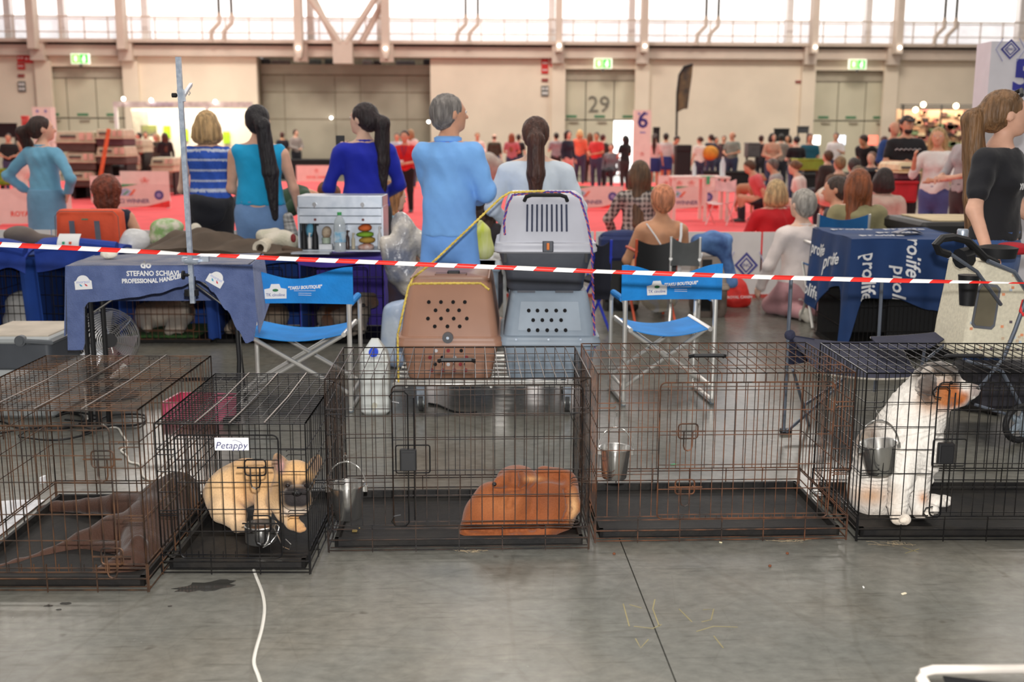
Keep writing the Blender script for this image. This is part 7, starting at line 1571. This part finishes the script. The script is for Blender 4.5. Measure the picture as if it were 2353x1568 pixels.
# ================================================================== the ring and the far side of the hall
M_carp = mat('coral_carpet', (240, 88, 92), .95, var=.04, scale=1.5, bump=.1, bscale=80)
o = MB().box(-24, 6.6, 10.62, 38.5, .001, .012).build('ring_carpet', M_carp); tag(o, 'coral red carpet covering the show ring', 'carpet')
M_bd = mat('board_white', (238, 222, 212), .6, var=.02); M_bw = mat('board_back_white', (226, 222, 220), .6, var=.02); M_rc = mat('logo_red', (226, 84, 70), .6); M_bi = mat('emblem_navy', (76, 76, 150), .6); M_gw = mat('board_green', (70, 176, 120), .6); M_rw = mat('board_red', (236, 70, 66), .6)
def crown(t, x, z, s, m, y=-.012):
    for i in range(5): a = R(90 + (i - 2) * 26); MB().tube([(x + s * .25 * math.cos(a), y, z + s * .1 * math.sin(a)), (x + s * .62 * math.cos(a), y, z + s * .62 * math.sin(a))], s * .07, 5, flat=.3).build('crown_ray', m, t)
    MB().tube([(x - s * .4, y, z - s * .08), (x, y, z - s * .16), (x + s * .4, y, z - s * .08)], s * .06, 5, flat=.3).build('crown_base', m, t)
def ring_board(label, px, pyb, Y, w, hgt, kind, yaw=0.0, lean=.12, z=.012):
    a = at(px, pyb, Y); t = thing('ring_board', label, 'board', (a.x, Y, z), yaw, 'advertising boards around the ring'); 
    pan = MB().box(-w / 2, w / 2, -.01, .01, .02, hgt).build('panel', M_bw if kind == 'back' else M_bd, t)
    for x_ in (-w * .46, w * .46): MB().hexa([(x_ - .01, -.01, 0), (x_ + .01, -.01, 0), (x_ + .01, .2, 0), (x_ - .01, .2, 0)], [(x_ - .01, 0, hgt * .7), (x_ + .01, 0, hgt * .7), (x_ + .01, .02, hgt * .7), (x_ - .01, .02, hgt * .7)]).build('foot', M_bw, t)
    if kind == 'royal':
        crown(t, 0, hgt * .62, hgt * .3, M_rc); text('lettering', 'ROYAL CANIN', M_rc, frame_at((0, -.012, hgt * .3), (1, 0, 0), (0, 0, 1)), hgt * .2, t, .002, .003, world=False, sx=.9 * min(1, w / hgt * .8))
    elif kind == 'enci':
        MB().prism([(-w / 2, hgt * .66), (w * .1, hgt), (-w / 2, hgt)], -.013, -.01).build('green_corner', M_gw, t)
        MB().prism([(-w * .1, .02), (w / 2, .02), (w / 2, hgt * .34), (w * .2, hgt * .10)], -.013, -.01).build('red_wave', M_rw, t)
        text('lettering', 'ENCI WINNER', mat('letter_violet', (112, 100, 140), .6), frame_at((-w * .02, -.014, hgt * .3), (1, 0, 0), (0, 0, 1)), hgt * .24, t, .002, .002, world=False)
        MB().cyl((w * .36, -.018, hgt * .55), hgt * .19, .008, 20, axis='y').build('round_emblem', M_bi, t); MB().cyl((w * .36, -.021, hgt * .55), hgt * .1, .008, 16, axis='y').build('emblem_core', mat('emblem_pale', (150, 150, 196), .6), t)
        MB().prism([(-w * .08 + hgt * .3 * math.cos(R(q)), hgt * .52 + hgt * .3 * math.sin(R(q))) for q in range(0, 181, 20)], -.014, -.01).build('sky_emblem', mat('emblem_sky', (170, 200, 226), .6), t)
        MB().prism([(-w * .12, hgt * .55), (-w * .06, hgt * .72), (-w * .03, hgt * .72), (-w * .09, hgt * .55)], -.017, -.013).build('green_stroke', M_gw, t); MB().prism([(-w * .04, hgt * .54), (w * .03, hgt * .78), (w * .06, hgt * .78), (-w * .0, hgt * .54)], -.017, -.013).build('orange_stroke', mat('stroke_orange', (232, 120, 80), .6), t)
    return t
ring_board('royal crown board at far left beside the woman in pale blue', 78, 497, 19.0, 1.25, .62, 'royal', .25)
ring_board('small white crown board left of the auburn hair', 246, 466, 25.5, .72, .62, 'royal', .0)
ring_board('wide white crown board behind the striped top', 335, 462, 26, 1.15, .72, 'royal', .0)
ring_board('green and red winner board behind the auburn-haired sitter', 305, 478, 23.5, 1.62, .52, 'enci')
ring_board('white crown board at the edge of the striped top', 405, 440, 30, .8, .62, 'royal')
ring_board('far white crown board left of the royal blue jacket', 728, 413, 38, 1.4, .58, 'royal')
ring_board('far white crown board right of the man in pale blue', 1140, 412, 38.2, 1.3, .58, 'royal')
ring_board('winner board right of the woman in the pale jacket', 1346, 478, 23.7, 1.6, .5, 'enci')
ring_board('winner board under the judging table', 1565, 479, 23.6, 1.6, .5, 'enci')
for i, (px, w_, yw) in enumerate(((1530, .42, .3), (1560, .3, .2), (1588, .4, .1), (1625, .5, -.1))): ring_board('white crown board leaning behind the judging table, %s from the left' % ['first', 'second', 'third', 'fourth'][i], px, 440, 27 + i * .2, w_, .62, 'royal', yw)
ring_board('pale board right of the dark bob', 2086, 500, 13.6, .62, .3, 'royal', -.25, z=.3)
# front boards with their white backs to the camera
for i, (xa, xb) in enumerate(((-6.4, -4.42), (-4.4, -2.42), (-2.4, -.42), (-.4, .78), (.8, 2.38), (2.4, 4.2))):
    t = thing('ring_board', 'plain white front ring board, %s' % ['leftmost', 'behind the orange bag', 'behind the brown jacket', 'behind the pale trousers', 'behind the apricot-haired woman', 'with the blue diamond emblem'][i], 'board', ((xa + xb) / 2, 10.42, 0), 0, 'advertising boards around the ring'); w_ = xb - xa; hh = at(1600, 533, 10.42).z
    MB().box(-w_ / 2, w_ / 2, -.01, .01, .012, hh).build('panel', M_bw, t); MB().box(-w_ / 2, w_ / 2, -.013, .013, 0, .035).build('red_foot_rail', mat('rail_red', (210, 80, 70), .6), t)
    if i >= 4:
        ex, ez = at(1715, 610, 10.4).x - (xa + xb) / 2, at(1715, 610, 10.4).z
        if i == 5:
            for q, s_ in ((.115, M_bi), (.085, M_bw), (.07, M_bi), (.05, M_bw)): MB().prism([(ex - q, ez), (ex, ez - q * 1.1), (ex + q, ez), (ex, ez + q * 1.1)], -.012 - (.13 - q) * .05, -.008).build('diamond_emblem', s_, t)
            text('emblem_lettering', 'ENCI', M_bi, frame_at((ex, -.018, ez), (1, 0, 0), (0, 0, 1)), .045, t, .001, world=False)
            for sgn in (-1, 1): MB().tube([(ex + sgn * .13, -.012, ez - .12), (ex + sgn * .18, -.012, ez), (ex + sgn * .12, -.012, ez + .13)], .006, 4).build('wreath', mat('wreath_blue', (176, 176, 206), .6), t)
# the emblem sits on the board that spans it
# ---- judging table with bottles, chair
jY = 20.5; t = thing('judging_table', 'long white judging table in the ring', 'table', (at(1600, 420, jY).x, jY, 0)); M_jt = mat('table_white', (240, 214, 204), .5, var=.02)
xa, xb = at(1541, 405, jY).x, at(1672, 405, jY).x; jz = at(1600, 405, jY).z
MB().box(xa, xb, jY - .3, jY + .35, jz - .04, jz).build('table_top', M_jt, t, world=True)
for x_ in (xa + .04, xb - .04, xa + .58 * (xb - xa)):
    for y_ in (jY - .25, jY + .3): MB().box(x_ - .03, x_ + .03, y_ - .03, y_ + .03, .012, jz - .04).build('leg', M_jt, t, world=True)
for i, (px, s_) in enumerate(((1595, .8), (1660, 1.15))):
    c = at(px, 402, jY); t = thing('water_bottle', ['small clear bottle on the judging table', 'large clear bottle on the judging table'][i], 'bottle', (c.x, jY, jz + .001)); MB().lathe([(.001, 0), (.045 * s_, .003), (.045 * s_, .2 * s_), (.015 * s_, .28 * s_), (.001, .285 * s_)], n=12).build('body', mat('bottle_bright', (226, 232, 238), .1, var=.02), t, smooth=True); MB().cyl((0, 0, .28 * s_), .018 * s_, .03 * s_, 8).build('cap', M_white, t)
c = at(1625, 408, jY - .2); o = MB().box(-.03, .03, -.32, -.31, jz - .14, jz + .004).box(-.1, .12, -.31, .0, jz + .001, jz + .006).build('green_ribbon', M_gw); o.location = (c.x, jY, 0); tag(o, 'green ribbon hanging over the judging table edge', 'ribbon')
camp_seat('clear_chair', 'pale plastic chair at the right end of the judging table', 1668, 412, 440, 48, 19.6, 2.6, mat('plastic_pale', (236, 206, 204), .3), mat('plastic_leg', (226, 190, 188), .4))
# ring dog
s = SDF(.022, .05).cone((0, -.2, .52), (0, .22, .50), .11, .10).cone((0, -.22, .58), (0, -.34, .72), .07, .06).ell((0, -.38, .75), (.065, .09, .065)).cone((0, -.42, .74), (0, -.52, .71), .04, .028).cone((0, .26, .52), (0, .4, .4), .022, .012)
for x_ in (-.07, .07): s.chain([(x_, -.2, .48), (x_, -.22, .26), (x_, -.21, .03)], [.05, .03, .024]); s.chain([(x_, .2, .46), (x_ * 1.1, .17, .30), (x_ * 1.1, .28, .19), (x_ * 1.1, .25, .03)], [.065, .045, .026, .022]); s.cone((x_ * .8, -.36, .80), (x_ * 1.1, -.36, .70), .025, .02)
me = s.mesh()[0]; coat(me, np.tile(np.array(sl((176, 116, 80))), (len(me.vertices), 1))); t = thing('standing_dog', 'slim tan dog standing on the carpet beside the judge', 'dog', (fl(1716, 492).x, fl(1716, 492).y, .012), .5); link('body', me, M_fur, t)
# judges and seated people in the ring
G2 = 'people sitting at the ring'
person('man in a salmon pink shirt bending over the tan dog', 1722, 372, 20.2, 1.5, .0, 'sit', male=True, top=(222, 96, 100), sleeve='short', bottom=(40, 36, 44), hair=('short', (96, 72, 52)), lean=.45, skin='b', h=.03, group=G2)
person('grey-haired man in a grey shirt right of the salmon shirt', 1775, 368, 20.6, 1.3, .1, 'sit', male=True, top=(166, 160, 158), bottom=(60, 56, 60), hair=('short', (120, 108, 100)), lean=.25, skin='b', h=.03, group=G2)
person('woman in a cream cardigan looking down beside the grey shirt', 1826, 373, 19.5, 1.2, .1, 'sit', top=(236, 214, 204), bottom=(206, 180, 170), hair=('bun', (120, 84, 56)), lean=.3, h=.03, group=G2)
person('person in a cream jacket bending low behind the kneeling women', 1850, 440, 13.6, 1.45, .0, 'bend', H=1.6, top=(232, 214, 196), bottom=(226, 204, 188), hair=('short', (170, 120, 80)), lean=1.75, arms=(((-.2, .12, 1.2), (-.12, .4, 1.25)), ((.2, .12, 1.2), (.12, .4, 1.25))), h=.022)
# ---- numbered sign columns
def sign_col(label, xa, xb, yt, Y, num, nsz, m=M_bd):
    a, b = at(xa, yt, Y), at(xb, yt, Y); w = b.x - a.x; t = thing('sign_column', label, 'sign', ((a.x + b.x) / 2, Y, 0), 0, 'numbered sign columns'); H = a.z
    MB().box(-w / 2, w / 2, 0, w * .6, 0, H).build('column_body', m, t); num and text('number', num, mat('sign_navy', (54, 54, 132), .6), frame_at((0, -.004, H - w * .62), (1, 0, 0), (0, 0, 1)), nsz, t, .003, .012, world=False)
    for x_ in (-.22, .22): MB().prism([(x_ * w - w * .1, H - w * .22), (x_ * w, H - w * .32), (x_ * w + w * .1, H - w * .22), (x_ * w, H - w * .12)], -.004, 0).build('emblem', mat('emblem_pale', (150, 150, 196), .6), t)
    MB().box(-w * .15, w * .18, -.004, 0, H - w * 1.35, H - w * 1.25).build('arrow', mat('emblem_pale', (0, 0, 0)), t); crown(t, 0, H - w * 2.6, w * .28, M_rc, -.004); return t
sign_col('white column sign with the number 6 in the ring', 1458, 1497, 253, 31, '6', .62)
sign_col('white column sign behind the head of the woman in pale blue', 73, 116, 246, 30, '', .5)
t = thing('sign_column', 'large white banner with blue diamond emblem and number 5 at the right edge', 'sign', (at(2375, 200, 9.6).x, 9.6, 0), 0, 'numbered sign columns'); a, b = at(2279, 95, 9.6), at(2470, 95, 9.6); w = b.x - a.x; x0_ = a.x - at(2375, 200, 9.6).x
M_ban = mat('banner_white', (228, 224, 230), .6, var=.02)
MB().box(x0_, x0_ + w, 0, .3, 0, a.z).build('panel', M_ban, t)
ex, ez = at(2323, 113, 9.59).x - at(2375, 200, 9.6).x, at(2323, 113, 9.59).z
for q, m_ in ((.085, M_bi), (.064, M_ban), (.054, M_bi), (.04, M_ban)): MB().prism([(ex - q, ez), (ex, ez - q), (ex + q, ez), (ex, ez + q)], -.004 - (.1 - q) * .05, 0).build('diamond_emblem', m_, t)
text('emblem_lettering', 'ENCI', M_bi, frame_at((ex, -.0085, ez), (1, 0, 0), (0, 0, 1)), .03, t, .001, world=False)
for sgn in (-1, 1): MB().tube([(ex + sgn * .06, -.003, ez - .1), (ex + sgn * .125, -.003, ez), (ex + sgn * .07, -.003, ez + .09)], .005, 4).build('wreath', mat('wreath_blue', (0, 0, 0)), t)
text('number', '5', mat('sign_blue', (58, 60, 158), .6), frame_at((at(2352, 177, 9.59).x - at(2375, 200, 9.6).x, -.004, at(2352, 177, 9.59).z), (1, 0, 0), (0, 0, 1)), .36, t, .002, .014, world=False)
MB().box(at(2328, 204, 9.59).x - at(2375, 200, 9.6).x, x0_ + w, -.004, 0, at(2328, 207, 9.59).z, at(2328, 203, 9.59).z).build('rule', mat('sign_blue', (0, 0, 0)), t)
# ---- feather flag
fY = 40; t = thing('feather_flag', 'dark feather flag standing against the far wall', 'flag', (at(1556, 330, fY).x, fY, 0)); P_ = lambda x, y: (at(x, y, fY).x, at(x, y, fY).z)
MB().prism([P_(x, y) for x, y in ((1557, 258), (1558, 215), (1562, 175), (1572, 156), (1592, 149), (1590, 175), (1584, 215), (1580, 250), (1570, 251))], fY - .01, fY + .01).build('flag_cloth', mat('flag_dark', (62, 58, 54), .8, c2=(128, 108, 74), scale=1.6), t, world=True)
MB().tube([(at(1553, 405, fY).x, fY, 0), at(1556, 215, fY), at(1561, 172, fY), at(1572, 154, fY), at(1592, 148, fY)], .04, 6).build('pole', M_black, t, world=True, smooth=True)
# ---- stacked carriers at the left
M_cb1 = mat('beige_shell', (206, 194, 166), .6, var=.05); M_cb2 = mat('brown_shell', (86, 70, 62), .6, var=.08); M_cb3 = mat('plum_shell', (84, 56, 62), .6); M_gr = mat('grille_pink', (222, 186, 168), .6)
cn = 0; ordw = ['first', 'second', 'third', 'fourth', 'fifth', 'sixth', 'seventh', 'eighth', 'ninth', 'tenth', 'eleventh', 'twelfth', 'thirteenth', 'fourteenth']
def far_carrier(xa, xb, yt, yb, Y, mt_, mb_, label, base=True):
    a, b = at(xa, yb, Y), at(xb, yt, Y); t = thing('pet_carrier', label, 'carrier', ((a.x + b.x) / 2, Y, a.z), 0, 'stacked pet carriers at the far left'); w, h = b.x - a.x, b.z - a.z
    MB().rbox(-w / 2 * .94, w / 2 * .94, 0, .9, 0, h * .45, .05).build('lower_shell', mb_, t); MB().rbox(-w / 2, w / 2, -.03, .93, h * .42, h * .5, .04).build('rim', mt_, t); MB().rbox(-w / 2 * .97, w / 2 * .97, 0, .9, h * .48, h, .06, 3, .93).build('upper_shell', mt_, t)
    MB().box(-w * .35, w * .02, -.02, .02, h * .68, h * .8).build('dark_label', M_dark, t)
    if base: [MB().box(x_ - .03, x_ + .03, .1, .8, -a.z, .02).build('stand_leg', M_black, t) for x_ in (-w * .4, w * .4)]
    for k_ in (.18, .36): MB().box(w * k_ - w * .06, w * k_ + w * .06, -.02, .02, h * .56, h * .92).build('grille', M_gr, t)
for i, (xa, xb, yt, yb, m_) in enumerate(((126, 218, 301, 349, M_cb2), (150, 219, 350, 392, M_cb2), (160, 216, 394, 430, M_cb2), (219, 284, 296, 336, M_cb3), (220, 290, 336, 378, M_cb2), (290, 328, 320, 352, M_cb1), (294, 320, 355, 392, M_cb1), (345, 400, 362, 396, M_cb1))):
    far_carrier(xa, xb, yt, yb, 27 + (i > 4) * 2, M_cb1 if i != 6 else M_gr, m_, 'two-tone pet carrier, %s' % ['top of the left stack', 'middle of the left stack', 'bottom of the left stack', 'top of the stack with the orange pole', 'bottom of the stack with the orange pole', 'upper one right of the orange pole', 'upright one right of the orange pole', 'low one right of the upright carrier'][i], i not in (0, 1, 3))
def fbox(name, label, cat, xa, xb, yt, yb, Y, m, d=.6, grp=None, r=.05):
    a, b = at(xa, yb, Y), at(xb, yt, Y); w = b.x - a.x; a.z = 0 if a.z < .45 else a.z; h = max(.02, b.z - a.z); t = thing(name, label, cat, ((a.x + b.x) / 2, Y, a.z), 0, grp)
    if a.z > 0: [MB().box(x_ - .025, x_ + .025, d * .4, d * .6, -a.z, .02).build('stand_leg', M_black, t) for x_ in (-w * .4, w * .4)]
    MB().rbox(-w / 2, w / 2, 0, d, 0, h, min(r, h * .3)).build('body', m, t); MB().rbox(-w / 2 * 1.02, w / 2 * 1.02, -.02, d + .02, h * .86, h, min(r, h * .07)).build('edge', m, t); return t
fbox('stack_table', 'dark trolley under the left stack of carriers', 'table', 150, 275, 380, 436, 28.1, M_black, .8)
fbox('storage_box', 'blue box right of the orange pole', 'box', 270, 290, 378, 420, 29, mat('box_blue', (60, 84, 130), .6)); fbox('storage_box', 'blue bag behind the upright carrier', 'bag', 320, 346, 364, 392, 30, mat('bag_blue2', (44, 74, 150), .7))
tag(MB().tube([at(250, 297, 26.8), at(232, 398, 26.5), (at(220, 440, 26.4).x, 26.4, .06)], .05, 8).build('orange_pole', mat('pole_orange', (222, 96, 50), .6), smooth=True), 'slanted orange pole leaning on the stacked carriers', 'pole')
fbox('poster', 'black poster with white writing at the left edge', 'poster', -20, 38, 283, 316, 36, M_black, .05); fbox('banner', 'narrow red and white banner at the left wall', 'banner', 50, 66, 266, 302, 37, mat('banner_red', (206, 60, 56), .7, c2=(226, 130, 120), scale=6), .05)
o = fbox('planter', 'green leafy planter at the left edge behind the ring board', 'plant', -10, 34, 388, 426, 20.5, mat('leaf_green', (90, 150, 40), .8, c2=(160, 180, 60), scale=14), .4)
lump('white_sack', 'white sack behind the arm of the woman in pale blue', 'bag', [('e', at(52, 385, 20), (.16, .15, .22)), ('c', at(46, 410, 20), (*at(46, 410, 20)[:2], .12), .13, .14)], mat('sack_white', (226, 216, 206), .8), h=.03)
# ---- white booth at the left
bt = 42.0; t = thing('exhibition_booth', 'bright white exhibition booth with fascia and spotlights', 'booth', (at(400, 300, bt).x, bt, 0)); M_bo = mat('booth_white', (250, 238, 214), .6, var=.01); Bx = lambda x: at(x, 300, bt).x; Bz = lambda y: at(400, y, bt).z
MB().box(Bx(283), Bx(590), bt + 1.0, bt + 1.1, 0, Bz(248)).build('back_wall', M_bo, t, world=True); MB().box(Bx(276), Bx(590), bt - .6, bt - .5, Bz(247), Bz(235)).build('fascia', mat('fascia_grey', (206, 198, 192), .6), t, world=True); MB().box(Bx(360), Bx(412), bt - .62, bt - .6, Bz(245), Bz(237)).build('fascia_lettering', mat('fascia_violet', (184, 174, 184), .6), t, world=True)
for x_ in (281, 487): MB().box(Bx(x_) - .06, Bx(x_) + .06, bt - .6, bt - .5, 0, Bz(247)).build('post', M_white, t, world=True)
MB().box(Bx(287), Bx(323), bt + .9, bt + 1.0, 0, Bz(254)).build('grey_panel', mat('panel_grey', (206, 196, 172), .6), t, world=True); MB().box(Bx(313), Bx(349), bt + .5, bt + .6, Bz(314), Bz(288)).build('screen', mat('screen_violet', (120, 104, 104), .5, c2=(180, 200, 70), scale=.8), t, world=True)
for x_, y_ in ((366, 303), (407, 310), (505, 316)): MB().box(Bx(x_) - .13, Bx(x_) + .13, bt + .92, bt + .96, Bz(y_ + 14), Bz(y_ - 14)).build('lime_poster', mat('lime_poster', (176, 226, 40), .6), t, world=True)
for x_, y_ in ((303, 229), (365, 232), (509, 235)): MB().ball((Bx(x_), bt - .7, Bz(y_)), .07).build('spotlight', M_lamp, t, world=True)
area_light('booth_spot', (Bx(420), bt - .3, 3.4), (R(35), 0, 0), 4, .3, 130, (1, .95, .84))
# ---- right booth with merchandise
bt2 = 38.0; t = thing('merchandise_stand', 'warm lit merchandise stand with spotlights at the right', 'stand', (at(2170, 300, bt2).x, bt2, 0)); Bx2 = lambda x: at(x, 300, bt2).x; Bz2 = lambda y: at(2170, y, bt2).z
MB().box(Bx2(2072), Bx2(2330), bt2 + .6, bt2 + .7, 0, Bz2(250)).build('back_wall', mat('stand_warm', (222, 184, 150), .7, c2=(190, 150, 122), scale=1.2), t, world=True)
for y_ in (241, 246, 251): MB().tube([(Bx2(2065), bt2, Bz2(y_)), (Bx2(2330), bt2, Bz2(y_))], .02, 5).build('truss_bar', M_black, t, world=True)
for x_ in (2072, 2160, 2270): MB().tube([(Bx2(x_), bt2, 0), (Bx2(x_), bt2, Bz2(240))], .03, 5).build('upright', M_black, t, world=True)
for x_, y_ in ((2115, 241), (2190, 244), (2266, 245), (2098, 253)): MB().ball((Bx2(x_), bt2 - .1, Bz2(y_)), .09).build('spotlight', mat('warm_lamp', (255, 226, 180), emit=8), t, world=True)
area_light('stand_spot', (Bx2(2180), bt2 - .2, 3.0), (R(30), 0, 0), 3, .3, 80, (1, .85, .65))
rn = random.Random(3)
mcl = [(96, 66, 56), (222, 170, 130), (60, 44, 44), (200, 120, 110), (236, 210, 170), (130, 150, 110)]
pals = [MB() for _ in mcl]
for i in range(240): x_, z_ = rn.uniform(Bx2(2078), Bx2(2325)), rn.uniform(.5, Bz2(254)); s_ = rn.uniform(.05, .13); pals[i % 6].box(x_ - s_, x_ + s_, bt2 + .5, bt2 + .6, z_ - s_ * .7, z_ + s_ * .7)
for p_, c_ in zip(pals, mcl): o = p_.build('merchandise', mat('goods_%d' % c_[0], c_, .7), t, world=True); o['kind'] = 'stuff'
# ---- other far furniture
for a_ in (('display_table', 'long black table left of the royal blue jacket', 'table', 640, 760, 366, 410, 41, M_black, .8), ('display_table', 'long black table behind the judging table', 'table', 1590, 1745, 394, 446, 33, M_black, .8), ('display_table', 'black table right of the grey shirt', 'table', 1845, 1990, 398, 440, 26, M_black, .8), ('office_chair', 'large black padded chair beside sign 6', 'chair', 1552, 1590, 333, 420, 31, M_black, .5), ('pedestal', 'white pedestal right of the pale jacket', 'pedestal', 1340, 1368, 367, 408, 39, mat('pedestal_cream', (226, 206, 188), .6), .4), ('storage_box', 'lime green box in the crowd at the right', 'box', 1832, 1896, 365, 392, 24, mat('lime_box', (150, 172, 56), .6), .6), ('storage_box', 'dark grey crate with pale lid in the crowd', 'box', 1718, 1748, 328, 362, 34, mat('crate_grey', (92, 90, 90), .6), .6), ('storage_box', 'red box under the beige carrier', 'box', 2050, 2112, 416, 466, 14.6, mat('box_red', (180, 26, 36), .6), .5), ('notice_board', 'black notice board behind the crowd at right', 'board', 1778, 1815, 295, 325, 40, M_black, .1), ('notice_board', 'grey notice board left of the right portal', 'board', 1832, 1860, 290, 306, 40, mat('nb_grey', (70, 72, 76), .7), .1), ('notice_board', 'black notice board beside sign 6', 'board', 1500, 1517, 292, 330, 40, M_black, .1), ('display_table', 'dark counter in the right crowd', 'table', 1990, 2060, 392, 440, 19, M_black, .6)): fbox(*a_[:3], *a_[3:])
far_carrier(2062, 2118, 374, 416, 14.7, mat('carrier_cream', (232, 206, 164), .6), mat('carrier_maroon', (96, 40, 54), .6), 'cream and maroon pet carrier on the red box'); 
lump('orange_toy_heap', 'orange and yellow soft toy in the crowd', 'toy', [('e', at(1632, 352, 33), (.25, .2, .22))], mat('toy_orange', (222, 150, 60), .9), h=.05)
lump('grey_tent', 'grey domed pet tent behind the man in pale blue', 'tent', [('e', (*at(1120, 370, 35.4)[:2], .5), (.45, .5, .6)), ('e', (*at(1143, 378, 35.4)[:2], .4), (.3, .4, .5))], mat('tent_grey', (150, 140, 132), .8), h=.06)
# ---- the far crowd
CR = [(18, 306, 30, (30, 30, 32), 'black shirt beside the black poster'), (44, 308, 31, (190, 150, 120), 'tan top next to the red banner'), (318, 304, 39, (190, 70, 60), 'brick red top inside the white booth'), (334, 302, 40, (60, 60, 66), 'grey top below the lime screen'), (358, 306, 36, (72, 72, 60), 'olive top with blond hair by the booth', 'long', (206, 176, 130)), (378, 304, 35, (30, 28, 32), 'black top with long hair by the booth', 'long', (90, 60, 44)), (648, 303, 42.6, (34, 32, 40), 'black shirt left of the concrete wall lamp'), (679, 297, 42.8, (150, 142, 136), 'grey shirt under the concrete wall lamp'), (944, 296, 34, (232, 210, 204), 'pale top just behind the red steward', 'long', (170, 130, 90)), (912, 305, 35, (196, 206, 220), 'pale blue top half hidden by the red steward'), (1097, 304, 37, (232, 200, 190), 'pale pink top right of the grey-haired man', 'bun', (150, 110, 70)), (1136, 307, 38, (66, 62, 48), 'dark olive shirt by the grey tent', 'bald', (110, 80, 60)), (1176, 305, 36, (190, 110, 116), 'long-haired visitor in a dusty pink coat', 'long', (160, 90, 60)), (1192, 308, 39, (36, 34, 38), 'black top behind the dusty pink coat'), (1278, 304, 38, (150, 146, 150), 'grey and black top right of the brown ponytail'), (1306, 299, 33, (36, 38, 56), 'wide navy jacket and pink trousers', 'curly', (56, 38, 32)), (1333, 297, 37, (232, 120, 90), 'orange top with light blond hair', 'bob', (232, 190, 130)), (1356, 304, 38, (120, 90, 70), 'brown top with long hair left of the red shirt', 'long', (130, 96, 66)), (1371, 303, 34, (222, 66, 66), 'bright red shirt near the open door'), (1386, 308, 36, (62, 58, 52), 'dark jacket right of the bright red shirt'), (1437, 310, 33, (28, 28, 30), 'black silhouette in front of the open door', 'long', (30, 28, 28)), (1505, 306, 32, (240, 206, 200), 'pink top and blue skirt right of sign 6', 'pony', (70, 48, 40)), (1531, 305, 34, (200, 196, 192), 'white shirt next to the blue skirt'), (1556, 312, 35, (190, 150, 124), 'tan top bending over the black chair'), (1609, 313, 33, (238, 226, 214), 'white sleeveless top behind the orange toy', 'bun', (96, 64, 48)), (1634, 308, 37, (52, 54, 72), 'slate blue shirt right of the white top'), (1646, 314, 38, (90, 46, 52), 'maroon shirt left of the tall grey-green one'), (1664, 311, 39, (62, 50, 44), 'dark brown shirt behind the grey-green one'), (1684, 302, 34, (140, 146, 136), 'tall visitor in a grey-green shirt', 'bald', (150, 110, 90)), (1750, 310, 36, (56, 44, 48), 'dark shirt right of the grey crate'), (1776, 305, 31, (206, 156, 130), 'peach top below the black notice board', 'bob', (56, 40, 34)), (1796, 307, 33, (140, 130, 120), 'grey-brown top beside the peach one'), (1812, 310, 35, (222, 150, 126), 'salmon top behind the black jacket', 'bob', (60, 40, 36)), (1831, 312, 27, (28, 26, 30), 'wide black jacket in front of the right portal', 'bun', (40, 30, 30)), (1862, 306, 28, (20, 90, 110), 'teal shirt at the right portal'), (1922, 304, 33, (236, 230, 228), 'white shirt between the lit door panes'), (1985, 308, 25, (26, 26, 30), 'black shirt bending right of the white shirt'), (2032, 312, 26, (66, 34, 40), 'dark maroon shirt left of the capped man'), (2056, 277, 18.5, (40, 70, 130), 'bald visitor in blue behind the capped man', 'bald', (90, 60, 50))]
for i, q in enumerate(CR):
    rr = random.Random(i); hr = (q[5], q[6]) if len(q) > 5 else ('short', (58 + rr.randint(-14, 30), 42, 36)); yw = rr.uniform(-.8, .8) + (math.pi if rr.random() < .45 else 0)
    sp = rr.choice(['long', 'short', 'short', 'elbow']); low = (226, 160, 150) if 'pink trousers' in q[4] else rr.choice([(36, 36, 44), (60, 66, 92), (52, 48, 48), (70, 78, 110)])
    person('distant visitor: ' + q[4], q[0], q[1], q[2], yw, rr.uniform(-.4, .4), top=q[3], sleeve=sp, bottom=(40, 56, 120) if 'blue skirt' in q[4] else low, skirt=.6 if 'blue skirt' in q[4] else None, hair=hr, skin=rr.choice('aabbcd'), h=.034, male='shirt' in q[4], lean=.6 if 'bending' in q[4] else 0, H=1.72 if 'bending' in q[4] else None, pose='bend' if 'bending' in q[4] else 'stand', group='visitors at the far side of the ring', shoes=None if q[2] > 24 else (50, 50, 54), arms=rr.choice([None, (((-.26, .03, 1.12), (-.08, .26, 1.08)), ((.26, .03, 1.12), (.08, .27, 1.05))), (((-.25, .02, 1.12), (-.1, .26, 1.2)), ((.24, -.02, 1.12), (.25, .05, .9)))]))
for i, (px, py, Y, hc, tc, lab) in enumerate(((1405, 332, 34.4, (90, 50, 40), (130, 134, 140), 'grey top near the open door'), (1903, 348, 22, (96, 66, 44), (60, 50, 46), 'dark top right of the lime box'), (1930, 362, 18, (150, 120, 84), (120, 96, 80), 'fair hair right of the lime box'), (1962, 366, 17, (70, 62, 58), (70, 66, 70), 'dark cap-like hair above the auburn-haired woman'), (1972, 385, 15.5, (110, 86, 56), (90, 80, 74), 'brown hair just above the auburn-haired woman'), (2004, 352, 21, (120, 80, 60), (60, 60, 70), 'ruddy face right of the black bending shirt'))):
    person('seated visitor in the crowd: ' + lab, px, py, Y, [2.8, .6, .3, .2, .5, 2.5][i], 0, 'sit', top=tc, bottom=(44, 44, 52), hair=('short', hc), h=.034, shoes=None, group='visitors at the far side of the ring')
